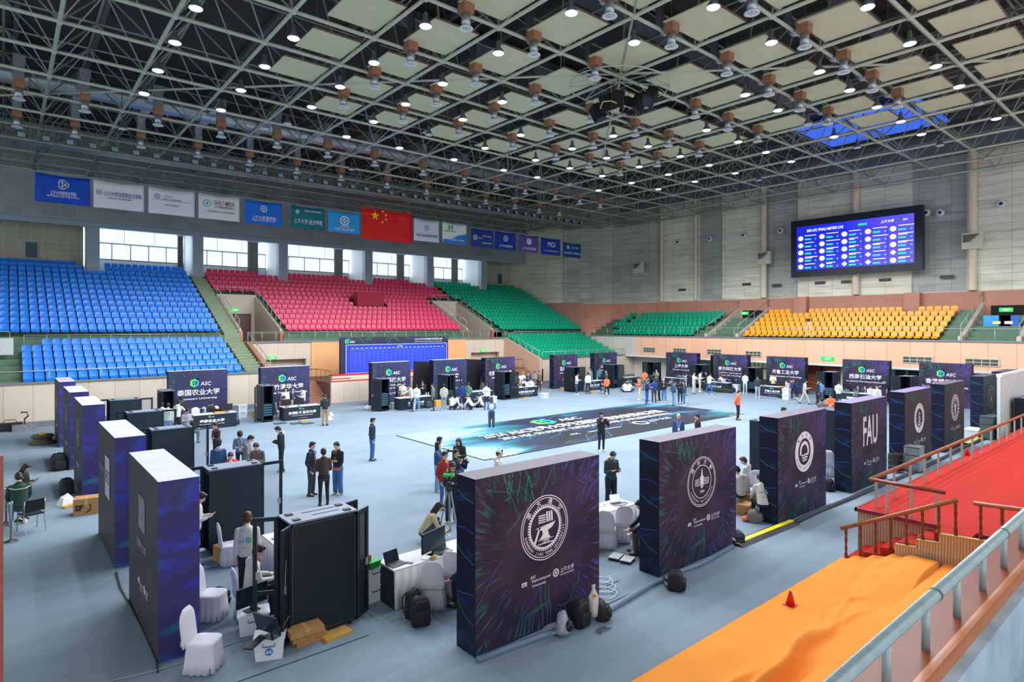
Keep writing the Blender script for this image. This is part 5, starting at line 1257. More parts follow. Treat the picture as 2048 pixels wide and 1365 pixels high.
door_panel(t, 0, .0, -.18, -.16, .3); door_panel(t, 0, .6, -.42, .22, .42, see=True); door_panel(t, 1.2, 0, .3, .18, .36); door_panel(t, 1.2, .6, .5, .15, .36)
b_ = MB()
b_.path([(-.12, -.12, 1.5), (-.15, -.16, 1.1), (-.22, -.14, .7), (-.2, -.1, .3), (-.1, -.05, .15)], .008, 5).path([(-.1, -.2, .6), (-.2, -.2, .45), (-.3, -.1, .3)], .008, 5)
b_.build('loose_cables', mat('grey_cable', (120, 126, 134), .5), t)
for i, (x, y, yy, lab) in enumerate(((3.68, 15.35, 0, 'black server rack behind the nearest left rack, glass door swung out'), (3.68, 22.45, 0, 'black server rack in the third booth of the left row'), (3.68, 27.5, 0, 'black server rack in the fourth booth of the left row'), (3.7, 32.65, 0, 'farthest black server rack of the left row'))):
    t = empty('server_rack', (x, y, 0), 0, lab, 'server rack', 'black server racks')
    MB().box(0, 1.17, 0, .02, .07, 2.0).box(0, 1.17, .58, .6, .07, 2.0).box(0, 1.17, .02, .58, .07, .12).box(0, .03, .02, .58, 1.9, 2.0).box(1.14, 1.17, .02, .58, 1.9, 2.0).build('side_panels', mat('rack_side_blue_black', (30, 44, 56), .45, .25), t)
    MB().box(-.01, 1.18, -.01, .61, 2.0, 2.03).build('top_cover', RACKT, t)
    b_ = MB()
    for a in (.08, .98):
        for c in (.06, .42): b_.box(a, a + .12, c, c + .1, 2.03, 2.05)
    b_.build('cable_ports', DARKPL, t)
    for a in (.1, 1.08):
        for c in (.08, .52): MB().tube((a, c, 0), (a, c, .07), .035, 6).build('caster', DARKPL, t)
    for k in range(5): MB().box(.1, 1.05, .06, .54, .3 + .16 * k, .39 + .16 * k).build('server', SERV, t)
    door_panel(t, 1.17, .02, 1, .02, .52, matl=mat('tinted_door_glass', (150, 168, 180), .1, alpha=.22)); door_panel(t, 0, .55, -.3, .04, .32, see=True)
# racks of the far rows
for x, y, lab, drs, sv in ((6.52, 35.35, 'black rack beside the Kasetsart University wall', ((-.3, 0, -.3, -.6, .55),), 0), (11.38, 34.8, 'tall open rack with cables beside the National Tsing Hua table', ((-.3, 0, -.9, -.25, .5, 1),), 5),
                       (18.5, 34.5, 'black rack with closed side in front of the results board', ((-.3, .02, -.7, .35, .6),), 6), (23.4, 34.4, 'open rack in front of the printed wall right of the results board', ((-.3, 0, -.1, -1, .55, 1), (.3, 0, .5, -.8, .5, 1)), 5),
                       (28.2, 34.1, 'open rack of white servers left of the Beihang table', ((-.3, 0, -.6, -.6, .5, 1), (.3, 0, .8, -.4, .6)), 6), (35.75, 34.4, 'black rack in front of the printed wall below the green seats', ((-.3, 0, -1, -.2, .5), (.3, 0, 1, -.6, .5)), 3),
                       (40.55, 34.4, 'black rack with open door in front of the printed wall nearest the corner', ((-.3, 0, -.6, -.7, .5, 1), (.3, 0, .6, -.8, .55)), 3)):
    rack(x, y, 0, lab, servers=sv, doors=drs)
for y, lab in ((34.85, 'black rack with both doors spread open in the corner of the court'), (29.75, 'black rack beside the Shanghai University wall, one glass door open'), (24.9, 'black rack between the Southern and Qilu University walls'), (19.0, 'black rack with open doors in front of the wooden door'), (14.1, 'black rack in front of the louvred opening')):
    rack(46.0, y, -PI / 2, lab, servers=4, w=.7, doors=((-.35, 0, -1, -.25, .5), (.35, 0, 1, -.3, .5)))
# racks behind the near right row
for x, y, lab in ((10.35, 9.9, 'black rack seen as a thin edge left of the LANZHOU UNIVERSITY wall'), (15.75, 10.0, 'black rack behind the left edge of the QINGHAI UNIVERSITY wall'), (20.4, 10.0, 'black rack behind the left edge of the FAU wall'), (25.2, 10.0, 'black rack behind the wall with stacked arrows')):
    rack(x + .35, y, 0, lab, servers=False, w=.62 if x > 11 else .45)
# ---- tables
TABLES = []
def snap(p):
    """keep things that stand on a table inside its top"""
    if not .74 < p[2] < .79: return p
    best = None
    for x, y, rz, x0, x1, d, h in TABLES:
        c, s = math.cos(rz), math.sin(rz); lx, ly = (p[0] - x) * c + (p[1] - y) * s, -(p[0] - x) * s + (p[1] - y) * c
        cx, cy = max(x0 + .18, min(x1 - .18, lx)), max(.13, min(d - .16, ly)); q = (lx - cx) ** 2 + (ly - cy) ** 2
        if best is None or q < best[0]: best = (q, (x + cx * c - cy * s, y + cx * s + cy * c, h))
    return best[1]
def dark_table(x, y, rz, w, cn, en, label, d=.7, h=.76):
    t = empty('exhibitor_table', (x, y, 0), rz, label, 'table', 'dark clothed tables of the teams'); TABLES.append((x, y, rz, -w / 2, w / 2, d, h + .013))
    MB().box(-w / 2, w / 2, 0, d, .0, h - .01).build('tablecloth_skirt', CLOTHD, t)
    MB().box(-w / 2 - .01, w / 2 + .01, -.01, d + .01, h - .01, h + .012).build('table_top', CLOTHW, t)
    asc_logo(t, (-.12, -.012, h - .12), .13); text(cn, .17, WHITE, 'team_name', t, (0, -.012, h - .4), FRONT, min(w * .75, .2 * len(cn)), bold=.035)
    text(en, .07, WHITE, 'team_name_latin', t, (0, -.012, h - .52), FRONT, min(w * .75, 1.2)); text('ASC  Community', .035, WHITE, 'sponsor_lettering', t, (0, -.012, h - .66), FRONT, .5)
    return t
TB = {}
for k, x, y, rz, w, cn, en, lab in (('kas', 8.4, 34.45, 0, 2.4, '泰国农业大学', 'Kasetsart University', 'dark table reading Kasetsart University'), ('ts', 13.2, 34.5, 0, 2.15, '台湾新竹清华大学', 'National Tsing Hua University', 'dark table reading National Tsing Hua University'),
                                  ('hz', 20.5, 34.1, 0, 2.4, '华中科技大学', 'Huazhong University', 'dark table in front of the Huazhong wall with people leaning over it'), ('sys', 25.8, 34.2, 0, 2.2, '中山大学', 'Sun Yat-sen University', 'dark table partly hidden behind students sitting on the floor'),
                                  ('bh', 30.3, 34.4, 0, 2.25, '北京航空航天大学', 'Beihang University', 'dark table reading Beihang University'), ('jn', 38.0, 34.5, 0, 2.3, '西北工业大学', 'Northwestern Polytechnical', 'dark table under the lower green seats behind the squatting person'),
                                  ('sx', 42.8, 34.8, 0, 2.4, '山西大学', 'Shanxi University', 'dark table nearest the corner with white chairs behind'), ('sh', 45.4, 32.0, -PI / 2, 2.2, '上海大学', 'Shanghai University', 'dark table in front of the Shanghai University wall'),
                                  ('su', 44.7, 27.4, -PI / 2, 2.3, '南方科技大学', 'Southern University', 'dark table in front of the Southern University wall, black bags at its foot'), ('ql', 44.8, 22.6, -PI / 2, 2.4, '齐鲁工业大学', 'Qilu University of Technology', 'dark table reading Qilu University of Technology'),
                                  ('xn', 44.8, 16.7, -PI / 2, 2.4, '西南石油大学', 'Southwest Petroleum University', 'dark table reading Southwest Petroleum University')):
    TB[k] = dark_table(x, y, rz, w, cn, en, lab)
def skirted_table(x, y, rz, w, d, label, h=.75, skirt=('front', 'back')):
    t = empty('skirted_table', (x, y, 0), rz, label, 'table', 'white skirted tables'); TABLES.append((x, y, rz, 0, w, d, h))
    MB().box(0, w, 0, d, h - .03, h).build('table_top', CLOTHW, t)
    def pleats(x0, y0, x1, y1, nx, ny):
        n = int(math.hypot(x1 - x0, y1 - y0) / .035); a = []; c = []
        for k in range(n + 1):
            u = k / n; q = .022 * math.sin(k * 1.25) + .008 * math.sin(k * .37)
            a.append((x0 + (x1 - x0) * u + nx * .004, y0 + (y1 - y0) * u + ny * .004, h - .02)); c.append((x0 + (x1 - x0) * u + nx * (.03 + q), y0 + (y1 - y0) * u + ny * (.03 + q), .02))
        b_ = MB(); b_.mesh(a + c, [(i, i + 1, n + 2 + i, n + 1 + i) for i in range(n)]); o = b_.build('pleated_skirt', CLOTHW, t, True); md = o.modifiers.new('t', 'SOLIDIFY'); md.thickness = .006
    pleats(0, 0, w, 0, 0, -1); pleats(0, 0, 0, d, -1, 0) if 'left' in skirt else MB().box(.0, .01, .02, d, .0, h - .03).build('dark_side_cloth', mat('navy_side_cloth', (24, 30, 58), .8), t)
    pleats(0, d, w, d, 0, 1)
    b_ = MB()
    for a in (.06, w - .06):
        for c in (.06, d - .06): MB().tube((a, c, 0), (a, c, h - .03), .02, 6).build('leg', STEEL, t)
    return t
skirted_table(5.68, 10.25, 0, 2.6, .66, 'white skirted table with monitor and laptops behind the SHANGHAI JIAO TONG wall')
skirted_table(10.5, 10.05, 0, 2.2, .66, 'white skirted table between the two nearest right row walls')
skirted_table(15.0, 10.2, 0, 2.3, .66, 'white skirted table with students before the QINGHAI wall')
skirted_table(4.4, 13.9, -PI / 2, 2.2, .62, 'white skirted table beside the standing student at the lower left', skirt=('left',))
# ---- chairs
def chair_proto():
    t = empty('covered_chair', (0, 0, 0))
    def sq(z, a, w, off=0, wave=0.0, n=48):
        r = []
        for k in range(n):
            q = 2 * PI * k / n; c, s = math.cos(q), math.sin(q); m_ = (abs(c) ** 5 + abs(s) ** 5) ** -.2
            wv = 1 + wave * math.sin(q * 14 + .6 * math.sin(q * 3)); r.append((a * c * m_ * wv, off + w * s * m_ * wv, z))
        return r
    b_ = MB(); b_.loft([sq(.02, .235, .24, 0, .085), sq(.2, .215, .225, 0, .05), sq(.40, .205, .215, 0, .015), sq(.445, .215, .225), sq(.465, .20, .21), sq(.468, .1, .1)][:5] + [sq(.468, .12, .12)])
    b_.build('seat_cover', COVER, t, True)
    b_ = MB(); rings = []
    for k in range(9):
        z = .40 + .56 * k / 8; w = .215 if k < 6 else .215 * math.sqrt(max(0.05, 1 - ((k - 5) / 3.4) ** 2)); y = -.2 - .07 * k / 8
        rings.append([(w * math.cos(2 * PI * i / 20), y - .02 + (.032 if k < 8 else .015) * math.sin(2 * PI * i / 20), z) for i in range(20)])
    b_.loft(rings); b_.build('back_cover', COVER, t, True)
    b_ = MB(); b_.box(-.2, .2, -.262, -.235, .44, .52); b_.build('sash_band', mat('cover_band', (196, 190, 196), .7), t)
    b_ = MB()
    for sx in (-1, 1):
        for y in (-.19, .19): MB().tube((sx * .18, y, 0), (sx * .18, y, .1), .018, 6).build('leg', CHROME, t)
    return t
CHAIR0 = None
def chair(x, y, rz, label, name_group='white covered chairs'):
    global CHAIR0
    if CHAIR0 is None: CHAIR0 = c = chair_proto(); c.location = (x, y, 0); c.rotation_euler = (0, 0, rz)
    else: c = copy_tree(CHAIR0, None, (x, y, 0), rz)
    return tag(c, label, 'chair', name_group)
def heading(x, y, face):
    l = math.hypot(x, y); v = (x / l, y / l); a = math.radians(face)
    dx = -math.cos(a) * v[0] + math.sin(a) * v[1]; dy = -math.cos(a) * v[1] - math.sin(a) * v[0]
    return math.atan2(-dx, dy)
def chair_px(px, py, face, label, z=0.0):
    x, y, _ = at(px, py, z); return chair(x, y, heading(x, y, face), label)
chair_px(408, 1338, 62, 'empty white covered chair nearest at the lower left corner')
chair_px(424, 1236, 62, 'empty white covered chair half behind the nearest left printed wall')
chair_px(464, 1128, 100, 'white covered chair with a grey jacket beside the standing student')
chair_px(868, 1212, 172, 'white covered chair beside two black backpacks'); chair_px(918, 1190, 150, 'white covered chair mostly hidden by the SHANGHAI JIAO TONG wall')
chair_px(1214, 1094, 172, 'empty white covered chair at the table between the two nearest right walls'); chair_px(1247, 1082, 185, 'white covered chair with a dark bag on it')
chair_px(1281, 1102, 268, 'white covered chair under the man in grey trousers')
chair_px(1490, 1008, 165, 'white covered chair under the dark haired student before the QINGHAI wall'); chair_px(1506, 998, 200, 'white covered chair right of the dark haired student'); chair_px(1524, 1005, 215, 'white covered chair half hidden by the QINGHAI wall')
chair_px(1659, 952, 170, 'white covered chair left of the FAU wall')
for k, (px, py) in enumerate(((373, 850), (387, 845), (405, 848))): pass
x, y, _ = at(415, 846); chair(9.0, 36.0, PI, 'white covered chair behind the Kasetsart table'); chair(8.0, 36.0, PI, 'second white covered chair behind the Kasetsart table')
for k, yy in enumerate((42.0, 42.7, 43.5)): chair(yy, 36.2, PI, 'white chair behind the table nearest the corner, %s from its left' % nth(k))
# black metal chair lower left
t = empty('metal_chair', at(62, 1062), heading(*at(62, 1062)[:2], 200), 'black chair with thin metal legs beside the seated man at the far left', 'chair')
MB().box(-.22, .22, -.2, .22, .44, .47).build('seat', DARKPL, t); MB().box(-.22, .22, -.24, -.21, .55, .85).build('backrest', DARKPL, t)
for sx in (-1, 1):
    MB().path([(sx * .22, .24, 0), (sx * .22, .2, .44), (sx * .22, -.2, .46), (sx * .22, -.24, .86)], .012, 6).build('side_frame', CHROME, t, True); MB().tube((sx * .22, -.18, .45), (sx * .22, -.3, 0), .012, 6).build('leg', CHROME, t)
def stanchion(px, py, label):
    t = empty('barrier_post', at(px, py), 0, label, 'barrier post', 'steel barrier posts')
    MB().lathe([(.16, 0), (.16, .02), (.05, .05)], 16).build('base', CHROME, t); MB().lathe([(.032, .04), (.032, .92), (.045, .93), (.045, 1.0)], 12).build('post', CHROME, t, True)
stanchion(22, 1084, 'chrome barrier post nearest at the far left edge'); stanchion(12, 1048, 'chrome barrier post behind the nearest one at the left edge')
# ---- small electronics
def monitor(p, rz, label, w=.54, h=.32, group='monitors on the tables', lit=False, tilt=0):
    p = snap(p)
    t = empty('monitor', p, rz, label, 'monitor', group); T = Matrix.Rotation(tilt, 4, 'X')
    MB().box(-w / 2, w / 2, 0, .03, .1, .1 + h, T).build('screen_housing', DARKPL, t); MB().box(-w / 2 + .015, w / 2 - .015, -.004, 0, .12, .09 + h, T).build('screen', mat('dark_screen', (30, 44, 58), .2), t)
    MB().tube((0, .04, .0), (0, .04, .2), .02, 8).build('stand_neck', DARKPL, t); MB().box(-.12, .12, -.06, .12, 0, .012).build('stand_base', DARKPL, t); return t
def laptop(p, rz, label, lit=None, col=None, a=105):
    p = snap(p)
    t = empty('laptop', p, rz, label, 'laptop', 'laptops on the tables'); c = col or mat('laptop_grey', (120, 124, 132), .4, .4)
    MB().box(-.17, .17, 0, .24, 0, .016).build('keyboard_base', c, t); MB().box(-.15, .15, .1, .22, .016, .018).build('keys', DARKPL, t)
    T = Matrix.Translation((0, .24, .016)) @ Matrix.Rotation(math.radians(a - 90) * -1, 4, 'X')
    MB().box(-.17, .17, 0, .008, 0, .22, T).build('lid', c, t); MB().box(-.16, .16, -.002, 0, .01, .21, T).build('screen', lit or mat('dark_screen', (30, 44, 58), .2), t); return t
LITW = mat('lit_laptop_white', (220, 230, 250), .4, emit=.7, var=0); LITT = mat('lit_laptop_teal', (40, 90, 104), .4, emit=.2, var=.2, scale=30)
def on(px, py, z): return at(px, py, z)
monitor(on(868, 1110, .75), math.radians(18), 'wide black monitor on the white table behind the gear seal wall', .72, .4)
laptop(on(803, 1134, .75), math.radians(10), 'open black laptop at the left end of the white table', col=DARKPL, a=110)
laptop(on(893, 1112, .75), math.radians(-150), 'open laptop with teal lit screen beside the wide monitor', LITT) if False else laptop(on(895, 1108, .75), math.radians(0), 'open laptop with teal lit screen beside the wide monitor', LITT)
laptop(on(1242, 1012, .75), math.radians(-15), 'open laptop with bright white screen near the LANZHOU wall', LITW)
laptop(on(1210, 1018, .75), math.radians(30), 'half hidden laptop at the left end of the second white table', col=DARKPL) if False else None
laptop(on(548, 1083, .75), math.radians(-70), 'silver laptop on the white table beside the standing student'); 
laptop(on(424, 822, .77), PI, 'laptop at the middle of the Kasetsart table', col=DARKPL)
monitor(on(453, 825, .77), math.radians(185), 'black monitor at the right end of the Kasetsart table', .6, .35)
monitor(on(577, 823, .77), math.radians(180), 'black monitor at the left of the National Tsing Hua table', .6, .35); monitor(on(623, 820, .77), math.radians(176), 'black monitor at the right of the National Tsing Hua table', .6, .35)
for k, (px, py) in enumerate(((1043, 776), (1059, 775))): laptop(on(px, py, .77), 0, 'open laptop on the Beihang table, %s from its left end' % nth(k))
monitor((45.0, 23.4, .77), PI / 2, 'dark monitor at the left end of the Qilu table', .6, .35); monitor((45.0, 22.0, .77), PI / 2, 'dark monitor near the right end of the Qilu table', .6, .35)
for k in range(2): laptop((45.1, 17.3 - .6 * k, .77), PI / 2, 'laptop on the Southwest Petroleum table, %s from its left end' % nth(k))
monitor((45.0, 17.9, .77), PI / 2, 'dark monitor at the left end of the Southwest Petroleum table', .5, .32)
for nm, x, y in (('Shanghai University', 45.7, 31.5), ('Southern University', 45.0, 27.0)): laptop((x, y, .77), PI / 2, 'open laptop on the %s table' % nm)
# ---- bins, boxes, bags
def bin_(p, rz, label, w=.5, d=.36, h=.3, lid=True, num=None, z=0):
    t = empty('storage_bin', (p[0], p[1], z), rz, label, 'storage bin', 'white plastic storage bins'); a, c = w / 2, d / 2
    b_ = MB(); b_.loft([[(-a * .88, -c * .88, 0), (a * .88, -c * .88, 0), (a * .88, c * .88, 0), (-a * .88, c * .88, 0)], [(-a, -c, h * .93), (a, -c, h * .93), (a, c, h * .93), (-a, c, h * .93)]]); b_.build('bin_body', BINW, t)
    MB().box(-a - .015, a + .015, -c - .015, c + .015, h * .93, h).box(-a + .03, a - .03, -c + .03, c - .03, h, h + .01).build('lid', BINW, t)
    MB().path([(-.09, -c - .02, h * .8), (-.09, -c - .03, h * .68), (.09, -c - .03, h * .68), (.09, -c - .02, h * .8)], .008, 5).build('handle', DARKPL, t)
    b_ = MB(); b_.face([(.0 + .06 * math.cos(k * PI / 8), -c * .95 - .004, h * .4 + .06 * math.sin(k * PI / 8)) for k in range(16)]); b_.build('round_sticker', mat('blue_sticker', (20, 110, 190), .5), t) if num else None
    if num: text(num, .06, WHITE, 'sticker_number', t, (0, -c * .95 - .008, h * .4 - .03), FRONT)
    return t
p = on(540, 1300, .1); bin_(p, math.radians(-24), 'white storage bin with round blue 04 sticker nearest the rack', .46, .34, .36, num='04')
p = on(507, 1245, .15); bin_(p, math.radians(-15), 'white storage bin behind the 04 bin with a monitor standing on it', .5, .36, .36)
p = on(742, 1190, .1); bin_(p, math.radians(5), 'lower of the two stacked white bins left of the skirted table', .44, .34, .34); bin_(p, math.radians(5), 'upper of the two stacked white bins, carrying snack boxes', .44, .34, .34, z=.351)
monitor((at(505, 1222, .37)[0], at(505, 1222, .37)[1], .372), math.radians(12), 'black monitor standing on the rear white bin', .56, .34)
monitor((at(540, 1276, .37)[0], at(540, 1276, .37)[1], .372), math.radians(-65), 'thin black monitor seen edge on, on the 04 bin', .5, .32, tilt=.3)
t = empty('keyboard', (at(512, 1287, .37)[0], at(512, 1287, .37)[1], .375), math.radians(40), 'black keyboard lying on the left rim of the 04 bin', 'keyboard'); MB().box(-.22, .22, -.07, .07, 0, .02).build('key_tray', DARKPL, t)
b_ = MB()
for i in range(14):
    for j in range(5): b_.box(-.21 + .03 * i, -.187 + .03 * i, -.06 + .025 * j, -.04 + .025 * j, .02, .026)
b_.build('keys', mat('key_grey', (50, 54, 60), .5), t)
bin_(on(484, 832, .1), 0, 'lower white bin beside the Kasetsart table', .5, .4, .36); q = on(484, 832, .1); bin_(q, 0, 'upper white bin beside the Kasetsart table', .5, .4, .36, z=.371)
bin_(on(1088, 794, .1), math.radians(8), 'open white bin with a plastic bag right of the Beihang table', .62, .45, .36)
bin_(on(1469, 779, .2), -PI / 2, 'white bin between the Southern University table and its rack', .9, .5, .6)
q = on(1573, 797, .1); bin_(q, -PI / 2, 'lower white bin beside the Qilu table', .5, .4, .4); bin_(q, -PI / 2, 'upper white bin beside the Qilu table', .5, .4, .4, z=.411)
bin_(on(1947, 871, .1), 0, 'long white bin between the two farthest near row walls', 1.1, .6, .42); bin_(on(1258 - 470 + 0, 812, .2), 0, 'white bin beside the left end of the Huazhong table', .4, .3, .4)
bin_(on(987, 800, .2), 0, 'white waste bin in front of the open Beihang rack', .36, .36, .45); bin_(on(1692, 803, .2), -PI / 2, 'low white bin in front of the Southwest Petroleum table', .8, .45, .3)
def carton(p, rz, w, d, h, label, z=0.0, m=None, mark=None):
    t = empty('cardboard_box', (p[0], p[1], z), rz, label, 'cardboard box', 'cardboard boxes on the floor')
    MB().box(-w / 2, w / 2, -d / 2, d / 2, 0, h).build('box_body', m or CARD, t); MB().box(-.03, .03, -d / 2 - .002, d / 2 + .002, h * .6, h + .002).build('packing_tape', mat('packing_tape', (196, 160, 104), .4), t)
    if mark: text(mark, h * .4, DARKPL, 'box_lettering', t, (-w * .3, -d / 2 - .004, h * .2), FRONT)
    return t
a = math.radians(0)
carton(on(618, 1275, .05), .05, .55, .3, .11, 'lowest flat brown box of the three leaning at the near rack'); q = on(612, 1268, .15); carton(q, 0, .55, .3, .11, 'middle brown box of the three at the near rack', z=.112); carton(on(610, 1262, .25), -.04, .56, .3, .1, 'top brown box of the three at the near rack', z=.224)
carton(on(672, 1268, .03), .1, .5, .28, .05, 'flat yellowish carton lying right of the three stacked boxes', m=mat('yellow_cardboard', (206, 156, 70), .7))
for k in range(3): carton(on(447, 1112, .1), .2, .34, .3, .12, '%s box of the stack of brown boxes behind the seated students' % ['bottom', 'middle', 'top'][k], z=.121 * k, m=mat('yellow_cardboard', (206, 156, 70), .7))
t = carton((1.86, 21.3, 0), -.18, .62, .45, .46, 'large SF marked brown carton against the left row walls'); text('SF', .17, DARKPL, 'box_lettering', t, (-.17, -.23, .14), FRONT, .2, bold=.05)
r_ = MB(); r_.path([(-.02 + .13 * math.cos(a_), -.235, .22 + .15 * math.sin(a_)) for a_ in [(-.75 + 1.05 * k / 10) * PI / 1.6 for k in range(11)]], .012, 5); r_.build('box_ring_mark', DARKPL, t)
for px, py, lab, w, h in ((515, 838, 'brown box stack left of the National Tsing Hua rack', .5, .42), (753, 813, 'brown box beside the closed rack near the results board', .45, .32), (877, 815, 'brown boxes left of the rack on the right of the results board', .7, .4), (1129, 784, 'brown box left of the rack under the green seats', .55, .28), (1186, 789, 'small flat brown box near the squatting person', .35, .12)):
    carton(on(px, py - 2, 0), 0, w, w * .7, h, lab, m=mat('yellow_cardboard', (206, 156, 70), .7))
t = carton(on(608, 842, 0), 0, .5, .3, .05, 'flat yellow carton lying before the National Tsing Hua table', m=MATS['yellow_cardboard']); carton(on(1050, 797, 0), 0, .55, .3, .05, 'flat yellow carton lying before the Beihang table', m=MATS['yellow_cardboard'])
for k, px in enumerate((560, 593, 614)):
    t = empty('floor_plate', on(px, 848, 0), 0, '%s grey ribbed plate on the floor before the National Tsing Hua table' % nth(k), 'plate', 'grey plates on the floor'); b_ = MB().box(-.3, .3, -.22, .22, 0, .05)
    for i in range(7): b_.box(-.28 + .08 * i, -.24 + .08 * i, -.24, -.22, 0, .07)
    b_.build('plate_body', mat('plate_grey', (96, 112, 116), .5, .3), t)
def backpack(p, rz, label, col, w=.32, d=.2, h=.46, z=0.0, lie=0.0, group='backpacks on the floor'):
    t = empty('backpack', (p[0], p[1], z), rz, label, 'backpack', group); t.rotation_euler = (lie, 0, rz)
    m = mat('bag_%d_%d_%d' % col, col, .75, var=.12, scale=9, bump=.3)
    rings = []
    for k in range(9):
        v = k / 8; s = (.94, 1, 1.0, 1.0, 1, .98, .95, .86, .6)[k]
        rings.append([(w / 2 * s * (abs(math.cos(q)) ** .38) * (1 if math.cos(q) > 0 else -1), d / 2 * s * (abs(math.sin(q)) ** .38) * (1 if math.sin(q) > 0 else -1), h * v) for q in [2 * PI * i / 20 for i in range(20)]])
    MB().loft(rings).build('bag_body', m, t, True)
    MB().loft([[(w * .38 * s * (abs(math.cos(q)) ** .35) * (1 if math.cos(q) > 0 else -1), -d * .5 + d * .2 * s * (abs(math.sin(q)) ** .35) * (1 if math.sin(q) > 0 else -1), h * z_) for q in [2 * PI * i / 16 for i in range(16)]] for s, z_ in ((.85, .06), (1, .1), (1, .5), (.8, .58))]).build('front_pocket', m, t, True)
    zc = mat('grey_zip', (96, 100, 108), .5); MB().path([(-w * .42, -d * .34, h * .55), (-w * .4, -d * .4, h * .78), (-w * .2, -d * .42, h * .9), (w * .2, -d * .42, h * .9), (w * .4, -d * .4, h * .78), (w * .42, -d * .34, h * .55)], .006, 4).build('zip', zc, t)
    MB().path([(-.04, 0, h * .97), (-.04, 0, h * 1.05), (.04, 0, h * 1.05), (.04, 0, h * .97)], .008, 5).build('grab_handle', DARKPL, t)
    for sx in (-1, 1): MB().path([(sx * w * .25, d * .4, h * .92), (sx * w * .3, d * .8, h * .7), (sx * w * .32, d * .75, h * .3), (sx * w * .36, d * .4, h * .06)], .016, 5).build('shoulder_strap', DARKPL, t)
    return t
backpack(on(826, 1222, .1), .5, 'left of the two black backpacks beside the white chair', (26, 28, 34), .3, .22, .5); backpack(on(841, 1238, .1), -.3, 'right of the two black backpacks beside the white chair', (20, 20, 28), .34, .24, .5)
backpack(on(436, 1204, .05), .6, 'black backpack slumped behind the empty white chair', (24, 26, 34), .34, .26, .3, lie=.3)
backpack(on(1160, 1240, .1), .1, 'tall black backpack leaning on the gear seal wall', (20, 22, 28), .34, .24, .46); backpack(on(1210, 1232, .05), .7, 'black backpack with white strap marks lying at the end of the pile', (28, 28, 32), .36, .24, .34, lie=-.5)
backpack(on(1351, 1168, .1), .5, 'glossy black backpack at the foot of the LANZHOU wall', (18, 20, 26), .38, .3, .36); backpack(on(1512, 1037, .1), .3, 'grey brown backpack beside the QINGHAI wall', (112, 104, 100), .4, .3, .34, lie=-.3)
backpack(on(1468, 1077, .1), -.4, 'dark blue black bag at the left end of the yellow cable ramp', (26, 34, 56), .44, .3, .3, lie=.3); backpack(on(1656, 976, .1), 0, 'black bag beside the FAU wall', (24, 24, 30), .34, .3, .4)
backpack(on(118, 935, .1), .2, 'large black backpack against the third left wall', (26, 28, 36), .5, .4, .62); backpack(on(133, 982, .1), .3, 'black and grey backpack against the second left wall', (44, 44, 52), .36, .3, .5)
backpack(on(1250, 1040, .5), 0, 'dark bag lying on the covered chair between the walls', (24, 24, 30), .2, .2, .3, z=.47, group='bags on chairs') if False else None
backpack(on(467, 848, .05), 0, 'black bag in front of the right end of the Kasetsart table', (34, 36, 44), .6, .3, .3, group='bags at tables'); backpack(on(857, 815, .05), 0, 'black backpack before the Huazhong table', (50, 62, 66), .4, .25, .45, group='bags at tables')
for k, (px, py, w) in enumerate(((1441, 784, .8), (1455, 785, .9), (1466, 783, .5), (1525, 790, .45), (1562, 795, .5))): backpack(on(px, py, .05), -1.2, '%s dark bag from the left along the foot of the Southern and Qilu tables' % nth(k), (30, 34, 40), w, .3, .34, group='bags at tables')
backpack(on(1173, 783, .05), 0, 'grey suitcase shaped bag between two students under the green seats', (96, 104, 120), .5, .3, .6, group='bags at tables')
# pile at the foot of the near wall
t = empty('umbrella_bag', on(1128, 1262, .05), .4, 'open grey and white printed bag in the pile at the near wall', 'bag'); b_ = MB(); rings = []
for k in range(7): v = k / 6; rings.append([(.2 * (1 - .35 * v) * math.cos(q), .15 * (1 - .6 * v) * math.sin(q) + .05 * v, .3 * v) for q in [2 * PI * i / 14 for i in range(14)]])
b_.loft(rings); b_.build('bag_body', mat('grey_print_bag', (150, 156, 170), .7, var=.5, scale=9), t, True); MB().ell((0, -.1, .1), (.11, .07, .1), 10, 7).build('bag_opening', DARKPL, t, True)
t = empty('laptop_sleeve', on(1100, 1262, .02), .9, 'light grey flat laptop sleeve at the left end of the pile', 'laptop sleeve'); MB().box(-.17, .17, -.12, .12, .0, .03, Matrix.Rotation(-.35, 4, 'X')).build('sleeve_body', mat('light_grey_sleeve', (166, 170, 180), .6), t)
t = empty('plastic_bag', on(1187, 1232, .1), 0, 'white and orange plastic bag standing in the pile', 'plastic bag'); b_ = MB(); b_.loft([[(.1 * s * math.cos(q) * (1 + .15 * math.sin(q * 5)), .08 * s * math.sin(q), z) for q in [2 * PI * i / 16 for i in range(16)]] for s, z in ((1, 0), (1.1, .1), (.95, .25), (1, .36), (.5, .44), (.25, .5), (.4, .56))]); b_.build('bag_body', mat('white_plastic', (206, 206, 200), .4, var=.2, scale=12), t, True)
MB().ell((-.04, -.07, .4), (.05, .03, .03), 8, 6).build('orange_patch', mat('orange_print', (240, 110, 50), .5), t)
def cable(pts, label, col=(190, 196, 202), r=.012, cat='cable', grp='cables on the floor', name='cable'):
    return tag(MB().path(pts, r, 6).build(name, mat('cable_%d_%d_%d' % col, col, .5), None, True), label, cat, grp)
c = on(1216, 1195, .02); cable([(c[0] + .22 * math.cos(a_) * (1 + .15 * math.sin(a_ * 1.7)) + .01 * k, c[1] + .2 * math.sin(a_) + .012 * k, .02 + .004 * (k % 5)) for k, a_ in enumerate([i * .42 for i in range(60)])], 'white cable coiled on the floor right of the near wall', (214, 220, 224), .009)
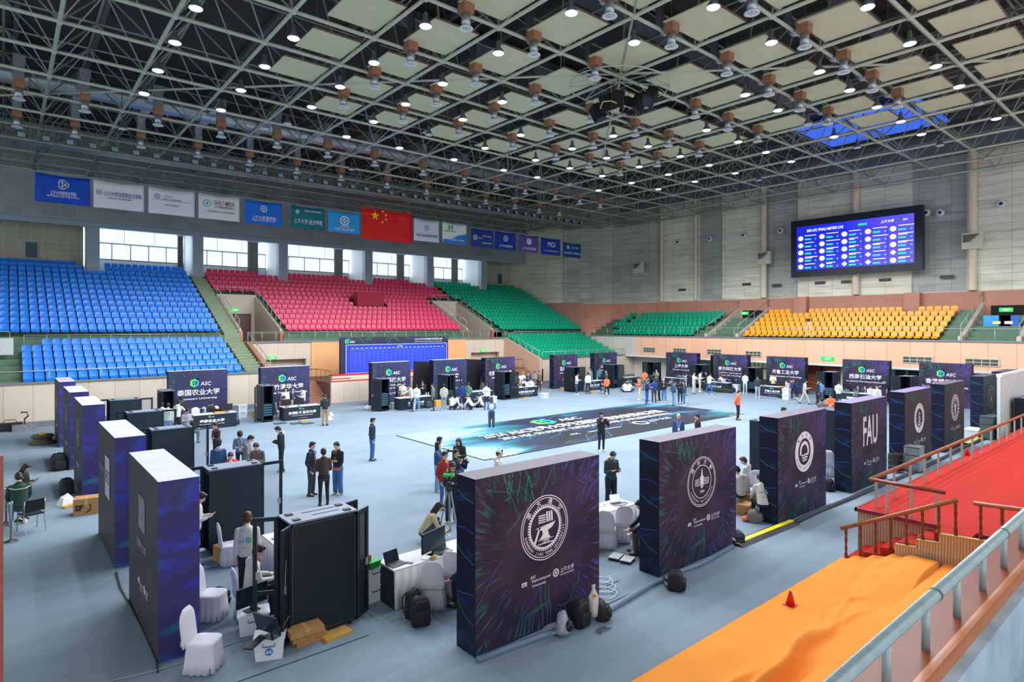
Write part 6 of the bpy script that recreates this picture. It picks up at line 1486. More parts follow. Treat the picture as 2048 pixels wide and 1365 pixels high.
cable([on(x, y, .015) for x, y in ((225, 1362), (300, 1345), (370, 1325), (400, 1318), (430, 1300), (470, 1285), (500, 1278))], 'pale cable running from the lower left past the nearest left wall', (150, 158, 172), .01)
cable([on(x, y, .015) for x, y in ((232, 1145), (240, 1175), (262, 1215), (285, 1260), (312, 1320), (316, 1345))], 'dark cable along the foot of the nearest left wall', (40, 46, 54), .018)
c = on(1200, 1262, .02); cable([(c[0] + .12 * math.cos(k * .9) + .005 * k, c[1] + .08 * math.sin(k * 1.1), .02) for k in range(24)], 'tangle of thin dark cords beside the pile of bags', (70, 80, 92), .006)
cable([on(x, y, .03) for x, y in ((955, 1322), (1010, 1300), (1080, 1275), (1150, 1250), (1200, 1232), (1260, 1196), (1300, 1172), (1345, 1150), (1400, 1130), (1465, 1094))], 'thick carpet covered cable duct along the foot of the two nearest walls', (104, 126, 150), .06, 'cable duct', None, 'cable_duct')
cable([on(x, y, .03) for x, y in ((1590, 1046), (1640, 1022), (1700, 998), (1770, 968), (1830, 944), (1900, 910), (1960, 880))], 'dark cable duct along the foot of the farther near row walls', (52, 60, 70), .07, 'cable duct', None, 'cable_duct')
for k, (xa, ya_, xb, yb_, lab) in enumerate(((1470, 1092, 1585, 1046, 'yellow topped cable ramp between the LANZHOU and QINGHAI walls'), (1934, 890, 1972, 875, 'yellow topped cable ramp beside the far white bin'))):
    a_, c_ = Vector(on(xa, ya_, 0)), Vector(on(xb, yb_, 0)); t = empty('cable_ramp', a_, math.atan2(c_.y - a_.y, c_.x - a_.x), lab, 'cable ramp'); l = (c_ - a_).length
    M = Matrix(((0, 0, 1, 0), (1, 0, 0, 0), (0, 1, 0, 0), (0, 0, 0, 1)))
    MB().prism([(-.22, 0), (.22, 0), (.1, .06), (-.1, .06)], 0, l, M).build('ramp_body', DARKPL, t); MB().box(0, l, -.07, .07, .06, .072).build('yellow_lid', mat('yellow_lid', (240, 224, 20), .5), t)
for xa, ya_, xb, yb_, lab in ((655, 825, 745, 811, 'yellow tape on the floor left of the results board'), (1070, 784, 1106, 779, 'yellow tape on the floor under the lower green seats'), (0, 963, 190, 935, 'dashed yellow tape near the woman with long black hair'), (0, 913, 120, 903, 'dashed yellow tape behind the black backpack at the left'), (75, 1020, 150, 1005, 'dashed yellow tape beside the SF carton')):
    a_, c_ = Vector(on(xa, ya_, .004)), Vector(on(xb, yb_, .004)); n = 14; d_ = (c_ - a_) / n; s_ = Vector((-d_.y, d_.x, 0)).normalized() * .03; b_ = MB()
    for k in range(n): q = a_ + d_ * k; e_ = q + d_ * (.96 if 'dashed' not in lab else .5); b_.face([q - s_, e_ - s_, e_ + s_, q + s_])
    tag(b_.build('floor_tape', MATS['yellow_tape']), lab, 'tape', 'yellow tapes on the floor')
# silver cases and speakers by the far near row walls
def case(px, py, w, d, h, label, m, nm='flight_case'):
    t = empty(nm, on(px, py, 0), 0, label, 'case', 'cases along the near row walls'); MB().box(-w / 2, w / 2, -d / 2, d / 2, .04, h).build('case_body', m, t)
    b_ = MB()
    for k in range(4): z = .06 + (h - .1) * k / 3; b_.box(-w / 2 - .01, w / 2 + .01, -d / 2 - .01, d / 2 + .01, z - .012, z + .012)
    b_.build('edge_bands', CHROME, t); MB().box(-.08, .08, -d / 2 - .03, -d / 2 - .01, h * .5, h * .53).build('handle', DARKPL, t)
case(1828, 943, .55, .5, .95, 'silver case stack against the stacked arrows wall', GALV); case(1787, 946, .2, .3, .7, 'left of two dark cylinders left of the silver case', mat('dark_bronze', (70, 64, 58), .4, .5), 'equipment_case'); case(1798, 945, .2, .3, .7, 'right of two dark cylinders left of the silver case', MATS['dark_bronze'], 'equipment_case')
case(1975, 879, .5, .5, 1.1, 'left dark grey case beside the thin ringed seal wall', mat('grey_case', (70, 82, 88), .5), 'equipment_case'); case(1987, 877, .45, .5, 1.1, 'right dark grey case beside the thin ringed seal wall', MATS['grey_case'], 'equipment_case')
# black stands behind the results board tables, trash
for px0, px1, lab in ((828, 853, 'black fabric screen standing left of the open rack'), (933, 962, 'black fabric screen leaning between two printed walls'), (1417, 1424, 'narrow black fabric screen beside the Southern University wall')):
    a_, c_ = on(px0, 795, 0), on(px1, 795, 0); y = 38.6 if px0 < 1400 else 29.8; 
    X0 = (lambda t_: y * (RT[1] - t_ * FW[1]) / (t_ * FW[0] - RT[0]))((px0 - 1024) / FPX) if px0 < 1400 else 48.4
    t = empty('fabric_screen', (X0 + .6 if px0 < 1400 else 48.6, y, 0), 0, lab, 'fabric screen', 'black fabric screens'); M = Matrix.Rotation(.06, 4, 'Y')
    MB().box(-.75, .75, 0, .06, 0.02, 2.75, M).build('screen_cloth', mat('black_cloth', (8, 10, 18), .9), t)
for k, (px, py, w) in enumerate(((735, 819, .5), (659, 842, .5), (662, 834, .4), (836, 815, .4), (1246, 783, .3), (1434, 779, .35))):
    t = empty('crumpled_bag', on(px, py, 0), k, 'crumpled white plastic bag on the floor, %s from the left of the far side' % nth([2, 0, 1, 3, 4, 5][k]), 'plastic bag', 'crumpled white bags')
    b_ = MB(); rr_ = random.Random(k); b_.loft([[(w * .5 * s * math.cos(q) * rr_.uniform(.75, 1.1), w * .4 * s * math.sin(q) * rr_.uniform(.75, 1.1), z) for q in [2 * PI * i / 12 for i in range(12)]] for s, z in ((.9, .0), (1, .06), (.8, .16), (.4, .24), (.15, .27))]); b_.build('bag_body', MATS['white_plastic'], t, True)
# table clutter
def clutter(p, label, kind, rz=0.0):
    p = snap(p)
    if kind == 'snack':
        t = empty('snack_box', p, rz, label, 'snack box', 'snack boxes'); MB().box(-.09, .09, -.06, .06, 0, .24).build('box_body', mat('brown_snack_box', (150, 98, 60), .7, var=.3, scale=14), t)
    elif kind == 'green':
        t = empty('green_basket', p, rz, label, 'basket'); MB().loft([[(-.1, -.07, 0), (.1, -.07, 0), (.1, .07, 0), (-.1, .07, 0)], [(-.14, -.1, .14), (.14, -.1, .14), (.14, .1, .14), (-.14, .1, .14)]]).build('basket_body', mat('green_plastic', (20, 150, 40), .4), t)
    elif kind == 'cup':
        t = empty('paper_cup', p, rz, label, 'cup', 'cups and pots on tables'); MB().lathe([(.05, 0), (.07, .1), (.072, .11)], 12).build('cup_body', mat('pale_blue_cup', (120, 180, 210), .5), t, True)
    elif kind == 'bottle':
        t = empty('water_bottle', p, rz, label, 'bottle', 'bottles on tables'); MB().lathe([(.035, 0), (.035, .16), (.015, .2), (.015, .22)], 10).build('bottle_body', mat('clear_bottle', (200, 214, 226), .2), t, True); MB().lathe([(.018, .22), (.018, .245)], 8).build('bottle_cap', WHITE, t)
    elif kind == 'paper':
        t = empty('paper_stack', p, rz, label, 'papers', 'papers on tables'); MB().box(-.15, .15, -.105, .105, 0, .012).build('sheets', mat('paper_white', (224, 224, 230), .7), t); MB().box(-.1, .1, -.08, -.04, .012, .013).build('printed_block', mat('print_blue', (70, 90, 160), .6), t)
    elif kind == 'tray':
        t = empty('carton_tray', p, rz, label, 'tray', 'trays on tables'); MB().box(-.22, .22, -.12, .12, 0, .08).build('tray_body', MATS['yellow_cardboard'], t)
    elif kind == 'phone':
        t = empty('smartphone', p, rz, label, 'phone', 'phones on tables'); MB().box(-.04, .04, -.08, .08, 0, .009).build('phone_body', mat('blue_phone', (40, 60, 110), .3), t)
    return t
b0 = on(735, 1140, .7); clutter((b0[0] - .07, b0[1] + .03, .702), 'brown printed snack box on the upper white bin', 'snack', .3); clutter((b0[0] + .12, b0[1] + .02, .702), 'green plastic basket on the upper white bin', 'green', .2)
clutter((b0[0] + .03, b0[1] + .12, .702), 'second brown snack box behind the first one', 'snack', -.3)
clutter(on(818, 1127, .75), 'blue phone beside the black laptop', 'phone', .6); clutter(on(869, 1115 + 6, .75), 'papers near the edge of the white table', 'paper', .5); clutter(on(882, 1109, .75), 'phone lying near the table edge', 'phone', -.6)
t = empty('bread_roll', on(868, 1113 + 4, .765), 0, 'yellow wrapped bread roll on the papers', 'bread'); MB().ell((0, 0, .03), (.07, .05, .035), 12, 8).build('roll', mat('yellow_wrap', (226, 180, 60), .5), t, True)
clutter(on(1219, 1000, .75), 'pale blue cup left of the white lit laptop', 'cup'); clutter(on(1258, 1004, .75), 'small dark box right of the white lit laptop', 'phone'); clutter(on(1205, 1011, .75), 'papers at the left end of the second white table', 'paper', .4)
for k, (px, py, kd, lab) in enumerate(((441, 828, 'tray', 'yellow carton tray on the Kasetsart table'), (441, 820, 'bottle', 'clear bottle left of the Kasetsart monitor'), (470, 822, 'bottle', 'clear bottle at the right end of the Kasetsart table'), (409, 827, 'cup', 'cup at the left part of the Kasetsart table'), (600, 823, 'paper', 'papers between the two National Tsing Hua monitors'),
                                    (612, 825, 'paper', 'papers left of the right National Tsing Hua monitor'), (808, 797, 'paper', 'papers on the Huazhong table'), (856, 793, 'bottle', 'bottle on the right of the Huazhong table'), (866, 793, 'bottle', 'second bottle on the Huazhong table'), (955, 786, 'paper', 'papers on the table behind the floor sitters'), (965, 785, 'cup', 'cup on the table behind the floor sitters'),
                                    (1030, 777, 'paper', 'papers at the left of the Beihang table'), (1072, 773, 'paper', 'papers at the right of the Beihang table'), (1190, 765, 'paper', 'papers on the table under the green seats'), (1243, 760, 'paper', 'papers on the corner table'), (1556, 776, 'tray', 'cardboard tray on the Qilu table'), (1540, 775, 'paper', 'papers on the Qilu table'))):
    clutter(on(px, py, .775), lab, kd)
# camera on tripod in the court
t = empty('camera_tripod', on(898, 1072, 0), heading(*on(898, 1072, 0)[:2], 0), 'video camera with green cable on a tall silver tripod', 'camera tripod')
for a_ in (0, 120, 240):
    q = math.radians(a_ + 20); l = MB(); l.tube((.3 * math.cos(q), .3 * math.sin(q), 0), (.06 * math.cos(q), .06 * math.sin(q), 1.15), .014, 6).tube((.3 * math.cos(q + .12), .3 * math.sin(q + .12), .02), (.06 * math.cos(q + .5), .06 * math.sin(q + .5), 1.15), .01, 6); l.build('leg', GALV, t)
MB().lathe([(.07, 1.13), (.07, 1.22), (.05, 1.28)], 10).build('tripod_head', DARKPL, t); MB().box(-.07, .07, -.2, .14, 1.3, 1.48).tube((0, .14, 1.4), (0, .3, 1.4), .05, 10).box(-.04, .04, -.1, .1, 1.48, 1.56).build('camera_body', DARKPL, t)
MB().path([(.14 * math.cos(k * .7), .12 * math.sin(k * .7) - .02, 1.52 + .012 * (k % 7)) for k in range(30)], .008, 5).build('green_cable', mat('green_cable', (20, 200, 80), .5), t, True); MB().tube((0, -.1, 1.28), (-.15, -.45, 1.2), .012, 6).build('pan_handle', DARKPL, t)
# camera on tripod among the orange seats
Y, Z = on_x(1617, 667, 51.0); t = empty('camera_tripod', (51.0 + .0, Y, 4.25), 0, 'small camera on a white tripod standing before the orange seats', 'camera tripod')
for a_ in (0, 120, 240): q = math.radians(a_); MB().tube((.35 * math.cos(q), .35 * math.sin(q), 0), (.03 * math.cos(q), .03 * math.sin(q), 1.5), .02, 6).build('leg', WHITE, t)
MB().box(-.12, .12, -.1, .1, 1.5, 1.75).build('camera_body', DARKPL, t)
# case items at the left wall
t = empty('equipment_bag', on(20, 862, .0), 0, 'black equipment bag at the foot of the left wall', 'bag', 'bags at the left wall'); MB().box(-.5, .5, -.25, .25, 0, .4).build('bag_body', DARKPL, t); MB().path([(-.3, 0, .4), (-.2, 0, .55), (.2, 0, .55), (.3, 0, .4)], .02, 5).build('carry_handle', DARKPL, t)
t = empty('equipment_bag', on(49, 862, .0), 0, 'grey equipment bag with a small gimbal camera on it at the left wall', 'bag', 'bags at the left wall'); MB().box(-.5, .5, -.22, .22, 0, .32).build('bag_body', mat('grey_bag', (120, 124, 130), .7, var=.3), t); MB().tube((0, 0, .32), (0, 0, .6), .03, 6).path([(0, 0, .6), (.15, 0, .75), (.1, 0, .95), (-.15, 0, .95)], .04, 6).build('gimbal_camera', DARKPL, t)
t = empty('wire_reel', on(85, 888, 0), 0, 'brown stack of cable reels with a yellow lid at the left', 'reel'); MB().lathe([(.5, 0), (.5, .1), (.35, .12), (.35, .3), (.45, .32), (.4, .42)], 16).build('reel_body', mat('brown_reel', (92, 80, 70), .7, var=.3), t, True); MB().box(-.12, .12, -.1, .1, .42, .5).build('yellow_tin', MATS['yellow_tape'], t)
b_ = empty('paper_bag', on(133, 1010, 0), .5, 'heap of white paper and yellow wrapping left of the SF carton', 'paper bag'); MB().loft([[(-.25, -.2, 0), (.25, -.2, 0), (.2, .2, 0), (-.2, .2, 0)], [(-.15, -.1, .22), (.12, -.12, .2), (.1, .1, .32), (-.12, .1, .24)]]).build('bag_body', mat('paper_white', (224, 224, 230), .7), b_); MB().box(-.3, .12, -.42, -.22, 0, .05).build('wrapping', MATS['yellow_cardboard'], b_)
# pelican of paper cartons on the floor by the second near booth
for k, (px, py) in enumerate(((1232, 1118), (1255, 1124))): t = empty('shoe_box', on(px, py, 0), .35, '%s of two flat white lidded boxes on the floor under the covered chairs' % ['left', 'right'][k], 'box', 'flat boxes on the floor'); MB().box(-.17, .17, -.12, .12, 0, .06).build('box_body', DARKPL, t); MB().box(-.175, .175, -.125, .125, .06, .075).build('box_lid', mat('paper_white', (224, 224, 230), .7), t)
for k, (px, py, z) in enumerate(((1490, 1028, 0), (1496, 1012, 0))): carton(on(px, py, 0), .3, .5, .36, .3 + .1 * k, '%s open brown carton of papers beside the grey brown backpack' % ['front', 'rear'][k])
t = empty('orange_bag', on(1491, 1043, .0), 0, 'small orange bag beside the cartons', 'bag'); MB().ell((0, 0, .08), (.12, .1, .08), 10, 7).build('bag_body', mat('orange_print', (240, 110, 50), .5), t, True)
def cone(p, label):
    t = empty('traffic_cone', p, 0, label, 'cone', 'small red cones'); MB().box(-.1, .1, -.1, .1, 0, .015).build('base', mat('red_cone', (214, 20, 30), .5), t); MB().lathe([(.085, .015), (.02, .26), (.015, .265)], 14).build('cone_body', MATS['red_cone'], t, True)
# white container curtain and rack at the right edge
t = empty('corrugated_tent', (35.8, 7.1, 0), 0, 'white corrugated enclosure at the right edge beyond the near row walls', 'enclosure'); b_ = MB(); n = 70; a_ = []; c_ = []
for k in range(n + 1): x = 7.5 * k / n; y = -.05 + (.08 if (k // 2) % 2 else 0); a_.append((x, y, 3.0)); c_.append((x, y, 0))
b_.mesh(a_ + c_, [(i, i + 1, n + 2 + i, n + 1 + i) for i in range(n)]); o = b_.build('corrugated_side', mat('white_corrugated', (216, 224, 222), .5), t); MB().box(-.05, 0, -.05, .08, 0, 3.0).build('end_panel', mat('white_panel_end', (196, 206, 208), .5), t); MB().box(0, 7.5, -.1, .12, 3.0, 3.12).build('roof_sheet', WHITE, t)
rack(38.2, 6.15, 0, 'black network rack with a white sheet on it in front of the white enclosure', w=1.3, d=.7, h=1.9, servers=3)

for k, (a, c) in enumerate((((300, 1365 + 62), (738, 1272)), ((405, 1143), (462, 1126)), ((1185, 1190), (1232, 1160)), ((1195, 1220), (1300, 1170)))):
    p, q = on(*a, 0), on(*c, 0); struct(MB().box(min(p[0], q[0]), max(p[0], q[0]), p[1] * .5 + q[1] * .5 - .012, p[1] * .5 + q[1] * .5 + .012, .0, .006).build('trim_carpet_seam', mat('dark_seam', (48, 62, 82), .9)))
# ================================================================ the near side: orange and red carpets, balustrade, ledge
ORANGE = mat('orange_carpet', (246, 156, 68), .9, var=.06, scale=1.6, bump=.15, spec=.1); REDC = mat('red_carpet', (180, 52, 46), .95, var=.1, scale=8, bump=.1, spec=.1)
struct(MB().box(-3, 12.4, 3.9, 5.7, 0.0, .14).build('floor_orange_step_lower', ORANGE))
def cloth_grid(x0, x1, y0, y1, fz, nx, ny):
    vs = [(x0 + (x1 - x0) * i / nx, y0 + (y1 - y0) * j / ny, fz(x0 + (x1 - x0) * i / nx, y0 + (y1 - y0) * j / ny)) for j in range(ny + 1) for i in range(nx + 1)]
    fs = [(j * (nx + 1) + i, j * (nx + 1) + i + 1, (j + 1) * (nx + 1) + i + 1, (j + 1) * (nx + 1) + i) for j in range(ny) for i in range(nx)]
    return MB().mesh(vs, fs)
def smooth(u): u = max(0.0, min(1.0, u)); return u * u * (3 - 2 * u)
def stair_x(y): return 14.6 + (5.65 - y) / 1.9 * .65
def fz(x, y):
    z = .155
    for (ax, ay, bx, by, w, hh) in ((6.6, 4.15, 11.0, 4.6, .12, .27), (6.8, 4.7, 9.8, 4.5, .09, .14), (9.9, 4.5, 11.9, 5.0, .04, .06), (11.2, 4.5, 12.2, 4.3, .04, .06), (10.2, 4.4, 12.6, 4.75, .035, .05), (11.8, 4.9, 12.9, 4.6, .05, .05)):
        dx, dy = bx - ax, by - ay; L2 = dx * dx + dy * dy; u = max(0, min(1, ((x - ax) * dx + (y - ay) * dy) / L2)); off = .05 * math.sin(x * 3.3)
        d = math.hypot(x - ax - u * dx, y - ay - u * dy - off); z += hh * math.exp(-(d / w) ** 2) * math.sin(PI * min(1, max(0, u * .85 + .08)))
    z += .006 * math.sin(x * 3.1 + y * 2) * math.sin(y * 5)
    k = smooth((x - 12.5) / 1.7); s = max(0, (5.62 - y)) / .34; st = math.floor(s) + smooth((s - math.floor(s)) * 2.2)
    if y < 3.93: return min(z, .43)
    return z + k * min(.34, .09 * st)
o = cloth_grid(-3, 14.9, 3.88, 5.72, fz, 300, 46)
o.v = [(min(x, stair_x(y) - .03), y, z) for x, y, z in o.v]
struct(o.build('floor_orange_carpet', ORANGE, None, True))
struct(MB().box(-3, 16.2, 2.1, 3.9, 0, .42).build('floor_orange_step_upper', ORANGE))
# red stage
struct(MB().box(15.8, 60, -3, 5.85, 0, .96).build('wall_stage_side', panel_mat('ribbed_stage_fascia', (186, 150, 120), (196, 162, 132), (110, 84, 66), .06, 9, 'Y', line=.012)))
struct(MB().box(15.78, 60, -3, 5.87, .96, 1.0).build('floor_red_stage', REDC))
struct(MB().box(15.74, 15.8, -3, 5.9, .93, 1.01).box(15.74, 60, 5.85, 5.9, .93, 1.01).build('trim_stage_edge', mat('stage_edge_dark_red', (130, 24, 30), .6)))
# stepped flight up to the stage, between the diagonal balustrade and the stage
for i in range(6):
    y0 = 5.66 - .31 * i; z1 = .17 * (i + 1)
    struct(MB().prism([(stair_x(y0) + .04, y0), (15.8, y0), (15.8, 3.5), (stair_x(3.5), 3.5)][::-1], z1 - .17, z1).build('floor_stage_stair', REDC))
STRF = panel_mat('ribbed_stringer', (206, 172, 138), (216, 184, 146), (130, 100, 76), .05, 9, 'Y', line=.012); GOLD = mat('gold_trim', (200, 160, 60), .4)
pr = [(4.75, .1), (4.75, .66), (4.38, .66), (4.38, .83), (4.0, .83), (4.0, 1.02), (-1, 1.02), (-1, .1)]; n = len(pr)
b_ = MB(); b_.mesh([(stair_x(max(y, 3.75)) - .07 + max(0, 3.75 - y) * .27, y, z) for y, z in pr] + [(stair_x(max(y, 3.75)) + .03 + max(0, 3.75 - y) * .27, y, z) for y, z in pr], [tuple(range(n)), tuple(range(2 * n - 1, n - 1, -1))] + [(i, (i + 1) % n, n + (i + 1) % n, n + i) for i in range(n)]); struct(b_.build('wall_stair_stringer', STRF))
b_ = MB(); q = [Vector((stair_x(max(y, 3.75)) - .08 + max(0, 3.75 - y) * .27, y, z - .01)) for y, z in pr[1:7]]; b_.path(q, .018, 5); struct(b_.build('trim_stair_stringer', GOLD))
WOODB = mat('varnished_brown_wood', (118, 56, 30), .35, var=.12, scale=5); WOODL = mat('varnished_rail_wood', (150, 84, 44), .3, var=.12, scale=5)
def baluster(h):
    k = h / .7; return [(.035, 0), (.035, .12 * k), (.022, .16 * k), (.03, .24 * k), (.02, .32 * k), (.034, .44 * k), (.022, .5 * k), (.03, .56 * k), (.03, .69 * k)]
def balustrade(a, b_, n, label, end=True):
    a, b_ = Vector(a), Vector(b_); t = empty('wooden_balustrade', a, 0, label, 'balustrade', 'brown wooden balustrades')
    up = Vector((0, 0, .72)); d = b_ - a; e = d.normalized() * .12; MB().path([-e + up, d * .5 + up, d + e * .3 + up], .045, 8).build('handrail', WOODL, t, True)
    for k in range(n):
        q = d * (k / (n - 1)); MB().lathe(baluster(.72), 10, q).build('baluster', WOODB, t, True)
balustrade((14.6, 5.65, .12), (15.25, 3.75, 1.03), 8, 'brown turned wood balustrade climbing beside the orange covered steps')
balustrade((15.36, 3.35, 1.02), (16.3, -.3, 1.02), 12, 'level brown turned wood balustrade in front of the red carpet')
t = empty('stage_railing', (15.9, 5.6, 1.0), 0, 'long railing with wooden top and grey posts along the red carpet', 'railing')
MB().tube((-.9 * 0, 0, .72), (43, 0, .72), .05, 8).build('top_rail', WOODL, t, True)
for k in range(36): MB().tube((.35 + 1.2 * k, 0, 0), (.35 + 1.2 * k, 0, .7), .03, 6).build('post', STEEL, t)
t = empty('stage_railing', (15.9, 5.6, 1.0), 0, 'short railing turning from the long one across the front of the red carpet', 'railing')
MB().tube((0, 0, .72), (0.0, -1.5, .72), .045, 8).build('top_rail', WOODB, t, True)
for k in range(3): MB().tube((.0, -.35 - .5 * k, 0), (.0, -.35 - .5 * k, .7), .03, 6).build('post', STEEL, t)
struct(MB().box(15.45, 15.7, 5.55, 5.75, 0, 1.1).build('trim_stage_corner', STEEL)) if False else None
cone((at(1581, 1212, .15)[0], at(1581, 1212, .15)[1], .16), 'small red cone near the edge of the orange carpet'); cone((at(1934, 912, 1.0)[0], at(1934, 912, 1.0)[1], 1.0), 'small red cone behind the long railing on the red carpet') 
# ledge and pipe rail of the near stand
GRAN = mat('red_brown_granite', (128, 66, 46), .4, var=.12, scale=3, spec=.15)
struct(MB().box(-4, 40, 1.8, 2.08, .0, 2.32).build('wall_near_ledge', mat('ledge_render', (150, 112, 92), .6)))
struct(MB().box(-4, 40, 1.76, 2.1, 2.32, 2.35).build('trim_near_ledge_top', GRAN))
struct(MB().box(-4, 40, 1.70, 1.77, 2.2, 2.36).build('trim_near_ledge_edge', mat('orange_brown_edge', (176, 98, 44), .4)))
struct(MB().box(-4, 40, 1.60, 1.70, .9, 2.2).build('wall_near_ledge_inner', mat('grey_inner_wall', (170, 190, 206), .5, var=.25, scale=2)))
struct(MB().box(-4, 40, -2, 1.6, .85, .9).build('floor_near_stand', mat('dark_green_floor', (30, 62, 52), .6, var=.2)))
PIPEM = mat('grey_green_pipe_paint', (150, 168, 170), .3, .1, var=.12, scale=7)
t = empty('pipe_railing', (0, 1.87, 2.35), 0, 'thick grey pipe railing running through the lower right foreground', 'railing')
MB().tube((-2, 0, .44), (38, 0, .44), .06, 16).build('top_rail', PIPEM, t, True)
b_ = MB()
for x in (4.2, 6.9, 9.6): MB().tube((x, 0, .44), (x + .05, 0, .44), .064, 16).build('pipe_joint', mat('scuffed_joint', (84, 88, 88), .5), t, True)
for k in range(34): MB().tube((-1.35 + 1.0 * k, 0, 0), (-1.35 + 1.0 * k, 0, .44), .036, 12).build('post', PIPEM, t, True)
t = empty('brown_post', (-.006, 2.0, 2.35), 0, 'thin brown post standing on the ledge at the very left edge of the picture', 'post'); MB().box(-.007, .007, -.007, .007, 0, 2.72).build('upright', WOODB, t); MB().lathe([(.04, 0), (.04, .02), (.016, .03)], 10).build('base', STEEL, t)
# ================================================================ people
PM = {}
def cm(n, c, r=.8): return mat('%s_%d_%d_%d' % (n, *c), c, r, var=.06, scale=14, bump=.12)
HAIRB = mat('black_hair', (22, 18, 18), .5, var=.3, scale=40); HAIRBR = mat('brown_hair', (74, 44, 30), .5, var=.3, scale=40)
def rotx(v, a): c, s = math.cos(a), math.sin(a); return Vector((v[0], v[1] * c + v[2] * s, -v[1] * s + v[2] * c))
ARMS = {'down': ((.13, .0, -1), (.03, .16, -1)), 'pocket': ((.22, -.16, -1), (-.28, .3, -.9)), 'phone': ((.16, .12, -1), (-.36, .95, .3)), 'behind': ((.3, -.35, -1), (-.75, -.2, -.7)), 'camera': ((.3, .6, -.75), (-.42, .55, .9)),
        'reach': ((.12, .9, -.55), (-.05, 1, -.25)), 'type': ((.16, .3, -1), (-.2, 1, -.08)), 'table': ((.2, .35, -1), (-.1, .5, -.8)), 'knee': ((.15, .6, -.8), (-.15, .8, -.5)), 'cross': ((.12, .12, -1), (-.85, .5, .12))}
POSES = {  # hip height, lean, left arm, right arm, legs, head down
    'stand': (.90, .02, 'down', 'down', 'stand', .1), 'pocket': (.90, .0, 'pocket', 'pocket', 'stand', .12), 'phone': (.90, .06, 'phone', 'phone', 'stand', .5), 'behind': (.90, .02, 'behind', 'behind', 'stand', .2),
    'camera': (.90, .0, 'camera', 'camera', 'stand', .0), 'reach': (.90, .2, 'down', 'reach', 'stand', .35), 'bend': (.86, .75, 'table', 'table', 'wide', .3), 'walk': (.88, .08, 'down', 'phone', 'walk', .2), 'wide': (.86, .25, 'phone', 'reach', 'wide', .35),
    'cross': (.90, .02, 'cross', 'cross', 'stand', .25), 'lean': (.88, .4, 'phone', 'phone', 'stand', .45), 'sit': (.52, .12, 'type', 'type', 'sit', .45), 'sitlap': (.52, .3, 'knee', 'knee', 'sit', .5), 'squat': (.26, .55, 'knee', 'knee', 'squat', .35), 'floor': (.12, .35, 'knee', 'knee', 'floor', .4), 'hold': (.90, .1, 'phone', 'down', 'stand', .35)}
def joints(pose):
    hz, lean, la, ra, legs, hd = POSES[pose]; J = {}
    hip = Vector((0, 0, hz)); J['hip'] = hip
    T = lambda x, y, z: hip + rotx((x, y, z), lean)
    J['T'] = T; J['neck'] = T(0, 0, .54); J['lean'] = lean
    hp = lean * .5 + hd; J['head'] = J['neck'] + rotx((0, .015, .155), hp); J['hp'] = hp
    for s, nm, a in ((-1, 'L', la), (1, 'R', ra)):
        u, f = ARMS[a]; sh = T(s * .165, 0, .452); J['sh' + nm] = sh; k = lean * .35
        uv = rotx((s * u[0], u[1], u[2]), k).normalized(); fv = rotx((s * f[0], f[1], f[2]), k).normalized()
        if pose in ('bend',): uv = Vector((s * .15, .35, -1)).normalized(); fv = Vector((0, .45, -.8)).normalized()
        J['el' + nm] = sh + uv * .285; J['wr' + nm] = J['el' + nm] + fv * .25; J['fd' + nm] = fv
        q = s * .095; J['hj' + nm] = hip + Vector((q, 0, -.03))
        if legs == 'stand': J['kn' + nm] = Vector((s * .1, .015, .49)); J['an' + nm] = Vector((s * .11, -.01, .09))
        elif legs == 'wide': J['kn' + nm] = Vector((s * .18, .05, .48)); J['an' + nm] = Vector((s * .27, .0, .09))
        elif legs == 'walk': J['kn' + nm] = Vector((s * .1, s * .14 + .04, .49)); J['an' + nm] = Vector((s * .1, s * .30, .09 if s > 0 else .14))
        elif legs == 'sit': J['kn' + nm] = Vector((s * .13, .43, .50)); J['an' + nm] = Vector((s * .13, .40, .09))
        elif legs == 'squat': J['kn' + nm] = Vector((s * .17, .38, .48)); J['an' + nm] = Vector((s * .14, .12, .09))
        else: J['kn' + nm] = Vector((s * .34, .28, .22)); J['an' + nm] = Vector((-s * .02, .36 + s * .06, .1))
    return J
def bake(b_, name, voxel, it=4):
    me = bpy.data.meshes.new('tmp'); me.from_pydata(b_.v, [], b_.f); o = bpy.data.objects.new('tmp', me); COL.objects.link(o)
    r = o.modifiers.new('r', 'REMESH'); r.mode = 'VOXEL'; r.voxel_size = voxel; s = o.modifiers.new('s', 'SMOOTH'); s.factor = .6; s.iterations = it
    dg = bpy.context.evaluated_depsgraph_get(); out = bpy.data.meshes.new_from_object(o.evaluated_get(dg)); out.name = name
    bpy.data.objects.remove(o); bpy.data.meshes.remove(me); out.polygons.foreach_set('use_smooth', [True] * len(out.polygons)); out.materials.clear(); out.materials.append(SKIN); return out
def cap(b_, p, q, r0, r1, n=10):
    b_.tube(p, q, r0, n, r1); b_.ell(p, (r0,) * 3, n, 6); b_.ell(q, (r1,) * 3, n, 6)
def tor(b_, T, lean, x, y, z, r):
    M = Matrix.Translation(T(x, y, z)) @ Matrix.Rotation(-lean, 4, 'X'); b_.ell((0, 0, 0), r, 14, 9, M)
CACHE = {}
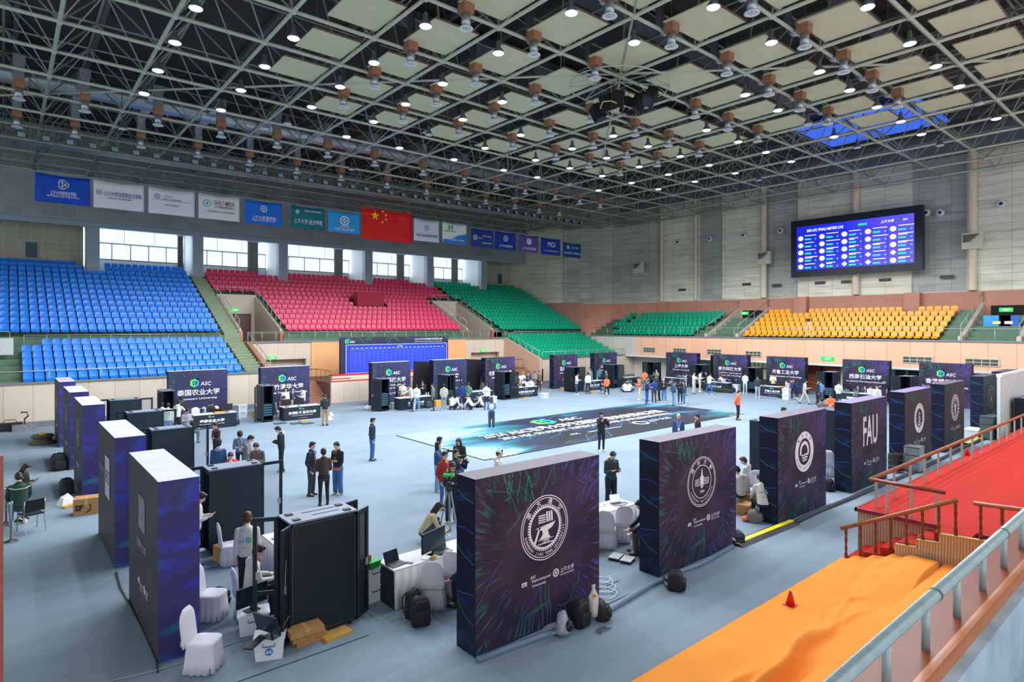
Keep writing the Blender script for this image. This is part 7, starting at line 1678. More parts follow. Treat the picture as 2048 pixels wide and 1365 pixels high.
def body_mesh(pose, fine):
    k = ('body', pose, fine)
    if k in CACHE: return CACHE[k]
    J = joints(pose); b_ = MB(); T, le = J['T'], J['lean']; HM = Matrix.Translation(J['head']) @ Matrix.Rotation(-J['hp'], 4, 'X')
    b_.ell((0, 0, .01), (.075, .094, .105), 16, 12, HM); b_.ell((0, .028, -.055), (.054, .062, .058), 12, 9, HM); b_.ell((0, .097, -.022), (.013, .02, .024), 8, 6, HM)
    for s in (-1, 1): b_.ell((s * .077, -.005, -.015), (.012, .02, .032), 8, 6, HM)
    cap(b_, J['neck'] - Vector((0, 0, .05)), J['head'] + rotx((0, -.01, -.06), J['hp']), .055, .052)
    for z, w, d in ((0, .13, .09), (.12, .12, .085), (.25, .13, .09), (.38, .15, .09), (.46, .12, .07)): tor(b_, T, le, 0, 0, z, (w, d, .1))
    for s, n in ((-1, 'L'), (1, 'R')):
        cap(b_, J['sh' + n], J['el' + n], .045, .036); cap(b_, J['el' + n], J['wr' + n], .036, .026)
        f = J['fd' + n]; side = Vector((s, 0, 0)); side = (side - f * side.dot(f)).normalized(); nr = f.cross(side); W_ = J['wr' + n]
        b_.tube(W_, W_ + f * .03, .027, 8, .03); M = Matrix.Translation(W_ + f * .055) @ Matrix((side, nr, f)).transposed().to_4x4(); b_.ell((0, 0, 0), (.042, .018, .048), 12, 8, M)
        for i, (o_, l) in enumerate(((-.03, .062), (-.01, .075), (.011, .078), (.031, .066))):
            p0 = W_ + f * .09 + side * o_; p1 = p0 + f * l * .55 - nr * .012 * s; p2 = p1 + f * l * .35 - nr * .03 * s; cap(b_, p0, p1, .0095, .0088, 6); cap(b_, p1, p2, .0088, .0075, 6)
        p0 = W_ + f * .04 - side * .035; p1 = p0 + f * .03 - side * .028; cap(b_, p0, p1, .012, .011, 6); cap(b_, p1, p1 + f * .035 - side * .004, .011, .009, 6)
        cap(b_, J['hj' + n], J['kn' + n], .075, .05); cap(b_, J['kn' + n], J['an' + n], .05, .036); cap(b_, J['an' + n], J['an' + n] + Vector((0, .1, -.05)), .036, .03)
    CACHE[k] = bake(b_, 'body', .0085 if fine else .016, 3); return CACHE[k]
def top_mesh(pose, kind, fine):
    k = ('top', pose, kind, fine)
    if k in CACHE: return CACHE[k]
    J = joints(pose); b_ = MB(); T, le = J['T'], J['lean']; g = .015 if kind in ('hoodie', 'jacket', 'puffer') else 0.0
    base = -.02 if kind in ('hoodie', 'jacket', 'puffer', 'tee') else -.12 if kind == 'suit' else -.3
    if J['hip'].z < .6: base = max(base, -.02)
    zs = [base + (.45 - base) * i / 20 for i in range(21)]
    for z in zs:
        u = max(0, min(1, z / .46)); w = .158 + g + .02 * u - .012 * math.sin(PI * u) + (.012 if z < 0 else 0); d = .108 + g + .012 * u
        if z > .36: w *= 1 - (z - .36) * 1.6; d *= 1 - (z - .36) * 1.2
        tor(b_, T, le, 0, .005, z, (w, d, .06))
    cap(b_, T(-.10, 0, .468), T(.10, 0, .468), .06, .06); cap(b_, T(-.16, 0, .445), T(-.03, 0, .51), .058, .05); cap(b_, T(.16, 0, .445), T(.03, 0, .51), .058, .05)
    b_.tube(T(0, 0, .48), T(0, .01, .56), .075, 12, .06)
    if kind == 'hoodie': tor(b_, T, le, 0, -.085, .5, (.1, .055, .075)); tor(b_, T, le, 0, -.05, .545, (.085, .06, .045))
    if kind in ('jacket', 'suit', 'coat'): b_.tube(T(0, -.015, .5), T(0, -.02, .575), .078, 12, .07)
    for n in 'LR':
        r0, r1, r2 = (.070, .058, .050) if kind != 'tee' else (.066, .056, .05)
        if kind == 'puffer': r0, r1, r2 = .08, .072, .06
        cap(b_, J['sh' + n], J['el' + n], r0, r1)
        if kind != 'tee': cap(b_, J['el' + n], J['wr' + n] - J['fd' + n] * .01, r1, r2 * .86)
    CACHE[k] = bake(b_, kind, .012 if fine else .02, 8); return CACHE[k]
def leg_mesh(pose, kind, fine):
    k = ('leg', pose, kind, fine)
    if k in CACHE: return CACHE[k]
    J = joints(pose); b_ = MB(); w = {'slim': 0, 'loose': .012, 'wide': .026}[kind]
    b_.ell(J['hip'] + Vector((0, 0, .02)), (.155, .112, .09), 14, 9); b_.ell(J['hip'] + Vector((0, 0, -.05)), (.16, .115, .09), 14, 9)
    for n in 'LR':
        cap(b_, J['hj' + n], J['kn' + n], .088 + w * .5, .062 + w); cap(b_, J['kn' + n], J['an' + n] + Vector((0, 0, .0)), .060 + w, .046 + w * 1.2)
    CACHE[k] = bake(b_, 'trousers', .012 if fine else .02, 8); return CACHE[k]
def head_bits(kind):
    k = ('hair', kind)
    if k in CACHE: return CACHE[k]
    b_ = MB()
    if kind == 'bald': b_.ell((0, -.03, -.02), (.081, .075, .06), 14, 9)
    elif kind in ('short', 'cap', 'curly', 'long', 'bun'):
        s = 1.14 if kind == 'curly' else 1.0
        b_.ell((0, -.014, .034), (.085 * s, .098 * s, .098 * s), 18, 12); b_.ell((0, -.05, -.01), (.08 * s, .062 * s, .085), 14, 9)
        for sx in (-1, 1): b_.ell((sx * .068, -.01, .02), (.02, .05, .045), 10, 7)
        b_.ell((0, .06, .085), (.06, .045, .035), 12, 8)
        if kind in ('long',):
            b_.ell((0, -.06, -.1), (.095, .05, .15), 14, 10); b_.ell((0, -.07, -.2), (.085, .04, .1), 12, 8)
            for sx in (-1, 1): b_.ell((sx * .076, .0, -.07), (.026, .045, .12), 10, 8)
        if kind == 'curly':
            r = random.Random(4)
            for i in range(26): a, c = r.uniform(0, 2 * PI), r.uniform(.05, 1.3); b_.ell((.085 * math.cos(a) * math.sin(c), -.02 + .095 * math.sin(a) * math.sin(c), .04 + .1 * math.cos(c)), (.03, .03, .03), 8, 6)
    CACHE[k] = b_.data('hair', [HAIRB], True); return CACHE[k]
def eye_mesh():
    if 'eyes' not in CACHE:
        b_ = MB()
        for s in (-1, 1): b_.ell((s * .029, .0885, .0), (.012, .007, .006), 8, 6); b_.box(s * .029 - .016, s * .029 + .016, .086, .094, .018, .024)
        CACHE['eyes'] = b_.data('eyes', [mat('dark_eye', (36, 26, 24), .4)]); b_ = MB(); b_.ell((0, .0905, -.062), (.022, .006, .006), 10, 6); CACHE['mouth'] = b_.data('mouth', [mat('lip', (176, 104, 92), .5)])
    return CACHE['eyes'], CACHE['mouth']
def shoe_mesh():
    if 'shoe' not in CACHE:
        b_ = MB(); rings = []
        for z, s in ((0, 1), (.02, 1.03), (.05, .92), (.085, .6), (.11, .42)):
            rings.append([(.046 * s * math.cos(q), (.06 if z < .07 else .03) + (.135 if z < .07 else .07) * s * math.sin(q) * (1 if z < .05 else .95) - (.03 if z > .07 else 0), z) for q in [2 * PI * i / 14 for i in range(14)]])
        b_.loft(rings); CACHE['shoe'] = b_.data('shoe', [DARKPL], True)
    return CACHE['shoe']
def child(name, me, par, m=None, M=None):
    o = bpy.data.objects.new(name, me); COL.objects.link(o); o.parent = par
    if m is not None and me.materials: o.material_slots[0].link = 'OBJECT'; o.material_slots[0].material = m
    if M is not None: o.matrix_basis = M
    return o
WHT, BLK, NAV, GRY, ORG, DEN, KHA = (206, 206, 200), (24, 26, 32), (28, 38, 66), (128, 132, 138), (240, 112, 58), (64, 104, 158), (160, 140, 100)
LDEN, DGR, CRM, TEA = (128, 162, 192), (58, 62, 70), (206, 200, 170), (40, 84, 92)
def person(px, py, face, pose, top, leg, hair, label, shoes=BLK, acc=(), fine=False, sc=1.0, z0=0.0, loc=None, chair_lab=None, row=None):
    J = joints(pose); zt = J['head'].z + (.12 if pose not in ('bend',) else .11)
    if row:
        t_ = (px - 1024) / FPX
        if row > 0: Y = row; X = (Y * RT[1] - t_ * Y * FW[1]) / (t_ * FW[0] - RT[0])
        else: X = -row; Y = (t_ * X * FW[0] - X * RT[0]) / (RT[1] - t_ * FW[1])
    elif loc is None: X, Y, _ = at(px, py, z0 + zt * sc)
    else: X, Y = loc
    rz = heading(X, Y, face); hx, hy = J['head'].x * sc, J['head'].y * sc
    if loc is None: X -= hx * math.cos(rz) - hy * math.sin(rz); Y -= hx * math.sin(rz) + hy * math.cos(rz)
    t = empty('person', (X, Y, z0), rz, label, 'person', 'people in the hall', sc)
    child('body', body_mesh(pose, fine), t)
    child({'hoodie': 'hooded_sweatshirt', 'jacket': 'jacket', 'puffer': 'padded_jacket', 'suit': 'suit_jacket', 'coat': 'coat', 'tee': 'shirt'}[top[0]], top_mesh(pose, top[0], fine), t, cm('fabric', top[1]))
    child('trousers', leg_mesh(pose, leg[0], fine), t, cm('fabric', leg[1]))
    HM = Matrix.Translation(J['head']) @ Matrix.Rotation(-J['hp'], 4, 'X')
    hk, hc = hair if isinstance(hair, tuple) else (hair, None)
    child('hair', head_bits(hk if hk != 'cap' else 'short'), t, hc if hc else (mat('grey_hair', (120, 112, 106), .6) if hk == 'bald' else HAIRB), HM)
    e, mo = eye_mesh(); child('eyes', e, t, None, HM); child('mouth', mo, t, None, HM)
    for n in 'LR':
        a = J['an' + n]; child('shoe', shoe_mesh(), t, cm('shoe', shoes, .5), Matrix.Translation((a.x, a.y - .03, max(0, a.z - .09))))
    T = J['T']; le = J['lean']
    for a in acc:
        RM = Matrix.Rotation(-le, 4, 'X')
        if a[0] == 'shirt': b_ = MB(); b_.face([T(x, y, z) for x, y, z in ((-.02, .142, .2), (.02, .142, .2), (.05, .12, .47), (.04, .075, .54), (-.04, .075, .54), (-.05, .12, .47))]); b_.build('shirt_front', cm('fabric', a[1]), t)
        if a[0] == 'lanyard':
            b_ = MB()
            for s in (-1, 1): b_.face([T(s * .01, .152, .2), T(s * .03, .152, .2), T(s * .07, .11, .5), T(s * .055, .11, .51)])
            b_.build('lanyard', cm('fabric', a[1]), t); b_ = MB(); b_.face([T(-.04, .156, .1), T(.04, .156, .1), T(.04, .156, .2), T(-.04, .156, .2)]); b_.build('badge', WHITE, t)
        if a[0] == 'backlogo':
            R3 = RM.to_3x3() @ basis((-1, 0, 0), (0, 0, 1)); asc_logo(t, T(.05, -.158, .3), .12, R3, tm=GREYI); text('上海大学', .035, GREYI, 'back_lettering', t, T(0, -.16, .14), R3)
        if a[0] == 'phone': w_ = (J['wrL'] + J['wrR']) / 2 + J['fdR'] * .1; b_ = MB(); b_.box(-.038, .038, -.005, .005, -.07, .07, Matrix.Translation(w_ + Vector((0, .02, .04))) @ Matrix.Rotation(-.9, 4, 'X')); b_.build('phone', DARKPL, t)
        if a[0] == 'cam': w_ = (J['wrL'] + J['wrR']) / 2 + Vector((0, .06, .07)); b_ = MB(); b_.box(-.07, .07, -.04, .04, -.045, .05, Matrix.Translation(w_)); b_.tube(w_ + Vector((0, .04, 0)), w_ + Vector((0, a[1], -.02)), .035, 10); b_.build('camera', DARKPL, t)
        if a[0] == 'cap': b_ = MB(); b_.ell((0, -.008, .045), (.09, .103, .085), 16, 10, HM); b_.loft([[HM @ Vector((.07 * math.cos(q), .08 + .09 * math.sin(q), .055 + dz)) for q in [PI * i / 10 for i in range(11)]] + [HM @ Vector((-.07, .05, .055 + dz)), HM @ Vector((.07, .05, .055 + dz))] for dz in (0, .012)]); b_.build('cap', cm('fabric', a[1]), t, True)
        if a[0] == 'pack': b_ = MB(); b_.ell((0, 0, 0), (.13, .075, .18), 12, 9, Matrix.Translation(T(0, -.19, .28)) @ RM); b_.build('backpack', cm('fabric', a[1]), t, True)
        if a[0] == 'hood': b_ = MB(); b_.ell((0, 0, 0), (.105, .06, .075), 12, 8, Matrix.Translation(T(0, -.09, .52)) @ RM); b_.build('hood', cm('fabric', a[1]), t, True)
        if a[0] == 'hem': b_ = MB(); rings = [[T((.183 + .0) * math.cos(q), .005 + .132 * math.sin(q), z) for q in [2 * PI * i / 20 for i in range(20)]] for z in (-.09, .0)]; b_.loft(rings); b_.build('hem', cm('fabric', a[1]), t, True)
        if a[0] == 'stripe': b_ = MB(); b_.path([T(-.2, -.05, .44), T(-.1, -.15, .38), T(.1, -.15, .38), T(.2, -.05, .44)], .012, 5); b_.build('sleeve_stripe', cm('fabric', a[1]), t)
        if a[0] == 'glasses':
            b_ = MB()
            for s in (-1, 1): b_.path([HM @ Vector((s * .03 + .022 * math.cos(q), .1, .0 + .016 * math.sin(q))) for q in [2 * PI * i / 10 for i in range(11)]], .0022, 4); b_.tube(HM @ Vector((s * .052, .1, .004)), HM @ Vector((s * .08, .0, .0)), .002, 4)
            b_.tube(HM @ Vector((-.008, .102, .004)), HM @ Vector((.008, .102, .004)), .002, 4).build('glasses', DARKPL, t)
        if a[0] == 'mask': b_ = MB(); b_.ell((0, .05, -.055), (.052, .052, .04), 12, 8, HM); b_.build('face_mask', cm('fabric', (220, 224, 228)), t, True)
    if chair_lab:
        c = chair(X, Y, rz, chair_lab)
    return t
P = person; H = 'hoodie'; Jk = 'jacket'
HB = 'black server rack'
# --- court, near
P(495, 1024, 172, 'stand', (H, WHT), ('slim', BLK), ('short', HAIRBR), 'student in white hoodie with logo on the back, standing by the nearest rack', acc=[('backlogo',)], fine=True, shoes=DGR)
P(517, 1090, 105, 'sit', (H, WHT), ('slim', BLK), 'short', 'student in white hoodie seated typing on a laptop beside the nearest rack', acc=(), fine=True, chair_lab='white covered chair under the student typing beside the nearest rack')
lp = at(548, 1156, .66); laptop((lp[0], lp[1], .64), heading(lp[0], lp[1], 105), 'grey laptop on the knees of the seated student', a=115)
P(402, 985, 75, 'phone', (H, WHT), ('slim', BLK), 'short', 'person in white mostly hidden behind the nearest left printed wall')
P(556, 853, 262, 'phone', (H, BLK), ('loose', BLK), 'short', 'man in black hooded jacket with white hood standing alone looking at his hands', acc=[('hood', WHT)], fine=True)
P(625, 884, 62, 'pocket', ('suit', (34, 38, 54)), ('loose', DGR), 'short', 'man in dark suit with red tie in the group of three', acc=[('shirt', (90, 120, 190)), ('lanyard', (200, 40, 50))], fine=True, shoes=(70, 50, 44))
P(647, 897, 188, 'cross', ('suit', (66, 52, 46)), ('slim', (26, 28, 36)), 'short', 'man in brown suit jacket seen from behind in the group of three', fine=True)
P(673, 884, 318, 'cross', (Jk, BLK), ('wide', DEN), 'short', 'person in black jacket over orange hoodie with blue jeans in the group of three', acc=[('shirt', ORG), ('hem', ORG)], fine=True, shoes=(190, 160, 120))
P(746, 836, 78, 'pocket', (Jk, (30, 42, 62)), ('loose', (50, 92, 150)), 'short', 'man in navy jacket and jeans standing alone in the court', fine=True, shoes=(60, 60, 70))
P(650, 789, 184, 'phone', (Jk, (36, 40, 48)), ('loose', KHA), 'short', 'man in black jacket and khaki trousers near the National Tsing Hua table', shoes=(40, 34, 30))
P(879, 874, 100, 'stand', (Jk, CRM), ('loose', DEN), 'long', 'woman in cream jacket at the back of the filming group', sc=.95)
P(876, 884, 80, 'camera', (Jk, (50, 84, 130)), ('wide', LDEN), 'long', 'long haired woman in denim jacket and blue shirt filming with a camera', acc=[('cam', .3), ('shirt', (40, 60, 210))], sc=.95, fine=True, shoes=(206, 200, 180))
P(917, 877, 338, 'hold', (Jk, (28, 36, 38)), ('slim', DEN), 'long', 'long haired woman in black jacket and jeans facing the film crew', fine=True, sc=.97)
P(890, 903, 40, 'pocket', (Jk, (150, 38, 34)), ('slim', DEN), 'short', 'man in red jacket and yellow shirt with glasses in the film crew', acc=[('shirt', (226, 190, 40)), ('glasses',)], fine=True)
P(912, 899, 50, 'camera', (Jk, (26, 32, 50)), ('slim', DEN), 'short', 'man in dark jacket with glasses holding up a camera', acc=[('cam', .14), ('glasses',)], fine=True)
P(906, 925, 12, 'phone', (Jk, BLK), ('wide', (24, 30, 42)), 'short', 'camera operator in black behind the tripod', acc=[('glasses',)], fine=True, shoes=(180, 200, 60))
P(877, 1005, 95, 'squat', (Jk, (188, 172, 136)), ('slim', DGR), 'long', 'long haired woman in beige jacket crouching behind the tripod', fine=True, acc=[('phone',)])
P(999, 899, 80, 'stand', (H, WHT), ('slim', DEN), 'cap', 'person in white cap and hoodie behind the near gear seal wall', acc=[('cap', (224, 224, 220))])
P(1203, 824, 30, 'camera', (Jk, BLK), ('slim', BLK), 'cap', 'photographer in black with black cap standing at the floor banner edge', acc=[('cap', BLK), ('cam', .28)], fine=True, shoes=(206, 206, 214))
P(983, 795, 180, 'phone', ('tee', (110, 140, 190)), ('wide', (60, 72, 84)), 'long', 'woman in light blue shirt with small white backpack seen from behind on the banner', acc=[('pack', (210, 210, 216))], sc=.95)
P(1226, 903, 30, 'phone', (Jk, (52, 60, 64)), ('wide', (26, 32, 48)), 'short', 'man in grey jacket with white hood looking at phone near the LANZHOU wall', acc=[('hood', WHT), ('phone',)], fine=True)
P(1357, 827, 5, 'stand', (Jk, (48, 74, 112)), ('slim', NAV), 'bald', 'bald man in blue jacket with white lanyard behind the LANZHOU wall', acc=[('lanyard', (200, 210, 226))], fine=True)
P(1394, 828, 285, 'stand', (Jk, BLK), ('slim', NAV), 'short', 'man in black jacket facing the bald man behind the LANZHOU wall', acc=[('shirt', (220, 220, 220))], fine=True)
P(1478, 781, 75, 'behind', (H, ORG), ('slim', (26, 30, 46)), 'short', 'person in orange hoodie and black trousers standing alone with hands back', fine=True)
P(1567, 815, 60, 'stand', (Jk, DGR), ('slim', BLK), 'cap', 'head with dark cap just showing above the QINGHAI wall', acc=[('cap', BLK)])
P(1661, 788, 350, 'phone', (H, ORG), ('slim', (80, 140, 200)), 'short', 'person in orange hoodie with glasses and lanyard behind the FAU wall', acc=[('lanyard', (200, 60, 110)), ('glasses',)])
P(1644, 796, 170, 'stand', (Jk, (98, 78, 66)), ('slim', DGR), 'short', 'person in brown jacket with back turned beside the orange hoodie')
# booth interiors, near
P(1281, 1000, 282, 'sitlap', (Jk, BLK), ('loose', (84, 82, 88)), 'short', 'man in black with grey trousers seated half behind the LANZHOU wall', fine=True, shoes=(96, 60, 44))
P(1487, 914, 250, 'sit', (H, WHT), ('slim', BLK), ('short', HAIRBR), 'brown haired student in white hoodie seated before the QINGHAI wall', fine=True)
P(1473, 932, 235, 'sit', (H, WHT), ('slim', BLK), 'short', 'black haired student in white hoodie seated at the table edge', fine=True)
P(1520, 948, 200, 'sitlap', (H, WHT), ('slim', BLK), 'short', 'student in white hoodie leaning low beside the QINGHAI wall', acc=[('backlogo',)])
P(1457, 1008, 60, 'squat', (H, WHT), ('loose', DEN), 'short', 'crouching student in white hoodie half hidden by the LANZHOU wall')
P(928, 1080, 250, 'sitlap', (Jk, NAV), ('slim', BLK), 'short', 'person in navy seated behind the near gear seal wall')
# left side
P(52, 928, 60, 'phone', (Jk, (20, 20, 26)), ('slim', LDEN), 'long', 'long haired woman in black jacket looking at a phone at the far left', acc=[('phone',)], fine=True, sc=.93)
P(38, 950, 185, 'sitlap', (Jk, (20, 60, 50)), ('slim', DGR), 'short', 'man in green and black jacket seated with back turned at the far left', acc=[('stripe', (200, 206, 180))], fine=True, sc=1.12, loc=at(40, 1056)[:2], shoes=(200, 196, 180))
# left booths
P(430, 845, 300, 'cross', (Jk, (72, 36, 42)), ('slim', BLK), 'short', 'man in maroon jacket with light blue shirt beside the open glass door', acc=[('shirt', (150, 176, 210))], fine=True)
P(437, 880, 178, 'stand', (Jk, (42, 76, 118)), ('slim', BLK), 'curly', 'curly haired person in blue denim jacket seen from behind', acc=[('hood', (150, 150, 156))], fine=True)
P(461, 905, 0, 'sit', (Jk, (196, 34, 44)), ('slim', BLK), 'short', 'person in red jacket seated behind the second left rack', acc=[('shirt', (220, 220, 220))], fine=True, chair_lab='white covered chair under the person in the red jacket')
P(480, 864, 355, 'lean', (Jk, (96, 124, 154)), ('slim', BLK), 'curly', 'person in pale denim jacket leaning forward in the left group', acc=[('lanyard', WHT)], fine=True)
P(501, 871, 80, 'phone', (H, (120, 126, 132)), ('slim', DGR), 'short', 'man in grey hoodie with glasses in the left group', acc=[('glasses',)], fine=True)
P(512, 886, 335, 'phone', (Jk, (86, 84, 86)), ('slim', DGR), 'short', 'man in grey brown jacket with red lanyard in the left group', acc=[('lanyard', (200, 60, 50)), ('phone',)], fine=True)
P(324, 805, 185, 'stand', (H, WHT), ('slim', BLK), 'short', 'student with dark haired head above the third left rack, leftmost')
P(336, 806, 180, 'stand', (H, WHT), ('slim', DEN), 'short', 'student in white hoodie seen through the glass door of the third left rack', acc=[('backlogo',)])
P(358, 801, 150, 'reach', (H, WHT), ('slim', BLK), 'short', 'student in white hoodie reaching towards the Kasetsart rack', acc=[('backlogo',)])
P(363, 794, 220, 'stand', (Jk, BLK), ('slim', BLK), 'short', 'person in black behind the student reaching to the Kasetsart rack')
P(375, 817, 30, 'phone', (H, (140, 144, 152)), ('slim', BLK), 'short', 'young man in grey hoodie left of the Kasetsart table')
P(383, 831, 140, 'sit', (Jk, BLK), ('slim', BLK), 'short', 'person in black jacket seated before the Kasetsart table', chair_lab='white covered chair before the Kasetsart table')
P(423, 806, 20, 'sit', (Jk, BLK), ('slim', BLK), 'short', 'person in black jacket with white hood bent over the Kasetsart table', row=35.55, acc=[('hood', WHT)], chair_lab='third white covered chair behind the Kasetsart table')
P(323, 847, 10, 'sit', (Jk, DGR), ('slim', BLK), 'short', 'seated person of whom only dark hair shows above the third left booth', chair_lab='white covered chair hidden behind the second left rack')
P(348, 845, 350, 'sit', (H, GRY), ('slim', BLK), 'short', 'second seated person whose head just shows above the third left booth', chair_lab='second white covered chair hidden behind the second left rack')
# National Tsing Hua booth
P(571, 783, 10, 'stand', (H, WHT), ('slim', BLK), 'short', 'masked student in white behind the National Tsing Hua table', row=36.3, acc=[('mask',)]); P(586, 778, 350, 'stand', (Jk, NAV), ('slim', BLK), 'short', 'masked man in navy jacket behind the National Tsing Hua table', row=36.4, acc=[('mask',), ('shirt', (210, 214, 220))])
P(603, 777, 300, 'phone', (H, WHT), ('slim', (90, 50, 60)), 'short', 'student in white standing at the right end of the National Tsing Hua table', row=36.2)
P(567, 799, 100, 'sit', ('tee', (206, 140, 120)), ('slim', BLK), 'short', 'student in salmon shirt seated left behind the National Tsing Hua table', row=35.65, chair_lab='white covered chair at the left of the National Tsing Hua table'); P(588, 797, 340, 'sit', ('tee', (220, 214, 216)), ('slim', BLK), 'short', 'student in white shirt seated between the two Tsing Hua monitors', row=35.6, chair_lab='white covered chair behind the National Tsing Hua table')
# Huazhong booth
P(795, 761, 100, 'stand', ('coat', (28, 30, 36)), ('slim', BLK), 'short', 'tall man in long black coat beside the closed rack', row=35.2); P(805, 765, 0, 'phone', (H, WHT), ('loose', KHA), 'short', 'student in white hoodie and khaki trousers behind the Huazhong table', row=35.3)
P(818, 770, 285, 'reach', (H, WHT), ('slim', BLK), 'short', 'student in white hoodie reaching over the Huazhong table'); P(833.5, 769, 170, 'walk', (H, WHT), ('wide', LDEN), 'short', 'student in white hoodie and pale jeans walking past the Huazhong table', acc=[('backlogo',)], shoes=WHT)
P(845, 762, 350, 'phone', (Jk, BLK), ('slim', BLK), 'short', 'man with glasses in black jacket over white shirt before the black screen', row=35.5, acc=[('shirt', (214, 220, 220)), ('glasses',)]); P(865, 768, 275, 'stand', (Jk, (108, 122, 98)), ('slim', BLK), 'short', 'person in olive green jacket and black trousers at the Huazhong table')
P(812, 788, 20, 'sit', (H, (150, 80, 80)), ('slim', BLK), ('short', mat('pale_cap_hair', (200, 196, 190), .6)), 'seated person with pale hat behind the Huazhong table', row=35.3, chair_lab='white covered chair behind the Huazhong table')
P(888, 768, 178, 'pocket', (Jk, (176, 174, 150)), ('loose', (120, 136, 146)), 'short', 'person in beige hooded jacket and grey jeans seen from behind', acc=[('hood', (176, 174, 150))], shoes=WHT); P(924, 766, 182, 'stand', ('suit', (24, 46, 110)), ('slim', (26, 42, 92)), 'short', 'man in blue suit seen from behind')
P(905, 789, 175, 'squat', (H, WHT), ('slim', BLK), 'short', 'student in white hoodie squatting left of the man in blue suit'); P(919, 790, 90, 'squat', (H, WHT), ('slim', BLK), 'short', 'student in white hoodie squatting just behind the man in blue suit'); P(933, 790, 250, 'squat', (H, WHT), ('slim', BLK), 'short', 'student in white hoodie squatting right of the man in blue suit')
P(937, 765, 170, 'behind', (H, (70, 124, 104)), ('slim', (50, 54, 70)), 'cap', 'man in green and black hoodie with hands behind his back', acc=[('cap', (40, 46, 60))]); P(956, 789, 265, 'floor', (H, WHT), ('slim', BLK), 'cap', 'student with dark green cap sitting on the floor', acc=[('cap', (20, 60, 40))])
P(973, 767, 178, 'hold', (H, WHT), ('slim', (50, 52, 66)), 'short', 'student in white hoodie standing left of the Beihang rack', acc=[('backlogo',)]); P(966, 776, 0, 'sit', (Jk, DGR), ('slim', BLK), 'short', 'seated person whose head shows behind the floor sitters table', row=35.4, chair_lab='white covered chair behind the floor sitters table')
# Beihang booth
for k, (px, py, c, hr) in enumerate(((1022, 763, (40, 60, 130), 'short'), (1029, 765, (60, 60, 70), 'short'), (1038, 764, (120, 120, 80), 'short'), (1049, 762, WHT, 'short'), (1061, 761, WHT, 'short'))):
    P(px, py + 1, 10 - 5 * k, 'sit', (H, c), ('slim', BLK), hr, '%s seated student from the left behind the Beihang table' % nth(k), row=35.6, chair_lab='white covered chair behind the Beihang table, %s from the left' % nth(k))
for k, (px, py, c, tp, lab, hr) in enumerate(((1036, 745, WHT, H, 'standing student in white at the left behind the seated Beihang team', 'short'), (1046, 746, WHT, H, 'standing person in white with yellow cap behind the Beihang team', 'cap'), (1056, 745, NAV, Jk, 'standing man in navy jacket with pale shirt behind the Beihang team', 'short'), (1069, 744, (120, 122, 124), 'coat', 'standing person in grey coat behind the Beihang team', 'short'), (1078, 747, (96, 84, 70), Jk, 'standing person in brown camouflage jacket at the right behind the Beihang team', 'short'))):
    P(px, py, 20 - 8 * k, 'cross' if k % 2 else 'stand', (tp, c), ('slim', BLK), hr, lab, acc=[('cap', (220, 180, 40))] if hr == 'cap' else [('shirt', (170, 200, 220))] if k == 2 else [], row=36.6)
# under the green seats
P(1156, 747, 70, 'phone', (H, (190, 200, 208)), ('slim', (50, 70, 96)), 'short', 'student in pale hoodie and jeans standing beside the dark rack', shoes=WHT); P(1165, 754, 20, 'sit', (Jk, BLK), ('slim', BLK), 'short', 'masked person in black seated behind the table under the green seats', row=35.7, acc=[('mask',)], chair_lab='white covered chair under the green seats')
P(1176, 745, 185, 'stand', (H, WHT), ('slim', BLK), 'short', 'student in white hoodie and black trousers standing at the table end'); P(1180, 736, 20, 'stand', (Jk, (130, 142, 138)), ('slim', BLK), 'short', 'person in grey green jacket behind the table, leftmost', row=36.6)
P(1199, 738, 5, 'hold', (Jk, (70, 128, 134)), ('slim', DGR), 'short', 'person in teal jacket between two printed walls', row=36.2); P(1212, 740, 290, 'stand', (Jk, (92, 92, 70)), ('slim', BLK), 'short', 'person in olive jacket before the open rack door')
P(1214, 752, 165, 'walk', (H, ORG), ('slim', BLK), 'long', 'long haired woman in orange hoodie walking under the green seats', shoes=WHT, sc=.95); P(1204, 764, 280, 'squat', (Jk, (26, 62, 122)), ('slim', KHA), 'short', 'person in blue jacket and pale shorts squatting beside the orange hoodie', shoes=WHT)
P(1249, 763, 200, 'floor', (H, WHT), ('slim', BLK), 'short', 'student in white sitting on the floor, left of the pair', acc=[('backlogo',)]); P(1260, 763, 160, 'floor', (H, WHT), ('slim', BLK), 'short', 'student in white sitting on the floor, right of the pair')
P(1276, 754, 280, 'phone', (H, ORG), ('loose', CRM), 'short', 'person in orange hoodie and cream trousers looking at a phone', shoes=WHT); P(1290, 740, 175, 'stand', (Jk, ORG), ('slim', DEN), 'short', 'tall person in orange jacket and jeans before the corner rack')
P(1313, 739, 330, 'camera', (Jk, (108, 130, 112)), ('slim', DGR), 'short', 'person in camouflage green with a camera before the corner rack', acc=[('cam', .2)]); P(1295, 755, 60, 'stand', (Jk, (84, 100, 104)), ('slim', DEN), 'short', 'person in grey jacket at the back of the large court group')
P(1297, 760, 80, 'phone', (Jk, NAV), ('loose', (36, 78, 160)), 'short', 'person in navy jacket and bright blue jeans in the large court group'); P(1308, 757, 175, 'pocket', (Jk, (24, 56, 120)), ('loose', DGR), 'short', 'man in blue jacket and grey trousers seen from behind in the large group')
P(1315, 757, 250, 'hold', (Jk, BLK), ('slim', BLK), 'long', 'long haired woman in black in the large court group', sc=.95); P(1327, 757, 345, 'hold', (Jk, (30, 30, 34)), ('loose', (70, 120, 180)), 'cap', 'person with white cap, black jacket and jeans in the large court group', acc=[('cap', (226, 222, 220)), ('shirt', (200, 160, 150))], shoes=WHT)
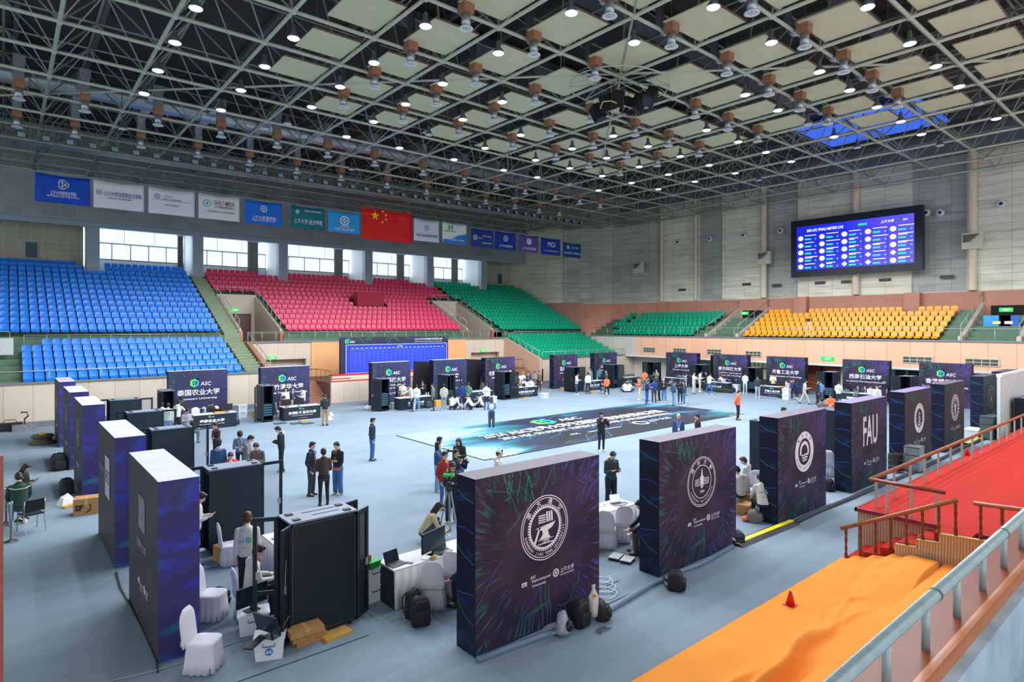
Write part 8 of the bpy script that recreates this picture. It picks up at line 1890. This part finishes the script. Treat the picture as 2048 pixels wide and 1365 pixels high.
P(1349, 762, 120, 'behind', (Jk, (50, 74, 110)), ('loose', LDEN), 'short', 'person in blue and grey jacket with hands behind, in the trio by the banner'); P(1361, 760, 10, 'phone', (Jk, BLK), ('slim', (22, 24, 44)), 'short', 'person all in black facing forward in the trio by the banner'); P(1367.5, 761, 265, 'pocket', (Jk, (44, 74, 92)), ('slim', (40, 110, 170)), 'short', 'person in dark teal jacket and jeans in the trio by the banner', shoes=WHT)
# end wall booths
P(1372, 747, 100, 'stand', ('tee', (120, 136, 160)), ('slim', DGR), 'short', 'person in grey blue shirt at the end of the Shanghai University table'); P(1388, 745, 60, 'camera', (H, (216, 214, 204)), ('loose', (196, 200, 196)), 'short', 'person in white top and pale trousers taking a picture', acc=[('cam', .1)], shoes=BLK)
P(1403, 743, 80, 'phone', (H, (196, 204, 210)), ('loose', CRM), 'short', 'person in pale hoodie and khaki trousers left of the Southern University booth', shoes=WHT); P(1412, 743, 260, 'stand', (Jk, BLK), ('slim', BLK), 'short', 'person in black beside the pale hoodie')
P(1421, 747, 150, 'wide', (H, WHT), ('loose', (40, 96, 160)), 'short', 'student in white hoodie and jeans leaning over the Southern University table', acc=[('backlogo',)], shoes=WHT); P(1440, 753, 320, 'sit', (H, WHT), ('slim', BLK), 'short', 'seated student in white at the Southern University table', row=-46.0, chair_lab='white covered chair behind the Southern University table'); P(1457, 751, 300, 'bend', (Jk, NAV), ('slim', BLK), ('short', HAIRBR), 'person in navy bending over the Southern University table', row=-46.1)
P(1491, 746, 165, 'phone', (H, (190, 204, 186)), ('slim', (176, 186, 184)), 'short', 'student in pale green hoodie and light trousers before the dark rack', shoes=WHT); P(1515, 752, 185, 'phone', ('puffer', (44, 48, 60)), ('loose', (150, 164, 178)), 'short', 'person in dark padded jacket and grey jeans at the Qilu table', shoes=WHT)
P(1546, 751, 355, 'table' if False else 'phone', (H, (220, 220, 190)), ('slim', BLK), 'short', 'student in cream hoodie standing behind the Qilu table', row=-46.1); P(1581, 758, 285, 'bend', (Jk, (40, 56, 104)), ('slim', (24, 30, 44)), 'short', 'person in navy jacket with bright yellow hood bending at the Qilu table', acc=[('hood', (236, 190, 20))], shoes=WHT)
P(1573, 764, 20, 'sit', ('tee', (220, 200, 200)), ('slim', BLK), 'short', 'seated person in pale shirt at the right end of the Qilu table', row=-46.1, chair_lab='white covered chair behind the Qilu table'); P(1612, 760, 100, 'walk', (Jk, (170, 176, 168)), ('slim', (196, 188, 160)), 'short', 'person in pale clothes walking in front of the wooden door')
P(1642, 762, 175, 'bend' if False else 'lean', (Jk, (96, 134, 180)), ('slim', (80, 104, 130)), 'short', 'person in pale denim jacket leaning into the rack before the wooden door', shoes=WHT); P(1636, 760, 100, 'stand', (Jk, (30, 40, 50)), ('slim', BLK), 'short', 'person in black behind the pale denim jacket')
P(1678, 763, 170, 'phone', (H, (196, 204, 200)), ('slim', (40, 50, 62)), 'short', 'student in pale hoodie with back turned left of the Southwest Petroleum table', acc=[('backlogo',)])
for k, (px, py, c) in enumerate(((1716, 774, (40, 44, 50)), (1730, 776, (50, 50, 60)), (1742, 778, WHT))): P(px, py, 5, 'sit', (Jk, c), ('slim', BLK), 'short', '%s seated person from the left behind the Southwest Petroleum table' % nth(k), row=-46.0, acc=[('shirt', (220, 220, 220))], chair_lab='white covered chair behind the Southwest Petroleum table, %s from the left' % nth(k))
P(1754, 770, 350, 'stand', (H, WHT), ('slim', BLK), 'short', 'man in white hoodie standing at the Southwest Petroleum table', acc=[('lanyard', (60, 70, 90))]); P(1769, 759, 280, 'reach', ('tee', (24, 30, 50)), ('slim', BLK), 'short', 'person in dark shirt at the right edge of the Southwest Petroleum wall')
P(1823, 757, 0, 'stand', (H, WHT), ('slim', BLK), 'short', 'person whose head just shows above the stacked arrows wall')
